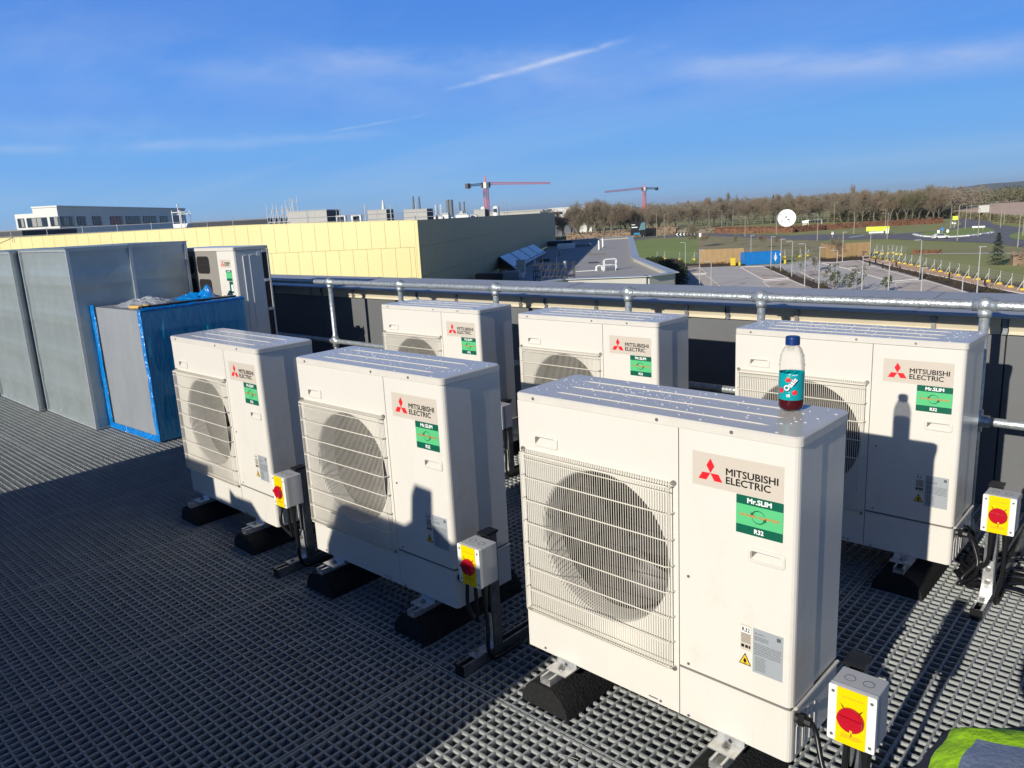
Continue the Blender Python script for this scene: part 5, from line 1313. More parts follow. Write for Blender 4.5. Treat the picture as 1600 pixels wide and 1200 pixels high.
# sloped louvred rooflight leaning on the shaded wall
a, b = Vector((-62.811, 65.727, -3.210)), Vector((-80.982, 92.820, -3.154)); c, d = Vector((-56.752, 62.002, -4.250)), Vector((-74.828, 88.732, -4.250))
t = thing('rooflight', 'sloping blue louvred rooflight against the shaded wall of the yellow building', 'rooflight', tuple(c))
a, b, c, d = [q - Vector((-56.752, 62.002, -4.250)) for q in (a, b, c, d)]
a.z = b.z = max(a.z, b.z)*0.5+min(a.z, b.z)*0.5
nn = (d-c).cross(a-c).normalized(); nn = nn if nn.z > 0 else -nn
m = MB(); dn = ZV*-0.9
m.add([a, b, d, c, a+dn*2.0, b+dn*2.0, d+dn*0.3, c+dn*0.3], [(0,1,2,3), (3,2,6,7), (0,3,7,4), (1,5,6,2)]); m.build('base', M_FRAME, t)
M_SOLAR = mat('blue_glazing', (0.25, 0.36, 0.52), 0.12, spec=1.0, metal=0.3); M_SLAT = mat('pale_blue_slat', (0.70, 0.78, 0.88), 0.35, metal=0.2)
for i in range(4):
    s0, s1 = i/4+0.012, (i+1)/4-0.012
    def Q(u, v): return c*(1-u)*(1-v)+d*u*(1-v)+a*(1-u)*v+b*u*v
    p0, p1, p2, p3 = Q(s0, 0.16), Q(s1, 0.16), Q(s1, 0.97), Q(s0, 0.97); m = MB(); m.add([p_+nn*0.03 for p_ in (p0, p1, p2, p3)], [(0,1,2,3)]); pn = m.build('pane', M_SOLAR, t)
    m = MB(); n = 12
    for k in range(n):
        q0, q1 = p0+(p3-p0)*(k+0.15)/n, p1+(p2-p1)*(k+0.15)/n; e = (p3-p0)/n*0.6
        m.add([q0+nn*0.06, q1+nn*0.06, q1+e+nn*0.11, q0+e+nn*0.11], [(0,1,2,3)])
    m.build('slats', M_SLAT, pn)
m = MB(); q0, q1 = Q(0, 0.0), Q(1, 0.0); m.add([q0+nn*0.04, q1+nn*0.04, Q(1, 0.14)+nn*0.04, Q(0, 0.14)+nn*0.04], [(0,1,2,3)]); m.build('lower_flashing', M_LCOP, t)
# white hatch guard on the lower roof
P = Vector((-46.341, 63.786, -4.500)); t = thing('hatch_guard', 'white tube guard frame on the sunny part of the lower roof', 'guard rail', (P.x, P.y, LZ+0.001))
xd = (Vector((-45.679, 64.976, -4.500))-P); xd.z = 0; hh = 1.15
for k, off in enumerate((Vector((0,0,0)), Vector((-0.5,0.9,0)))):
    m = MB(); m.tube([off, off+ZV*(hh-0.12), off+xd*0.08+ZV*hh, off+xd*0.92+ZV*hh, off+xd+ZV*(hh-0.12), off+xd], 0.045, 6); m.cyl(off+ZV*hh*0.5, off+xd+ZV*hh*0.5, 0.04, 6); m.build('rail', M_WPRINT, t)
m = MB(); m.obox((0.1,0.1,0), xd*0.8, Vector((-0.4,0.8,0)), ZV*0.25); m.build('hatch', M_STACK, t)
P = Vector((-47.653, 64.368, -4.500)); t = thing('roof_duct_elbow', 'small white pipe elbow left of the white guard frame', 'pipe', (P.x, P.y, LZ))
m = MB(); m.tube([(0,0,0.0),(0,0,0.4),xd*0.2+ZV*0.5,xd*0.45+ZV*0.45,xd*0.5+ZV*0.05], 0.10, 8); m.build('pipe', M_WPRINT, t)
m = MB(); m.tube([(P.x, P.y, LZ+0.05), (-48.890, 62.528, -4.450)], 0.04, 5); tag(m.build('lightning_cable', M_WPRINT), 'thin white conductor line running across the lower roof', 'cable')
rr = random.Random(31)
for k, (a, hh, lab) in enumerate((((-52.584, 65.357, -4.500), 0.9, 'small white pipe standing in the shaded part of the lower roof'), ((-71.678, 97.628, -4.500), 1.5, 'left twin vent pipe far along the lower roof'), ((-75.696, 104.181, -4.500), 1.5, 'right twin vent pipe far along the lower roof'), ((-69.656, 85.527, -4.500), 0.7, 'short dark pipe in the shaded part of the lower roof'))):
    P = Vector(a); t = thing('vent_pipe', lab, 'pipe', (P.x, P.y, LZ), 0, 'vent pipes on the lower roof'); m = MB(); m.cyl((0,0,0), (0,0,hh), 0.13, 8); m.build('pipe', M_WPRINT if k != 3 else M_STACK, t); m = MB(); m.cyl((0,0,0), (0,0,0.12), 0.35, 10); m.build('flashing', M_STACK, t)
for k, (a, sx, sy, hh, mt, lab) in enumerate((((-49.744, 53.729, -4.500), 1.6, 1.0, 0.9, M_STACK, 'grey unit among the clutter at the foot of the rooflight'), ((-52.821, 58.537, -4.500), 1.0, 0.9, 1.6, M_PRECAST, 'pale upright box at the foot of the rooflight'), ((-51.337, 56.026, -4.500), 1.8, 0.7, 0.5, M_WPRINT, 'white flat pack lying at the foot of the rooflight'),
        ((-82.892, 103.579, -4.500), 3.0, 2.0, 0.8, M_WPRINT, 'white sheeted stack far along the lower roof'), ((-83.149, 106.930, -4.500), 5.0, 1.6, 0.6, M_STACK, 'grey stack far along the lower roof'), ((-64.744, 76.449, -4.500), 1.3, 1.2, 0.3, M_FRAME, 'dark flat bundle below the rooflight'), ((-91.073, 111.749, -4.500), 5.0, 2.0, 0.9, M_FRAME, 'dark stack at the far end of the shaded wall'),
        ((-51.883, 53.311, -4.500), 3.2, 1.4, 0.7, M_FRAME, 'dark long stack near the foot of the shaded wall'), ((-64.920, 87.794, -4.500), 2.6, 0.8, 0.08, M_JOINT, 'brown plank bundle on the lower roof'), ((-55.096, 73.830, -4.500), 1.2, 1.0, 0.12, M_FRAME, 'small black pad beside the white guard frame'))):
    P = Vector(a); t = thing('roof_stack', lab, 'stack', (P.x, P.y, LZ+0.002), radians(33)); n = 3
    for i in range(n): m = MB(); q = rr.uniform(0, 0.12); m.box(-sx/2+q, sx/2-rr.uniform(0,0.15), -sy/2, sy/2-q, hh*i/n, hh*(i+0.93)/n); m.build('sheet', mt, t)
scaffold('dark tube scaffold frame standing on the lower roof near the rooflight', (-45.208, 51.665, -4.500), 3.6, 1.6, 2.0, 5, 3, 8, LZ, M_FRAME, M_FRAME)

# ================================================================ land
M_GRASS = mat('grass', (0.30, 0.33, 0.095), 0.9, color2=(0.38, 0.385, 0.14), vscale=0.05, detail=12, dirt=(0.34, 0.30, 0.15), dscale=0.02, dlim=(0.5, 0.66))
M_LAWN = mat('mown_grass', (0.25, 0.34, 0.08), 0.9, color2=(0.31, 0.39, 0.105), vscale=0.08, detail=10)
M_ROUGH = mat('rough_verge', (0.46, 0.38, 0.21), 0.95, color2=(0.27, 0.26, 0.11), vscale=0.12, detail=12)
M_ASPH = mat('asphalt', (0.21, 0.205, 0.205), 0.75, var=0.15, vscale=0.3)
M_PAVE = mat('grey_block_paving', (0.56, 0.54, 0.50), 0.9, color2=(0.66, 0.63, 0.59), vscale=0.35, detail=10, dirt=(0.74, 0.69, 0.63), dscale=0.12, dlim=(0.5, 0.75), stretch=(1, 1, 1))
M_BAY = mat('buff_bay_paving', (0.76, 0.67, 0.58), 0.9, color2=(0.56, 0.49, 0.42), vscale=0.5, detail=10, dirt=(0.40, 0.32, 0.27), dscale=0.3, dlim=(0.55, 0.62))
M_KERB = mat('pale_kerb', (0.75, 0.70, 0.65), 0.8)
M_MULCH = mat('dark_mulch', (0.085, 0.055, 0.035), 1.0, var=0.4, vscale=1.2, detail=10)
M_PATH = mat('buff_path', (0.74, 0.45, 0.24), 0.9, color2=(0.80, 0.53, 0.31), vscale=0.4)
M_SOIL = mat('ploughed_field', (0.70, 0.50, 0.34), 1.0, color2=(0.80, 0.60, 0.43), vscale=0.02, detail=10, stretch=(1, 4, 1))
M_POLE = mat('lamp_column_grey', (0.50, 0.49, 0.47), 0.5, metal=0.2)
M_POLE2 = mat('road_lamp_column', (0.34, 0.31, 0.26), 0.6)
M_TIMB = mat('new_timber_boards', (0.46, 0.31, 0.15), 0.8, color2=(0.36, 0.23, 0.11), vscale=1.5, detail=6, stretch=(1, 1, 0.2))
M_BLUEC = mat('container_blue', (0.01, 0.20, 0.55), 0.45, var=0.08, vscale=0.8)
M_YPL = mat('barrier_yellow', (0.62, 0.46, 0.03), 0.5)
M_BARK = mat('bark', (0.19, 0.16, 0.12), 0.95, var=0.3, vscale=2)
M_TWIG = mat('bare_twigs', (0.235, 0.195, 0.135), 1.0, var=0.3, vscale=0.25)
M_TWIG2 = mat('bare_twigs_reddish', (0.27, 0.195, 0.13), 1.0, var=0.3, vscale=0.25)
M_TWIG3 = mat('ivy_green_twigs', (0.17, 0.16, 0.085), 1.0, var=0.4, vscale=0.25)
M_CONIF = mat('conifer_needles', (0.04, 0.075, 0.035), 0.95, var=0.4, vscale=1)
M_BEECH = mat('beech_hedge_leaves', (0.24, 0.105, 0.06), 0.95, color2=(0.16, 0.085, 0.05), vscale=0.8)
M_BUSH = mat('dark_shrub', (0.028, 0.04, 0.015), 0.95, var=0.4, vscale=2)

def sheet(name, pts, z, m_, sub=None):
    m = MB(); m.add([(p[0], p[1], GZ+z) for p in pts], [tuple(range(len(pts)))]); return struct(m.build(name, m_))
m = MB(); R_ = 14000
m.add([(R_*cos(2*pi*i/48), R_*sin(2*pi*i/48), GZ) for i in range(48)], [tuple(range(48))]); struct(m.build('ground', M_GRASS))
sheet('mown_field', [(-115.200, 171.543, -11.380), (-153.076, 226.888, -11.380), (-186.090, 273.527, -11.380), (-147.740, 262.990, -11.380), (-100.476, 180.179, -11.380), (-86.424, 153.006, -11.380)], 0.03, M_LAWN)
sheet('rough_verge', [(-103.076, 184.841, -11.380), (-142.522, 253.704, -11.380), (-157.398, 297.160, -11.380), (-116.714, 269.846, -11.380), (-92.054, 241.041, -11.380), (-75.732, 196.844, -11.380), (-79.846, 183.743, -11.380), (-88.462, 181.958, -11.380)], 0.035, M_ROUGH)
sheet('side_road', [(-179.263, 254.529, -11.380), (-175.247, 259.808, -11.380), (-181.538, 286.134, -11.380), (-170.618, 289.763, -11.380), (-167.862, 300.994, -11.380), (-105.448, 251.369, -11.380), (-100.197, 249.927, -11.380), (-115.669, 288.356, -11.380), (-118.765, 283.004, -11.380), (-179.645, 326.863, -11.380), (-188.772, 319.457, -11.380), (-193.783, 294.932, -11.380), (-206.962, 274.520, -11.380), (-211.952, 257.540, -11.380), (-199.550, 242.423, -11.380)], 0.04, M_ASPH)
sheet('roundabout_road', [(-98.642, 246.063, -11.380), (-115.669, 288.356, -11.380), (-84.760, 278.351, -11.380), (-78.076, 285.714, -11.380), (-73.745, 296.409, -11.380), (-73.917, 317.113, -11.380), (-79.186, 352.062, -11.380), (-89.614, 391.244, -11.380), (-105.700, 434.948, -11.380), (-121.494, 481.123, -11.380), (-114.571, 478.900, -11.380), (-94.160, 432.517, -11.380), (-75.454, 379.957, -11.380), (-65.182, 337.141, -11.380), (-50.048, 303.734, -11.380), (-29.168, 269.654, -11.380), (-19.560, 184.262, -11.380), (-33.270, 203.955, -11.380), (-44.491, 222.514, -11.380), (-59.044, 234.202, -11.380), (-75.438, 247.980, -11.380)], 0.06, M_ASPH)
sheet('roundabout_island', [(-73.806, 270.235, -11.380), (-74.684, 286.288, -11.380), (-70.619, 294.904, -11.380), (-69.769, 312.423, -11.380), (-67.003, 322.897, -11.380), (-57.943, 299.297, -11.380), (-52.961, 274.838, -11.380), (-53.942, 259.252, -11.380), (-60.081, 251.412, -11.380), (-67.168, 257.105, -11.380)], 0.10, M_LAWN)
sheet('splitter_island', [(-45.723, 256.240, -11.380), (-46.656, 273.932, -11.380), (-39.884, 282.008, -11.380), (-28.215, 238.232, -11.380), (-37.893, 231.449, -11.380), (-42.122, 239.649, -11.380)], 0.10, M_LAWN)
def kerb_line(name, pts, w, h, z, mt, seg=None):
    m = MB(); P_ = [Vector((p[0], p[1], GZ+z)) for p in pts]
    for a, b in zip(P_, P_[1:]):
        d = b-a; L = d.length; d.normalize(); s_ = Vector((-d.y, d.x, 0)); n = 1 if not seg else max(1, int(L/seg))
        for i in range(n):
            m.obox(a+d*L*i/n-s_*w/2, d*L/n*(0.78 if seg else 1.0), s_*w, ZV*h)
    return struct(m.build(name, mt))
kerb_line('roundabout_kerb', [(-74.227, 270.395, -11.380), (-70.147, 260.908, -11.380), (-66.577, 254.869, -11.380), (-59.571, 249.307, -11.380), (-55.519, 254.470, -11.380), (-53.976, 260.966, -11.380), (-52.564, 272.818, -11.380)], 0.9, 0.35, 0.10, M_WPRINT, 2.4)
sheet('road_line', [(-91.369, 260.863, -11.380), (-91.313, 275.704, -11.380), (-90.388, 274.172, -11.380), (-89.886, 258.936, -11.380)], 0.075, M_WPRINT)
sheet('footpath', [(-48.162, 181.869, -11.380), (-46.128, 183.655, -11.380), (-36.678, 184.243, -11.380), (-19.274, 181.711, -11.380), (-19.658, 185.127, -11.380), (-37.139, 186.499, -11.380), (-47.909, 185.676, -11.380)], 0.05, M_KERB)
sheet('ploughed_field', [(-138.521, 572.036, -11.380), (-92.153, 455.984, -11.380), (-57.124, 371.500, -11.380), (-26.070, 335.371, -11.380), (-105.048, 944.112, -11.380), (-195.068, 1021.450, -11.380), (-164.685, 836.535, -11.380), (-144.886, 635.577, -11.380)], 0.05, M_SOIL)
sheet('far_green_field', [(-487.953, 2431.525, -11.380), (-445.695, 2442.234, -11.380), (-270.030, 2410.547, -11.380), (-156.850, 1404.550, -11.380), (-246.172, 1470.056, -11.380), (-297.589, 1507.765, -11.380)], 0.06, M_LAWN)
# car park
sheet('car_park', [(-69.973, 118.779, -11.380), (-79.754, 136.382, -11.380), (-83.119, 149.061, -11.380), (-73.862, 151.412, -11.380), (-67.624, 156.680, -11.380), (-66.434, 166.064, -11.380), (-71.354, 181.286, -11.380), (-63.968, 167.874, -11.380), (-57.327, 167.961, -11.380), (-54.287, 164.642, -11.380), (-16.574, 105.415, -11.380), (-14.137, 90.824, -11.380), (-46.830, 77.732, -11.380)], 0.05, M_PAVE)
bays = [[(1064,418),(1092,416.5),(1104,427.5),(1070,429.5)], [(1068,431),(1102,430),(1121,444),(1140,460),(1060,460),(1064,440)],
        [(1157,418),(1191,417),(1232.5,435.5),(1194,438)], [(1192.5,440.5),(1233,438),(1262,449),(1290,462),(1218,462)],
        [(1248,408.5),(1262,405),(1283,409.5),(1275,415),(1240,420)], [(1300,413),(1345,410),(1377,423),(1335,428)],
        [(1340,422),(1362,416.5),(1435,436.8),(1392,440.5)], [(1398,443),(1445,438.5),(1520,461),(1540,475),(1420,475)], [(1262,430),(1300,424),(1322,430),(1300,446),(1275,440)]]
BT = [[(-85.907, 146.379, -11.380),(-83.119, 149.061, -11.380),(-72.979, 133.822, -11.380),(-75.878, 130.699, -11.380)], [(-75.075, 128.845, -11.380),(-71.548, 130.712, -11.380),(-61.383, 116.215, -11.380),(-52.615, 103.302, -11.380),(-59.869, 101.243, -11.380),(-69.746, 118.825, -11.380)],
      [(-72.820, 147.570, -11.380),(-69.024, 149.444, -11.380),(-53.924, 127.019, -11.380),(-56.739, 123.679, -11.380)], [(-55.738, 121.148, -11.380),(-52.773, 124.453, -11.380),(-45.823, 114.868, -11.380),(-39.562, 105.420, -11.380),(-45.307, 103.749, -11.380)],
      [(-60.141, 157.902, -11.380),(-55.566, 165.442, -11.380),(-48.210, 151.923, -11.380),(-51.494, 146.721, -11.380)],
      [(-50.360, 144.805, -11.380),(-48.655, 151.886, -11.380),(-34.457, 129.250, -11.380),(-37.141, 124.988, -11.380)], [(-35.943, 122.806, -11.380),(-33.167, 127.780, -11.380),(-23.127, 110.931, -11.380),(-18.765, 102.808, -11.380),(-27.520, 99.892, -11.380)], [(-57.092, 139.342, -11.380),(-56.662, 144.794, -11.380),(-49.400, 134.184, -11.380),(-49.933, 127.196, -11.380)]]
for b_ in BT:
    sheet('parking_bay', b_, 0.09, M_BAY)
    kerb_line('bay_kerb', b_ + [b_[0]], 0.16, 0.10, 0.05, M_KERB)
sheet('planting_strip', [(-68.552, 148.718, -11.380), (-67.537, 150.339, -11.380), (-49.907, 125.012, -11.380), (-41.594, 113.195, -11.380), (-38.016, 105.869, -11.380), (-39.952, 105.307, -11.380), (-52.905, 125.528, -11.380)], 0.12, M_MULCH)
sheet('planting_strip', [(-62.523, 162.720, -11.380), (-66.478, 171.481, -11.380), (-57.666, 178.833, -11.380), (-54.622, 171.466, -11.380), (-55.063, 165.454, -11.380), (-58.800, 161.198, -11.380)], 0.12, M_MULCH)
sheet('planting_strip', [(-54.785, 164.628, -11.380), (-55.977, 169.710, -11.380), (-41.431, 149.080, -11.380), (-28.640, 128.674, -11.380), (-17.823, 112.098, -11.380), (-10.083, 100.020, -11.380), (-16.105, 101.877, -11.380), (-23.431, 112.333, -11.380), (-33.549, 129.218, -11.380)], 0.12, M_MULCH)
sheet('planting_strip', [(-55.880, 174.155, -11.380), (-19.367, 121.279, -11.380), (-9.716, 107.024, -11.380), (-9.425, 104.162, -11.380), (-18.784, 117.809, -11.380), (-53.340, 166.328, -11.380)], 0.12, M_MULCH)
sheet('planting_strip', [(-90.659, 154.480, -11.380), (-76.442, 156.686, -11.380), (-73.636, 150.949, -11.380), (-85.307, 144.830, -11.380)], 0.12, M_MULCH)
sheet('planting_strip', [(-111.929, 167.245, -11.380), (-99.439, 169.450, -11.380), (-87.748, 149.517, -11.380), (-67.089, 113.879, -11.380), (-70.584, 113.089, -11.380), (-84.663, 128.656, -11.380)], 0.10, M_MULCH)
sheet('buff_footpath', [(-56.106, 169.709, -11.380), (-55.007, 171.466, -11.380), (-44.941, 157.528, -11.380), (-32.314, 139.104, -11.380), (-24.831, 126.598, -11.380), (-18.847, 118.185, -11.380), (-9.425, 104.162, -11.380), (-8.884, 98.863, -11.380), (-17.938, 112.782, -11.380), (-23.461, 119.867, -11.380), (-30.274, 130.548, -11.380), (-41.903, 147.048, -11.380)], 0.15, M_PATH)
kerb_line('path_edging', [(-55.246, 167.136, -11.380), (-41.720, 146.414, -11.380), (-30.159, 130.065, -11.380), (-23.380, 119.470, -11.380), (-17.858, 112.302, -11.380)], 0.12, 0.14, 0.12, M_KERB)

def leafy(m, c, r, n, size, seed, squash=1.0, shape=None):
    rr = random.Random(seed)
    for _ in range(n):
        while True:
            p = Vector((rr.uniform(-1,1), rr.uniform(-1,1), rr.uniform(-1,1)))
            if p.length < 1 and p.length > 0.25*rr.random(): break
        q = Vector(c) + Vector((p.x*r, p.y*r, p.z*r*squash)); a = Vector((rr.gauss(0,1), rr.gauss(0,1), rr.gauss(0,1))).normalized()*size*rr.uniform(.6,1.3); b = a.orthogonal().normalized()*size*rr.uniform(.35,.8)
        m.add([q-a-b, q+a-b*0.4, q+a*0.6+b, q-a*0.5+b], [(0,1,2,3)])
# ---------------------------------------------------------------- bare trees
def bare_tree_protos():
    out = []
    for s_ in range(6):
        rr = random.Random(100+s_); tk = MB(); tw = MB()
        Hh = 1.0
        def branch(p, d, L, r, lev):
            n = 3; pts = [p]; q = p; dd = d.copy()
            for i in range(n):
                dd = (dd + Vector((rr.gauss(0,.12), rr.gauss(0,.12), rr.gauss(0.05,.08)))).normalized(); q = q + dd*L/n; pts.append(q)
            if lev <= 2: tk.tube(pts, r, 5 if lev < 2 else 4, 0.5)
            else:
                for a, b in zip(pts, pts[1:]):
                    sd = (b-a).cross(Vector((rr.gauss(0,1), rr.gauss(0,1), rr.gauss(0,1)))).normalized()*r
                    tw.add([a-sd, a+sd, b+sd*0.5, b-sd*0.5], [(0,1,2,3)])
            if lev >= 5: return
            kids_ = (7, 6, 5, 5, 4)[lev]
            for k in range(kids_):
                t_ = 0.35 + 0.65*(k+rr.random()*0.8)/kids_ if lev else 0.28+0.72*(k+rr.random())/kids_
                t_ = min(t_, 1.0); f_ = t_*n; i = min(int(f_), n-1); o = pts[i].lerp(pts[i+1], f_-i)
                base_d = (pts[i+1]-pts[i]).normalized()
                ax = base_d.orthogonal().normalized(); ax.rotate(Matrix.Rotation(rr.uniform(0, 2*pi), 3, base_d))
                ang = rr.uniform(0.45, 0.95) if lev else rr.uniform(0.5, 1.0)
                nd = (base_d*cos(ang)+ax*sin(ang)); nd.z += 0.18; nd.normalize()
                if lev > 2 and rr.random() < 0.25: continue
                branch(o, nd, L*rr.uniform(0.52, 0.72), max(r*0.5, 0.0022), lev+1)
        branch(Vector((0,0,0)), Vector((0,0,1)), 0.52+0.06*rr.random(), 0.022, 0)
        zmax = max(v[2] for v in tw.v); k = 1/zmax
        tk.v = [tuple(Vector(v)*k) for v in tk.v]; tw.v = [tuple(Vector(v)*k) for v in tw.v]
        mats_ = (M_TWIG, M_TWIG, M_TWIG2, M_TWIG, M_TWIG3, M_TWIG)
        m1 = bpy.data.meshes.new('trunk'); m1.from_pydata(tk.v, [], tk.f); m1.materials.append(M_BARK)
        m2 = bpy.data.meshes.new('crown'); m2.from_pydata([tuple(v) for v in tw.v], [], tw.f); m2.materials.append(mats_[s_])
        out.append((m1, m2))
    return out
PROT = bare_tree_protos()
def bare_tree(P, hgt, wid, k, label, group):
    t = thing('bare_tree', label, 'tree', (P[0], P[1], GZ), 0, group)
    for nm, me in zip(('trunk', 'crown'), PROT[k]):
        o = link(nm, me, t); o.scale = (wid, wid, hgt); o.rotation_euler = (0, 0, (P[0]*7.3) % 6.28)
    return t
rr = random.Random(77)
# the belt: (x in photo order) base points and heights, three ranks deep
ORD = ['first','second','third','fourth','fifth','sixth','seventh','eighth','ninth','tenth','eleventh','twelfth','thirteenth','fourteenth','fifteenth','sixteenth','seventeenth','eighteenth','nineteenth']
def ordinal(n):
    if n < 19: return ORD[n]
    t_, u_ = divmod(n+1, 10); tens = {2:'twent',3:'thirt',4:'fort',5:'fift',6:'sixt'}[t_]
    return tens+'ieth' if u_ == 0 else tens+'y-'+ORD[u_-1]
RK = {}
def nth(lst, i): lst.append(i); return ordinal(len(lst)-1)
BELT = [((-246.19, 305.36,), 15.23, 1,), ((-235.42, 293.93,), 14.45, 0,), ((-279.01, 352.03,), 16.92, 2,), ((-247.19, 312.74,), 16.36, 1,), ((-228.12, 289.94,), 17.13, 0,), ((-241.62, 312.23,), 18.46, 1,), ((-274.02, 354.47,), 18.84, 2,), ((-226.10, 292.98,), 16.54, 0,), ((-260.83, 344.50,), 19.25, 2,), ((-224.03, 296.00,), 17.24, 0,), ((-236.35, 312.76,), 18.39, 1,), ((-218.59, 293.32,), 16.63, 0,), ((-231.67, 313.13,), 19.24, 1,), ((-257.88, 348.89,), 18.94, 2,), ((-219.43, 298.77,), 16.49, 0,), ((-235.31, 323.61,), 18.11, 1,), ((-250.29, 346.70,), 18.54, 2,), ((-214.23, 296.78,), 17.00, 0,), ((-228.68, 322.16,), 17.28, 1,), ((-210.06, 295.90,), 16.11, 0,), ((-254.47, 361.52,), 19.10, 2,), ((-224.88, 323.47,), 16.93, 1,), ((-208.52, 299.92,), 15.43, 0,), ((-247.87, 359.84,), 16.12, 2,), ((-210.73, 309.25,), 14.54, 0,), ((-223.55, 328.63,), 16.13, 1,), ((-252.82, 377.78,), 15.47, 2,), ((-208.98, 312.69,), 14.38, 0,), ((-229.70, 344.24,), 14.42, 1,), ((-208.88, 318.59,), 12.98, 0,), ((-229.25, 350.91,), 14.09, 1,), ((-254.62, 391.46,), 13.83, 2,), ((-215.07, 334.69,), 11.98, 0,), ((-229.92, 359.36,), 13.52, 1,), ((-258.00, 405.06,), 14.49, 2,), ((-213.07, 336.96,), 12.69, 0,), ((-229.77, 367.99,), 14.48, 1,), ((-256.41, 411.69,), 14.22, 2,), ((-213.07, 343.23,), 13.74, 0,), ((-237.05, 386.80,), 14.42, 1,), ((-220.48, 361.04,), 12.60, 0,), ((-263.88, 436.05,), 13.92, 2,), ((-241.44, 402.98,), 15.04, 1,), ((-216.24, 362.11,), 13.10, 0,), ((-274.53, 464.02,), 15.64, 2,), ((-223.78, 380.66,), 13.87, 0,), ((-241.60, 411.18,), 15.48, 1,), ((-223.12, 387.95,), 13.33, 0,), ((-275.18, 479.23,), 15.42, 2,), ((-247.64, 431.81,), 15.08, 1,), ((-223.28, 394.49,), 13.69, 0,), ((-252.79, 448.98,), 14.35, 1,), ((-276.53, 494.02,), 14.54, 2,), ((-232.54, 419.60,), 12.89, 0,), ((-249.37, 452.19,), 14.57, 1,), ((-282.06, 518.05,), 18.21, 2,), ((-231.49, 425.42,), 13.35, 0,), ((-244.03, 452.12,), 14.55, 1,), ((-219.43, 411.00,), 15.14, 0,), ((-270.20, 510.40,), 18.51, 2,), ((-237.95, 451.71,), 15.46, 1,), ((-217.32, 416.44,), 15.84, 0,), ((-266.55, 515.12,), 18.25, 2,), ((-241.36, 467.02,), 15.99, 1,), ((-212.39, 413.56,), 14.25, 0,), ((-265.18, 524.79,), 17.33, 2,), ((-212.93, 421.49,), 14.09, 0,), ((-235.42, 466.14,), 15.86, 1,), ((-229.01, 463.01,), 15.57, 1,), ((-260.35, 527.57,), 17.05, 2,), ((-207.27, 420.20,), 14.08, 0,), ((-225.12, 465.14,), 16.03, 1,), ((-207.74, 429.89,), 14.10, 0,), ((-255.94, 533.79,), 15.89, 2,), ((-204.70, 430.92,), 13.53, 0,), ((-217.20, 459.57,), 15.57, 1,), ((-245.43, 527.05,), 15.58, 2,), ((-198.96, 429.46,), 15.09, 0,), ((-207.93, 452.79,), 16.39, 1,), ((-233.65, 513.44,), 17.85, 2,), ((-187.86, 415.75,), 14.81, 0,), ((-203.62, 454.31,), 14.97, 1,), ((-189.38, 426.62,), 13.20, 0,), ((-236.56, 536.78,), 16.41, 2,), ((-205.48, 472.07,), 17.70, 1,), ((-182.83, 420.49,), 13.71, 0,), ((-224.71, 523.85,), 18.79, 2,), ((-183.62, 430.07,), 15.39, 0,), ((-197.61, 463.98,), 17.02, 1,), ((-176.39, 421.50,), 16.18, 0,), ((-220.44, 526.94,), 16.16, 2,), ((-195.38, 472.50,), 15.59, 1,), ((-176.90, 432.56,), 15.40, 0,), ((-210.22, 516.69,), 16.06, 2,), ((-186.95, 463.25,), 15.72, 1,), ((-167.06, 416.38,), 15.57, 0,), ((-181.38, 459.76,), 15.29, 1,), ((-207.13, 527.17,), 16.33, 2,), ((-164.87, 420.97,), 14.96, 0,), ((-165.01, 429.11,), 13.19, 0,), ((-175.71, 458.42,), 16.55, 1,), ((-198.09, 519.60,), 16.67, 2,), ((-158.41, 420.15,), 15.09, 0,), ((-169.11, 455.08,), 15.36, 1,), ((-186.61, 505.16,), 16.68, 2,), ((-157.53, 428.83,), 13.94, 0,), ((-164.03, 451.07,), 16.03, 1,), ((-148.66, 413.88,), 14.08, 0,), ((-182.92, 513.22,), 18.17, 2,), ((-161.35, 454.82,), 15.72, 1,), ((-147.53, 420.17,), 15.07, 0,), ((-154.24, 448.32,), 16.22, 1,), ((-177.91, 517.97,), 17.59, 2,), ((-143.06, 417.71,), 14.76, 0,), ((-148.85, 444.18,), 15.97, 1,), ((-137.75, 411.96,), 15.01, 0,), ((-165.77, 499.88,), 17.25, 2,), ((-137.92, 422.15,), 15.34, 0,), ((-145.50, 445.39,), 15.52, 1,), ((-160.02, 497.69,), 17.28, 2,), ((-133.43, 416.65,), 16.17, 0,), ((-143.63, 449.93,), 17.42, 1,), ((-137.50, 441.13,), 15.82, 1,), ((-131.06, 420.61,), 15.09, 0,), ((-152.27, 489.91,), 18.01, 2,), ((-123.48, 408.60,), 13.76, 0,), ((-132.67, 439.08,), 16.45, 1,), ((-148.43, 496.51,), 15.81, 2,), ((-120.75, 412.19,), 13.88, 9,), ((-131.26, 450.27,), 15.12, 1,), ((-144.39, 501.79,), 16.59, 2,), ((-116.97, 410.68,), 14.67, 9,), ((-125.35, 446.22,), 15.04, 1,), ((-113.23, 407.71,), 14.69, 9,), ((-137.98, 497.06,), 16.98, 2,), ((-121.26, 445.48,), 15.78, 1,), ((-112.31, 414.85,), 15.28, 0,), ((-131.10, 488.24,), 18.31, 2,), ((-119.23, 449.48,), 15.17, 1,), ((-107.85, 410.47,), 13.61, 0,), ((-129.87, 500.39,), 17.79, 2,), ((-115.48, 448.69,), 15.90, 1,), ((-104.44, 409.71,), 14.67, 0,), ((-102.38, 411.36,), 13.78, 0,), ((-120.31, 482.94,), 15.44, 2,), ((-109.14, 440.10,), 14.25, 1,)]
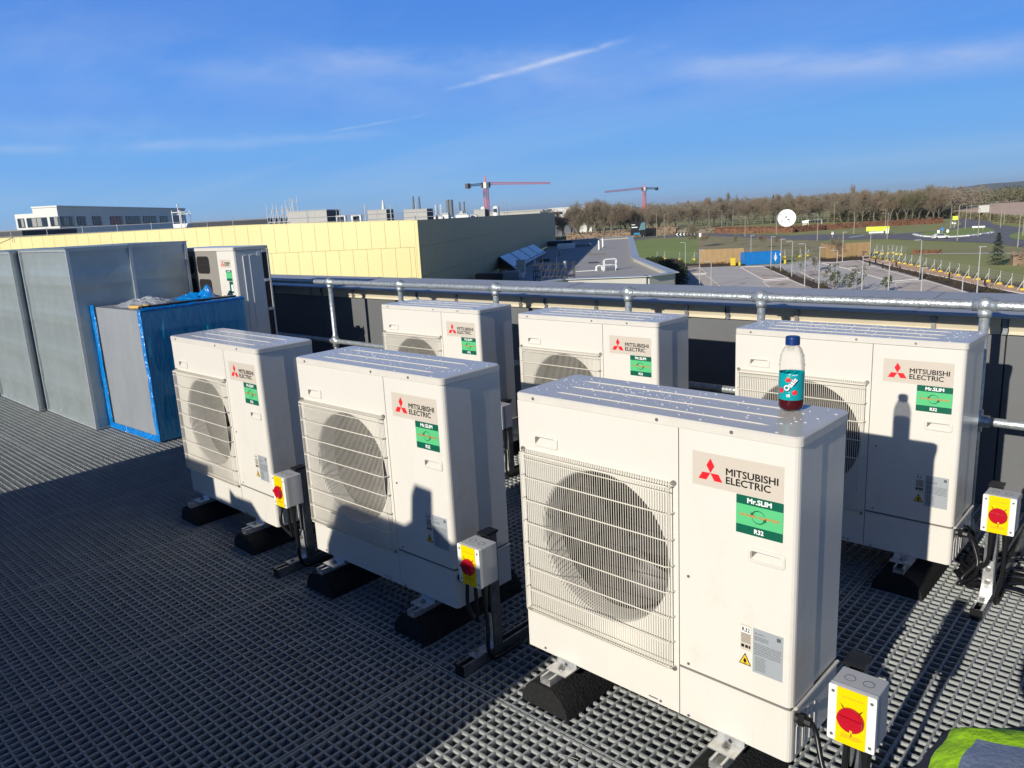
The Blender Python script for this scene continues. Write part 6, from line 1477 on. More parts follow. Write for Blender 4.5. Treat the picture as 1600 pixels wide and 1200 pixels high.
for i, (P, hgt, rank) in enumerate(BELT):
    k = rr.choice((0,1,2,3,5)) if rank != 9 else 4
    bare_tree(P, hgt, hgt*rr.uniform(0.85, 1.15), k, '%s %s, %s from the left in the %s' % (('short', 'mid height', 'tall')[(hgt > 15.5)+(hgt > 18.5)], ('bare tree', 'bare tree', 'reddish bare tree', 'bare tree', 'ivy green tree', 'bare tree')[k], nth(RK.setdefault(rank, []), i), ('front rank', 'middle rank', 'back rank')[min(rank,2)] + ' of the belt' if rank != 9 else 'ivy clump'), 'bare trees of the long belt')
for i, (P, hgt, lab) in enumerate((((-122.396, 212.783, -11.380), 8.0, 'small bare tree on the rough verge left of the blue container'), ((-112.841, 223.322, -11.380), 4.5, 'low bare sapling on the verge behind the timber screen'), ((-96.386, 209.278, -11.380), 4.5, 'low bare sapling on the verge behind the blue container'),
        ((-94.377, 214.455, -11.380), 4.0, 'small bare sapling right of the blue container'), ((-63.268, 171.477, -11.380), 5.0, 'thin bare tree in front of the right timber screen'), ((-54.907, 140.940, -11.380), 4.0, 'slim bare sapling in the car park planting'), ((-120.024, 218.409, -11.380), 5.0, 'small bare tree on the verge above the left timber screen'))):
    bare_tree(P, hgt, hgt*0.8, i % 4, lab, 'small bare trees round the car park')
# distant woodland behind, right, and the far left
def wood(name, P, Q, n, h0, h1, depth, label, seed, mt, nl=120, sz=0.055):
    P, Q = Vector((P[0], P[1], GZ)), Vector((Q[0], Q[1], GZ)); m = MB(); r_ = random.Random(seed); L = Q-P; sd = Vector((-L.y, L.x, 0)).normalized()
    for i in range(n):
        c = P+L*(i+r_.random())/n+sd*r_.uniform(0, depth); h = r_.uniform(h0, h1)
        leafy(m, c+ZV*h*0.55, h*0.5, nl, h*sz, seed+i, 1.0)
        m.cyl(c, c+ZV*h*0.5, h*0.02, 4)
    return tag(m.build(name, mt), label, 'trees', None, 'stuff')
wood('distant_wood', (-174.367, 809.135, -11.380), (-100.292, 901.835, -11.380), 70, 9, 14, 30, 'dark distant wood on the skyline at the right edge', 3, M_TWIG3)
wood('distant_wood', (-360.021, 1811.858, -11.380), (-298.104, 1690.259, -11.380), 22, 11, 18, 40, 'taller wood clump on the far ridge at the right', 8, M_BUSH)
wood('distant_wood', (-347.208, 2001.132, -11.380), (-216.624, 1767.152, -11.380), 26, 10, 17, 40, 'wood at the end of the far green field', 12, M_TWIG3)
wood('distant_wood', (-138.521, 572.036, -11.380), (-140.178, 701.859, -11.380), 60, 10, 17, 30, 'brown wood beyond the roundabout exit', 14, M_TWIG, 260, 0.035)
wood('distant_wood', (-1688.847, 912.292, -11.380), (-1730.485, 1046.740, -11.380), 30, 15.5, 19.0, 30, 'dark bare wood behind the left scaffold frames', 16, M_TWIG3)
wood('distant_wood', (-2082.277, 1529.299, -11.380), (-1933.637, 1758.562, -11.380), 60, 12, 16.5, 30, 'bare wood showing between the roof plant', 18, M_TWIG3)
wood('distant_wood', (-1840.700, 1787.143, -11.380), (-1517.767, 1886.454, -11.380), 80, 14, 18, 40, 'bare wood behind the shaded wall end', 19, M_TWIG)
wood('distant_wood', (-718.356, 892.453, -11.380), (-307.216, 1271.380, -11.380), 260, 13, 20, 60, 'continuous winter woodland filling the back of the tree belt', 20, M_TWIG)
wood('distant_wood', (-160.019, 422.547, -11.380), (-102.323, 420.027, -11.380), 90, 4, 8, 14, 'dark understorey beneath the right part of the belt', 33, M_TWIG3)
wood('distant_wood', (-189.849, 1738.895, -11.380), (570.451, 1886.923, -11.380), 150, 9, 15, 60, 'long low wood continuing beyond the right edge', 41, M_TWIG, 60, 0.08)
# evergreens
def conifer(P, h, w, label, seed, grp=None):
    t = thing('conifer', label, 'tree', (P[0], P[1], GZ), 0, grp); m = MB(); m.cyl((0,0,0), (0,0,h), 0.02*h, 6, 0.005*h); m.build('trunk', M_BARK, t)
    m = MB(); r_ = random.Random(seed)
    for i in range(1500):
        u = r_.random()**1.3; z = h*(0.10+0.90*u); rad = w/2*(1-u)**0.8*(0.75+0.35*sin(u*38+r_.random()*1.5)); a = r_.uniform(0, 2*pi); q = rad*r_.uniform(0.35, 1.0)
        c = Vector((q*cos(a), q*sin(a), z-0.05*h*q/w)); o = Vector((cos(a), sin(a), r_.uniform(-.5,.2)))*h*0.045; b = Vector((-sin(a), cos(a), r_.uniform(-.3,.3)))*h*0.018
        m.add([c-b, c+b, c+o+b*0.3, c+o-b*0.3], [(0,1,2,3)])
    m.build('crown', M_CONIF, t)
conifer((-29.288, 156.131, -11.380), 5.6, 3.4, 'single dark conifer on the grass near the right edge', 5)
conifer((-587.037, 1309.368, -11.380), 23, 11, 'dark conifer rising above the tree belt left of the dish', 6)
conifer((-557.697, 1266.194, -11.380), 17, 8, 'smaller dark conifer beside the tall one in the belt', 7)
for k, (P, h_, lab) in enumerate((((-494.934, 960.364, -11.380), 31, 'left narrow poplar above the tree belt'), ((-487.672, 976.885, -11.380), 30, 'second narrow poplar above the tree belt'), ((-309.192, 888.740, -11.380), 30, 'narrow poplar standing high above the right part of the belt'), ((-700.401, 1198.335, -11.380), 24, 'left of two narrow poplars beside the far crane'), ((-659.724, 1151.223, -11.380), 24, 'right of two narrow poplars beside the far crane'))):
    bare_tree(P, h_*0.95, h_*0.34, k % 4, lab, 'narrow poplars')
for k, (P, h_, lab) in enumerate((((-52.798, 128.934, -11.380), 5.5, 'young leafy tree left in the car park planting'), ((-42.772, 115.607, -11.380), 3.6, 'young evergreen tree in the car park foreground'), ((-37.571, 111.656, -11.380), 3.8, 'young evergreen tree at the front of the right bays'), ((-41.343, 113.259, -11.380), 2.6, 'short evergreen sapling by the young tree'), ((-37.967, 109.069, -11.380), 2.8, 'thin evergreen sapling between two young trees'), ((-33.819, 111.832, -11.380), 2.2, 'small evergreen shrub beside the slim lamp column'))):
    t = thing('young_tree', lab, 'tree', (P[0], P[1], GZ), 0, 'young evergreen trees in the car park'); m = MB(); m.cyl((0,0,0), (0,0,h_*0.8), 0.05, 5, 0.02); m.build('trunk', M_BARK, t)
    m = MB()
    for q in range(7): leafy(m, (0.22*h_*sin(q*2.4), 0.22*h_*cos(q*2.4), h_*(0.35+0.09*q)), h_*0.14, 26, 0.12, 40+k*9+q)
    m.build('crown', mat('olive_leaves', (0.07, 0.085, 0.03), 0.9, var=0.3, vscale=2), t)
# shrubs beside the low wing
m = MB(); r_ = random.Random(5)
for P, n, s_ in (((-79.306, 132.219, -11.380), 6, 1.6), ((-72.462, 123.006, -11.380), 6, 1.5), ((-88.745, 146.121, -11.380), 5, 1.3), ((-68.302, 114.682, -11.380), 6, 1.6), ((-98.937, 155.817, -11.380), 4, 1.1), ((-97.525, 157.745, -11.380), 4, 1.0)):
    for k in range(n): leafy(m, (P[0]+r_.uniform(-2,2), P[1]+r_.uniform(-3,3), GZ+s_*0.6), s_*r_.uniform(.6,1.1), 130, 0.16, r_.randint(0,999))
tag(m.build('shrubbery', M_BUSH), 'dark mixed shrubs between the low wing and the car park', 'shrubs', None, 'stuff')
m = MB()
for a, b, n in (((-88.698, 151.136, -11.380), (-75.801, 155.375, -11.380), 90), ((-62.907, 164.408, -11.380), (-56.441, 175.074, -11.380), 70), ((-65.266, 145.306, -11.380), (-41.594, 113.195, -11.380), 120), ((-53.703, 170.591, -11.380), (-19.367, 121.279, -11.380), 160), ((-43.771, 146.192, -11.380), (-20.471, 111.695, -11.380), 180)):
    a, b = Vector(a), Vector(b)
    for k in range(n):
        c = a.lerp(b, r_.random()); leafy(m, (c.x+r_.uniform(-1,1), c.y+r_.uniform(-1,1), GZ+0.3), r_.uniform(.25,.55), 7, 0.10, r_.randint(0,9999))
tag(m.build('low_planting', mat('brown_ground_cover', (0.10, 0.06, 0.03), 1.0, color2=(0.06, 0.06, 0.025), vscale=0.5)), 'low brown and green ground cover in the planting strips', 'planting', None, 'stuff')
# beech hedges
def hedge(P, Q, h, w, label, seed, mt=None):
    P, Q = Vector((P[0], P[1], GZ)), Vector((Q[0], Q[1], GZ)); L = Q-P; sd = Vector((-L.y, L.x, 0)).normalized(); n = int(L.length*14); m = MB(); r_ = random.Random(seed)
    m.obox(P-sd*w*0.35, L, sd*w*0.7, ZV*h*0.85)
    for i in range(n):
        c = P+L*r_.random()+sd*r_.choice((-1,1))*w/2*r_.uniform(.6,1.05)+ZV*h*r_.random() if r_.random() < .7 else P+L*r_.random()+sd*w/2*r_.uniform(-1,1)+ZV*h*r_.uniform(.85,1.1)
        a = Vector((r_.gauss(0,1), r_.gauss(0,1), r_.gauss(0,1))).normalized()*0.32; b = a.orthogonal().normalized()*0.22
        m.add([c-a-b, c+a-b, c+a+b, c-a+b], [(0,1,2,3)])
    return tag(m.build('hedge', mt or M_BEECH), label, 'hedge', 'clipped beech hedges')
hedge((-170.195, 320.117, -11.380), (-129.231, 307.865, -11.380), 2.4, 2.0, 'long red brown beech hedge left of and below the white dish', 3)
hedge((-131.816, 311.474, -11.380), (-124.417, 326.043, -11.380), 2.4, 2.2, 'beech hedge end right of the white dish', 4)
hedge((-125.176, 328.022, -11.380), (-90.521, 368.975, -11.380), 2.2, 2.2, 'long beech hedge behind the lime chevron board', 5)
hedge((-204.844, 303.757, -11.380), (-188.414, 316.573, -11.380), 4.2, 3.0, 'tall reddish hedge behind the dark billboard', 6, M_TWIG2)
hedge((-27.241, 156.943, -11.380), (-18.591, 160.136, -11.380), 2.0, 3.5, 'brown hedge at the right edge above the footpath', 7, M_TWIG2)
hedge((-113.210, 468.136, -11.380), (-49.336, 321.775, -11.380), 2.6, 2.0, 'dark field hedge behind the roundabout', 8, M_TWIG3)
hedge((-51.017, 185.280, -11.380), (-45.450, 185.908, -11.380), 0.6, 1.0, 'low reddish hedge beside the footpath', 9)
# ---------------------------------------------------------------- lamp columns
def lamp(P, T, label, kind):
    h = T[2]-GZ
    t = thing('lamp_post', label, 'lamp post', (P[0], P[1], GZ), 0, 'car park lamp columns' if kind == 0 else 'tall road lamp columns')
    mt = M_POLE if kind == 0 else M_POLE2; r = 0.085 if kind == 0 else 0.13
    m = MB(); m.cyl((0,0,0), (0,0,h), r, 6, r*0.6); m.build('column', mt, t)
    m = MB(); sx = 1 if (int(P[0]*10) % 2) else -1
    ax = Vector((0.73, 0.68, 0))*sx
    if kind == 0: m.obox(ZV*(h-0.02)-Vector((0.1,0.1,0)), ax*0.9, Vector((-0.15,0.2,0)), ZV*0.10)
    else: m.tube([ZV*(h-0.3), ZV*h+ax*0.3, ZV*(h+0.1)+ax*1.3], 0.06, 4); m.obox(ZV*(h+0.05)+ax*1.2, ax*0.8, Vector((-0.15,0.2,0)), ZV*0.14)
    m.build('lamp_head', mt, t)
CL = [((-78.62, 135.67, -11.38,), (-78.62, 135.67, -5.54,),), ((-60.34, 108.43, -11.38,), (-60.34, 108.43, -5.32,),), ((-56.84, 105.63, -11.38,), (-56.84, 105.63, -6.86,),), ((-74.39, 155.46, -11.38,), (-74.39, 155.46, -5.34,),), ((-65.33, 145.30, -11.38,), (-65.33, 145.30, -5.27,),), ((-60.57, 138.89, -11.38,), (-60.57, 138.89, -5.41,),), ((-54.60, 129.78, -11.38,), (-54.60, 129.78, -5.30,),), ((-46.27, 114.76, -11.38,), (-46.27, 114.76, -4.91,),), ((-42.14, 109.59, -11.38,), (-42.14, 109.59, -5.17,),), ((-47.48, 131.00, -11.38,), (-47.48, 131.00, -6.95,),), ((-57.70, 162.06, -11.38,), (-57.70, 162.06, -5.39,),), ((-35.76, 108.08, -11.38,), (-35.76, 108.08, -6.29,),), ((-55.39, 171.47, -11.38,), (-55.39, 171.47, -6.19,),), ((-32.87, 109.69, -11.38,), (-32.87, 109.69, -7.03,),), ((-34.27, 129.08, -11.38,), (-34.27, 129.08, -5.37,),), ((-28.91, 110.03, -11.38,), (-28.91, 110.03, -7.96,),), ((-23.84, 108.55, -11.38,), (-23.84, 108.55, -8.82,),), ((-22.72, 111.05, -11.38,), (-22.72, 111.05, -5.37,),)]
for i, (P, T) in enumerate(CL): lamp(P, T, 'slim pale car park lamp column, %s of the eighteen from the left' % ordinal(i), 0)
RL = [((-239.89, 293.55, -11.38,), (-239.89, 293.55, 2.90,),), ((-211.54, 285.41, -11.38,), (-211.54, 285.41, -3.69,),), ((-205.26, 288.53, -11.38,), (-205.26, 288.53, -6.00,),), ((-186.86, 297.66, -11.38,), (-186.86, 297.66, -1.25,),), ((-174.51, 283.94, -11.38,), (-174.51, 283.94, -1.65,),), ((-203.43, 343.05, -11.38,), (-203.43, 343.05, -4.48,),), ((-198.26, 346.89, -11.38,), (-198.26, 346.89, -4.81,),), ((-180.47, 332.92, -11.38,), (-180.47, 332.92, -1.37,),), ((-173.80, 332.83, -11.38,), (-173.80, 332.83, -1.64,),), ((-163.02, 322.50, -11.38,), (-163.02, 322.50, -1.48,),), ((-136.85, 280.72, -11.38,), (-136.85, 280.72, -3.68,),), ((-131.54, 296.84, -11.38,), (-131.54, 296.84, -3.97,),), ((-95.24, 245.17, -11.38,), (-95.24, 245.17, -3.10,),), ((-139.73, 379.51, -11.38,), (-139.73, 379.51, -0.93,),), ((-96.48, 280.91, -11.38,), (-96.48, 280.91, -3.63,),), ((-98.40, 320.51, -11.38,), (-98.40, 320.51, -4.11,),), ((-75.44, 247.98, -11.38,), (-75.44, 247.98, -3.77,),), ((-104.78, 434.12, -11.38,), (-104.78, 434.12, -4.22,),), ((-73.80, 312.27, -11.38,), (-73.80, 312.27, -3.10,),), ((-53.18, 232.70, -11.38,), (-53.18, 232.70, -1.98,),), ((-67.33, 304.22, -11.38,), (-67.33, 304.22, -3.61,),), ((-87.56, 403.66, -11.38,), (-87.56, 403.66, -3.71,),), ((-52.80, 253.86, -11.38,), (-52.80, 253.86, -3.43,),), ((-73.49, 372.01, -11.38,), (-73.49, 372.01, -3.89,),), ((-58.06, 310.51, -11.38,), (-58.06, 310.51, -4.20,),), ((-63.27, 343.95, -11.38,), (-63.27, 343.95, -4.40,),), ((-34.51, 204.14, -11.38,), (-34.51, 204.14, -4.17,),), ((-41.57, 251.54, -11.38,), (-41.57, 251.54, -5.89,),)]
for i, (P, T) in enumerate(RL): lamp(P, T, 'tall brownish road lamp column, %s from the left along the roads' % ordinal(i), 1)
# ---------------------------------------------------------------- timber screens, container, bins
def board_screen(P, Q, h, label, parentname='timber_screen'):
    P, Q = Vector(P), Vector(Q); t = thing(parentname, label, 'fence', (P.x, P.y, GZ), 0, 'timber board screens at the car park'); L = Q-P; L.z = 0; Ln = L.length; d = L.normalized(); s_ = Vector((d.y, -d.x, 0))
    n = int(Ln/0.17); m = MB(); r_ = random.Random(n)
    for i in range(n): m.obox(d*Ln*i/n+s_*r_.uniform(0,.02)+ZV*0.06, d*(Ln/n-0.018), s_*0.03, ZV*(h+r_.uniform(-.02,.02)))
    m.build('boards', M_TIMB, t, kind='stuff')
    for i in range(int(Ln/2.4)+1): m = MB(); m.obox(d*min(i*2.4, Ln-0.1)-s_*0.12, d*0.1, s_*0.1, ZV*(h+0.12)); m.build('post', M_TIMB, t)
    m = MB(); m.obox(ZV*(h+0.10)-s_*0.12, L, s_*0.2, ZV*0.05); m.build('cap_rail', M_BARK, t)
board_screen((-85.745, 153.910, -11.380), (-77.571, 158.688, -11.380), 3.2, 'left timber board screen beside the blue container')
board_screen((-63.963, 170.023, -11.380), (-57.423, 177.880, -11.380), 3.1, 'right timber board screen at the top of the bays')
board_screen((-67.980, 177.193, -11.380), (-64.100, 170.385, -11.380), 3.1, 'short return of the right timber screen at its left end')
P, Q = Vector((-74.395, 152.501, -11.380)), Vector((-68.934, 158.260, -11.380)); L = Q-P; d = L.normalized(); s_ = Vector((d.y, -d.x, 0))
t = thing('shipping_container', 'blue shipping container with white marks at its right end', 'container', (P.x, P.y, GZ))
m = MB(); m.obox(ZV*0.15-s_*2.4, L, s_*2.35, ZV*2.45); m.build('shell', M_BLUEC, t)
m = MB(); n = 40
for i in range(n): m.obox(d*L.length*(i+0.1)/n+ZV*0.3-s_*0.049, L.normalized()*L.length/n*0.5, s_*0.045, ZV*2.1)
m.build('corrugation', M_BLUEC, t)
m = MB()
for q in (0, 1): m.obox(L*q-d*0.1*q+ZV*0.08-s_*0.05, d*0.12, s_*0.09, ZV*2.6)
m.obox(ZV*0.08-s_*0.05+d*0.13, L-d*0.24, s_*0.085, ZV*0.18); m.obox(ZV*2.52-s_*0.05+d*0.13, L-d*0.24, s_*0.085, ZV*0.16); m.build('frame', M_BLUEC, t)
m = MB()
c = L*0.84+ZV*1.3+s_*0.05
for (u0, v0, u1, v1, u2, v2) in ((-.28,.15,.28,.15,0,.85), (-.28,-.15,.28,-.15,0,-.8), (-.5,.05,.5,.05,0,-.2), (-.12,.8,.12,.8,0,1.15)): m.add([c+d*u0+ZV*v0, c+d*u1+ZV*v1, c+d*u2+ZV*v2], [(0,1,2)])
m.add([L*0.95+ZV*1.7+s_*0.05, L*0.985+ZV*1.7+s_*0.05, L*0.985+ZV*2.1+s_*0.05, L*0.95+ZV*2.1+s_*0.05], [(0,1,2,3)])
m.build('white_marks', M_WPRINT, t)
def bin_(P, w, h, label, g='yellow bins beside the container'):
    t = thing('yellow_bin', label, 'bin', (P[0], P[1], GZ), radians(25), g); m = MB(); m.prism(rrect(-w/2, w/2, -0.4, 0.4, 0.1, 2), 0.12, h*0.88); m.build('body', M_YPL, t); m = MB(); m.box(-w/2-0.04, w/2+0.04, -0.46, 0.44, h*0.885, h); m.build('lid', M_YPL, t)
    m = MB()
    for q in (-1, 1): m.cyl((q*w*0.35, -0.45, 0.09), (q*w*0.35, -0.3, 0.09), 0.09, 8)
    m.build('wheels', M_CABLE, t)
bin_((-76.290, 151.227, -11.380), 1.1, 1.7, 'larger yellow bin in front of the left timber screen'); bin_((-74.514, 150.561, -11.380), 0.45, 0.95, 'small yellow box between bin and container'); bin_((-67.081, 155.899, -11.380), 0.45, 0.95, 'small yellow box right of the container')
# ---------------------------------------------------------------- fence panels on yellow feet
YF = [((-54.87, 172.62,), (-52.54, 169.22,), (-50.07, 165.45,), (-48.13, 162.90,), (-45.79, 158.49,), (-44.11, 156.19,), (-42.26, 153.53,), (-40.29, 151.01,), (-38.22, 147.34,), (-35.96, 143.53,), (-34.37, 141.20,), (-32.31, 137.95,), (-30.32, 135.07,), (-28.22, 131.72,), (-26.38, 129.17,), (-24.63, 126.76,), (-22.58, 123.41,), (-20.58, 119.77,), (-18.70, 116.65,), (-16.85, 113.41,),), ((-60.45, 186.46,), (-59.15, 187.71,), (-56.75, 183.64,), (-55.92, 184.88,), (-55.52, 186.80,), (-53.28, 182.20,), (-52.12, 181.53,), (-50.08, 178.42,),), ((-72.41, 165.04,), (-74.73, 173.41,), (-72.34, 176.31,), (-71.20, 178.26,), (-68.21, 173.36,),), ((-106.23, 169.41,), (-103.99, 169.42,), (-98.02, 166.42,), (-94.04, 166.49,), (-91.25, 163.64,),)]
def foot_fence(P, Q, label, h=2.0):
    P, Q = Vector((P[0], P[1], GZ)), Vector((Q[0], Q[1], GZ)); t = thing('fence_panel', label, 'barrier', (P.x, P.y, GZ), 0, 'temporary mesh fence panels on yellow feet'); L = Q-P; L.z = 0; d = L.normalized(); s_ = Vector((d.y, -d.x, 0))
    m = MB(); m.prism(rrect(-0.34, 0.34, -0.22, 0.22, 0.08, 2), 0.0, 0.40, bevel=0.08); m.build('yellow_foot', M_YPL, t)
    m = MB(); m.cyl((0,0,0.3), (0,0,h), 0.05, 5); m.build('post', M_POLE, t)
    m = MB(); m.cyl(s_*0.7+ZV*0.1, ZV*1.4, 0.035, 4); m.build('strut', M_POLE, t)
    m = MB()
    for z in (0.35, 0.75, 1.15, 1.55, h-0.05): m.cyl(d*0.06+ZV*z, L-d*0.06+ZV*z, 0.010, 3, caps=False)
    n = 12
    for i in range(1, n): m.cyl(L*i/n+ZV*0.3, L*i/n+ZV*(h-0.05), 0.006, 3, caps=False)
    m.build('mesh_panel', M_POLE, t)
for k, seq in enumerate(YF):
    for i in range(len(seq)-1):
        foot_fence(seq[i], seq[i+1], ('mesh fence panel with yellow foot beside the buff path, %s from its far end' % ordinal(i)) if k == 0 else ('mesh fence panel, %s from the left in the %s' % (ordinal(i), ('', 'cluster beyond the right timber screen', 'line behind the blue container', 'line on the lawn')[k])))
BO = [(-49.39, 152.98,), (-50.02, 158.26,), (-45.09, 146.62,), (-42.64, 143.73,), (-43.96, 150.46,), (-40.39, 140.39,), (-33.90, 128.02,), (-36.61, 138.04,), (-30.48, 130.31,), (-23.98, 121.40,)]
for i, P in enumerate(BO):
    t = thing('bollard', 'dark bollard beside the buff path, %s from the far end' % ordinal(i), 'bollard', (P[0], P[1], GZ), 0, 'dark bollards along the path'); m = MB(); m.prism(rrect(-0.11,0.11,-0.11,0.11,0.02,1), 0, 1.05); m.build('post', M_CABLE, t); m = MB(); m.prism(rrect(-0.10,0.10,-0.10,0.10,0.02,1), 1.051, 1.12); m.build('cap', M_BARK, t)
# ---------------------------------------------------------------- dish, signs, car
P = Vector((-151.570, 354.436, -11.380)); C = Vector((-145.321, 338.177, -6.305)); t = thing('satellite_dish', 'large round white satellite dish in front of the tree belt', 'dish', (P.x, P.y, GZ))
o = C - Vector((P.x, P.y, GZ)); fw = (Vector((0,0,1.62))-C); fw.z = 0; fw.normalize(); fw = (fw + ZV*0.25 + Vector((0.15,-0.1,0))).normalized(); u = fw.cross(ZV).normalized(); v = u.cross(fw)*-1
R0 = 3.9; m = MB(); m.smooth = True; n = 32; vs = []
for k in range(7):
    r = R0*k/6
    for i in range(n): a = 2*pi*i/n; vs.append(o + u*r*cos(a) + v*r*sin(a) + fw*(0.9*(r/R0)**2-0.4))
m.add(vs, [(k*n+i, k*n+(i+1)%n, (k+1)*n+(i+1)%n, (k+1)*n+i) for k in range(6) for i in range(n)]); m.build('reflector', M_WPRINT, t)
m = MB(); fp = o+fw*3.0+u*0.5
for a in (0.5, 2.2, 4.1): m.cyl(o+(u*cos(a)+v*sin(a))*R0*0.72+fw*0.1, fp, 0.07, 5)
m.ball(fp, 0.38, 8, 6); m.build('feed_arms', M_STACK, t)
m = MB(); m.cyl((0,0,0), o-fw*0.8, 0.6, 8, 0.4); m.obox(Vector((-1.2,-1.2,0)), (2.4,0,0), (0,2.4,0), ZV*2.2); m.build('pedestal', M_STACK, t)
def sign(P, w, h, z0, mt, label, posts=2, face=None, cat='sign'):
    P = Vector((P[0], P[1], GZ)); t = thing('road_sign', label, cat, tuple(P)); dv = Vector((0,0,0))-Vector((P.x, P.y, 0)); dv.normalize(); s_ = Vector((-dv.y, dv.x, 0))
    m = MB(); m.obox(-s_*w/2+ZV*z0, s_*w, dv*0.08, ZV*h); b = m.build('board', mt, t)
    m = MB()
    for q in ((-0.35, 0.35) if posts == 2 else (0,)): m.cyl(s_*w*q-dv*0.06, s_*w*q-dv*0.06+ZV*(z0+h*0.9), 0.07, 5)
    m.build('post', M_POLE, t)
    if face: 
        m = MB(); face(m, s_, dv, w, h, z0); m.build('board_print', face.mats, b)
    return t
def f_chev(m, s_, dv, w, h, z0):
    n = 6; m.cur = 0
    for i in range(n):
        x = -w/2+w*(i+0.15)/n; ww = w/n*0.35
        for (za, zb_, sg) in ((z0+0.1, z0+h/2, -1), (z0+h/2, z0+h-0.1, 1)):
            xa = x + (ww if sg == -1 else 0); xb = x + (0 if sg == -1 else ww)
            m.add([s_*xa+dv*0.09+ZV*za, s_*(xa+ww)+dv*0.09+ZV*za, s_*(xb+ww)+dv*0.09+ZV*zb_, s_*xb+dv*0.09+ZV*zb_], [(0,1,2,3)])
f_chev.mats = [M_WPRINT]
sign((-167.036, 288.573, -11.380), 8.5, 1.25, 0.6, M_CABLE, 'black board of white chevrons facing the junction on the left road', face=f_chev)
def f_pic(m, s_, dv, w, h, z0):
    m.cur = 0; m.add([s_*-w*0.44+dv*0.09+ZV*(z0+h*0.55), s_*-w*0.05+dv*0.09+ZV*(z0+h*0.55), s_*-w*0.05+dv*0.09+ZV*(z0+h*0.62), s_*-w*0.44+dv*0.09+ZV*(z0+h*0.62)], [(0,1,2,3)])
    m.add([s_*-w*0.44+dv*0.09+ZV*(z0+h*0.75), s_*-w*0.2+dv*0.09+ZV*(z0+h*0.75), s_*-w*0.2+dv*0.09+ZV*(z0+h*0.8), s_*-w*0.44+dv*0.09+ZV*(z0+h*0.8)], [(0,1,2,3)])
    m.cur = 1; m.add([s_*w*0.02+dv*0.09+ZV*(z0+h*0.35), s_*w*0.46+dv*0.09+ZV*(z0+h*0.40), s_*w*0.46+dv*0.09+ZV*(z0+h*0.95), s_*w*0.2+dv*0.09+ZV*(z0+h*0.9)], [(0,1,2,3)])
    m.cur = 2; m.add([s_*-w*0.3+dv*0.09+ZV*(z0+h*0.03), s_*w*0.1+dv*0.09+ZV*(z0+h*0.03), s_*w*0.1+dv*0.09+ZV*(z0+h*0.18), s_*-w*0.3+dv*0.09+ZV*(z0+h*0.18)], [(0,1,2,3)])
f_pic.mats = [M_WPRINT, mat('sea_green_print', (0.10, 0.22, 0.24), 0.5), mat('sky_blue_print', (0.02, 0.22, 0.42), 0.5)]
sign((-196.997, 298.524, -11.380), 6.8, 6.0, 0.9, M_CABLE, 'dark billboard with pale picture before the left trees', face=f_pic)
M_LIME = mat('lime_board', (0.62, 0.72, 0.05), 0.5)
sign((-89.004, 282.066, -11.380), 7.2, 1.5, 1.0, M_LIME, 'long lime green board beside the road right of centre')
sign((-88.443, 279.000, -11.380), 4.5, 0.55, 0.4, M_WPRINT, 'low white board under the long lime board')
sign((-82.719, 271.702, -11.380), 0.9, 1.4, 0.6, M_WPRINT, 'small white sign at the right end of the lime board', 1)
sign((-72.911, 314.155, -11.380), 1.7, 1.4, 2.9, M_LIME, 'small lime square sign on the roundabout', 1)
sign((-73.917, 317.113, -11.380), 1.3, 0.7, 1.4, M_WPRINT, 'small white plate below the lime square sign', 1)
sign((-79.661, 390.035, -11.380), 4.0, 3.0, 3.3, M_PRECAST, 'pale square direction sign beyond the roundabout')
sign((-60.349, 289.961, -11.380), 3.6, 0.5, 1.0, M_WPRINT, 'low white board on the roundabout island')
sign((-67.844, 277.371, -11.380), 0.9, 0.9, 0.9, mat('round_blue_sign', (0.03, 0.17, 0.50), 0.5), 'blue keep left sign behind the white car', 1)
sign((-67.277, 270.697, -11.380), 0.7, 0.9, 0.4, M_WPRINT, 'white sign left of the blue keep left sign', 1)
sign((-65.387, 273.685, -11.380), 0.7, 0.9, 0.4, M_WPRINT, 'white sign right of the blue keep left sign', 1)
sign((-97.408, 263.562, -11.380), 0.7, 0.9, 1.0, M_WPRINT, 'white marker sign on the verge right of the dish', 1)
sign((-155.751, 280.303, -11.380), 0.9, 1.5, 0.3, M_WPRINT, 'white junction bollard sign on the left road', 1)
sign((-183.443, 325.650, -11.380), 0.9, 1.3, 0.3, M_WPRINT, 'white junction marker further along the left road', 1)
# white goal frame
P = Vector((-154.423, 385.413, -11.380)); Q = Vector((-150.983, 393.732, -11.380)); t = thing('goal_frame', 'white goal frame on the grass right of the dish', 'goal', (P.x, P.y, GZ)); L = Q-P; L.z = 0
m = MB(); m.tube([(0,0,0), (0,0,2.6), L+ZV*2.6, L], 0.10, 5); m.build('posts', M_WPRINT, t)
m = MB(); m.cyl(ZV*2.6, Vector((-1,1.6,0)), 0.07, 4); m.cyl(L+ZV*2.6, L+Vector((-1,1.6,0)), 0.07, 4); m.build('stays', M_WPRINT, t)
# white hut beside the dish
P = Vector((-141.537, 348.996, -11.380)); t = thing('service_cabinet', 'white and grey equipment cabinet right of the dish', 'cabinet', (P.x, P.y, GZ), radians(20)); m = MB(); m.box(-1.0, 1.0, -0.8, 0.8, 0.1, 2.3); m.build('cabinet', M_PRECAST, t); m = MB(); m.add([(-1.3,-1,3.4),(1.9,-1,3.8),(1.4,-1,2.5),(-0.9,-1,2.4),(-1.3,-0.9,3.4),(1.9,-0.9,3.8),(1.4,-0.9,2.5),(-0.9,-0.9,2.4)], [(0,1,2,3),(7,6,5,4),(0,4,5,1),(1,5,6,2),(2,6,7,3),(3,7,4,0)]); m.build('panel', M_WPRINT, t)
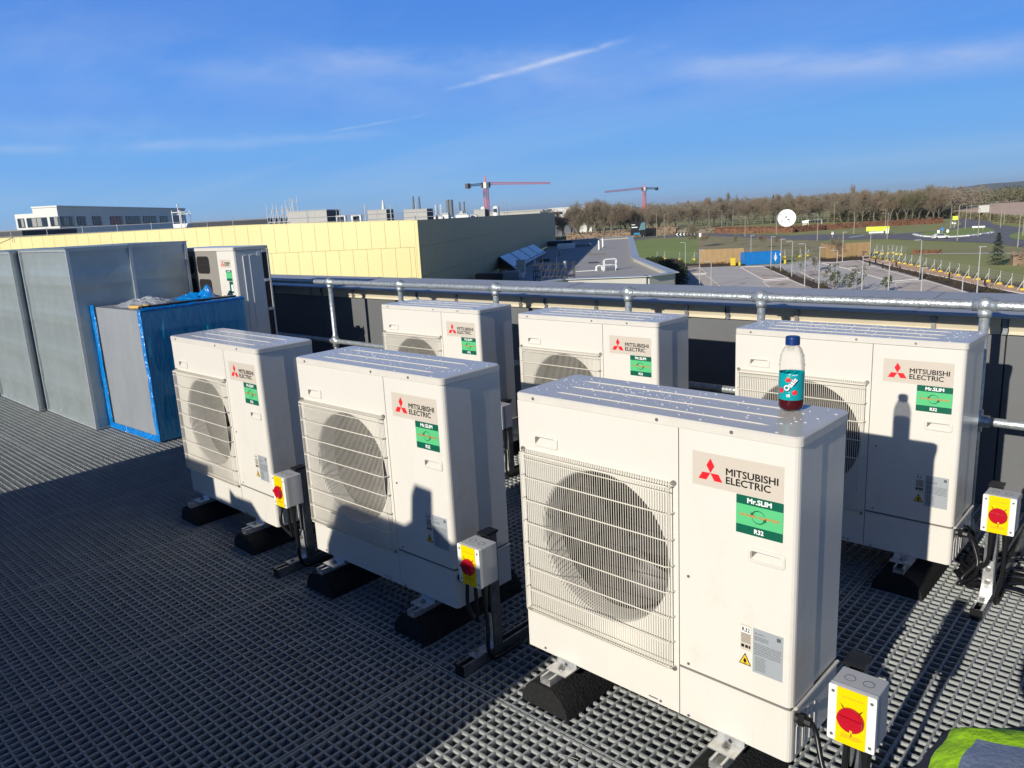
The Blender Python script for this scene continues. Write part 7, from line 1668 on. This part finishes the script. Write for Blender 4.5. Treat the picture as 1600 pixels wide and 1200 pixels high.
# white car on the roundabout
P = Vector((-59.846, 243.097, -11.380)); t = thing('white_car', 'white hatchback car driving round the roundabout', 'car', (P.x, P.y, GZ+0.07), radians(38)); 
m = MB(); side = [(-2.1,0.30),(2.1,0.30),(2.15,0.62),(1.95,0.82),(1.15,0.92),(0.55,1.42),(-1.15,1.46),(-1.85,0.98),(-2.15,0.88)]
m.prism_y(side, -0.86, 0.86); m.build('body', M_WPAINT, t)
for y in (-0.872, 0.8605): m = MB(); m.prism_y([(0.98,0.93),(0.50,1.36),(-1.10,1.39),(-1.65,0.96)], y, y+0.012); m.build('window', M_GLASSD, t)
m = MB(); m.add([(1.16,-0.7,0.94),(1.16,0.7,0.94),(0.58,0.7,1.425),(0.58,-0.7,1.425)], [(0,1,2,3)]); m.v = [(x+0.012, y, z+0.012) for x, y, z in m.v]; m.build('windscreen', M_GLASSD, t)
for x in (-1.35, 1.35):
    for y in (-0.88, 0.88): m = MB(); m.cyl((x, y-0.1, 0.32), (x, y+0.1, 0.32), 0.32, 14); w_ = m.build('wheel', M_CABLE, t); m = MB(); m.cyl((x, y-0.11, 0.32), (x, y+0.11, 0.32), 0.19, 10); m.build('rim', M_STACK, w_)
for y in (-0.62, 0.62): m = MB(); m.box(2.08, 2.16, y-0.2, y+0.2, 0.62, 0.76); m.build('headlight', M_WPRINT, t)
# ---------------------------------------------------------------- hills
def hills(name, a0, a1, dist_, hs, mt, seed):
    m = MB(); n = 60; vs = []
    for i in range(n+1):
        f_ = i/n; a = a0+(a1-a0)*f_; k = f_*(len(hs)-1); j = min(int(k), len(hs)-2); h = hs[j]+(hs[j+1]-hs[j])*(k-j) + 6*noise.noise(Vector((i*0.3, seed, 0)))
        for q, (dd, hh) in enumerate(((0, 0), (250, 0.45), (700, 0.9), (1000, 1.0), (1600, 0.5))): vs.append(((dist_+dd)*cos(a), (dist_+dd)*sin(a), GZ+h*hh))
    m.smooth = True; m.add(vs, [(i*5+q, (i+1)*5+q, (i+1)*5+q+1, i*5+q+1) for i in range(n) for q in range(4)]); return struct(m.build(name, mt))
aL = atan2((-193.898, 655.449, -11.380)[1], (-193.898, 655.449, -11.380)[0]); aR = atan2((-25.928, 441.589, -11.380)[1], (-25.928, 441.589, -11.380)[0])
hills('far_hills', aL, aR-0.3, 7000, [0, 30, 60, 66, 72, 70, 75, 80, 84, 80, 74, 80, 75, 60], mat('far_hillside', (0.10, 0.12, 0.07), 1.0, color2=(0.14, 0.13, 0.09), vscale=0.002), 2)
if 0: hills('near_ridge', atan2((-109.151, 547.549, -11.380)[1], (-109.151, 547.549, -11.380)[0]), aR-0.3, 1900, [0, 6, 12, 15, 17, 18, 19, 20], M_LAWN, 5)

hedge((-215.272, 269.618, -11.380), (-191.890, 284.522, -11.380), 3.6, 5.0, 'brown undergrowth beneath the left trees of the belt', 21, M_TWIG2)
hedge((-202.545, 308.283, -11.380), (-175.248, 327.791, -11.380), 2.6, 5.0, 'brown undergrowth behind the chevron board', 22, M_TWIG)
hedge((-45.285, 319.187, -11.380), (49.616, 345.406, -11.380), 1.8, 1.8, 'field hedge beyond the right edge', 42, M_TWIG3)
# loose strands and grit caught in the grating
m = MB(); r_ = random.Random(17)
for k in range(46):
    cx, cy = r_.choice(((-0.42, 2.42), (-0.36, 2.30), (-1.2, 1.45), (-2.3, 1.2), (-2.9, 2.2), (-4.6, 1.4))); x, y = cx+r_.gauss(0, 0.05), cy+r_.gauss(0, 0.06); a = r_.uniform(0, 6.28); L = r_.uniform(0.02, 0.08)
    m.tube([(x, y, 0.004), (x+L*cos(a)*0.5, y+L*sin(a)*0.5, 0.004+r_.uniform(0.002, 0.02)), (x+L*cos(a+0.5), y+L*sin(a+0.5), 0.003)], 0.0006, 3)
tag(m.build('loose_strands', mat('pale_strand', (0.6, 0.58, 0.5), 0.6)), 'pale loose strands caught on the grating', 'debris', None, 'stuff')
# ---------------------------------------------------------------- air
m = MB(); m.box(-9600, 9600, -400, 10400, GZ-1.0, 95.0)
hz = m.build('haze', [], None, None, None, 'stuff')
hm = bpy.data.materials.new('thin_air'); hm.use_nodes = True
hm.node_tree.nodes.remove(hm.node_tree.nodes['Principled BSDF'])
hv = hm.node_tree.nodes.new('ShaderNodeVolumePrincipled')
hv.inputs['Color'].default_value = (0.86, 0.92, 1.0, 1); hv.inputs['Density'].default_value = 0.00008; hv.inputs['Anisotropy'].default_value = 0.2
hm.node_tree.links.new(hv.outputs[0], hm.node_tree.nodes['Material Output'].inputs['Volume'])
hz.data.materials.append(hm)
tag(hz, 'thin winter haze over the whole site', 'haze', None, 'stuff')
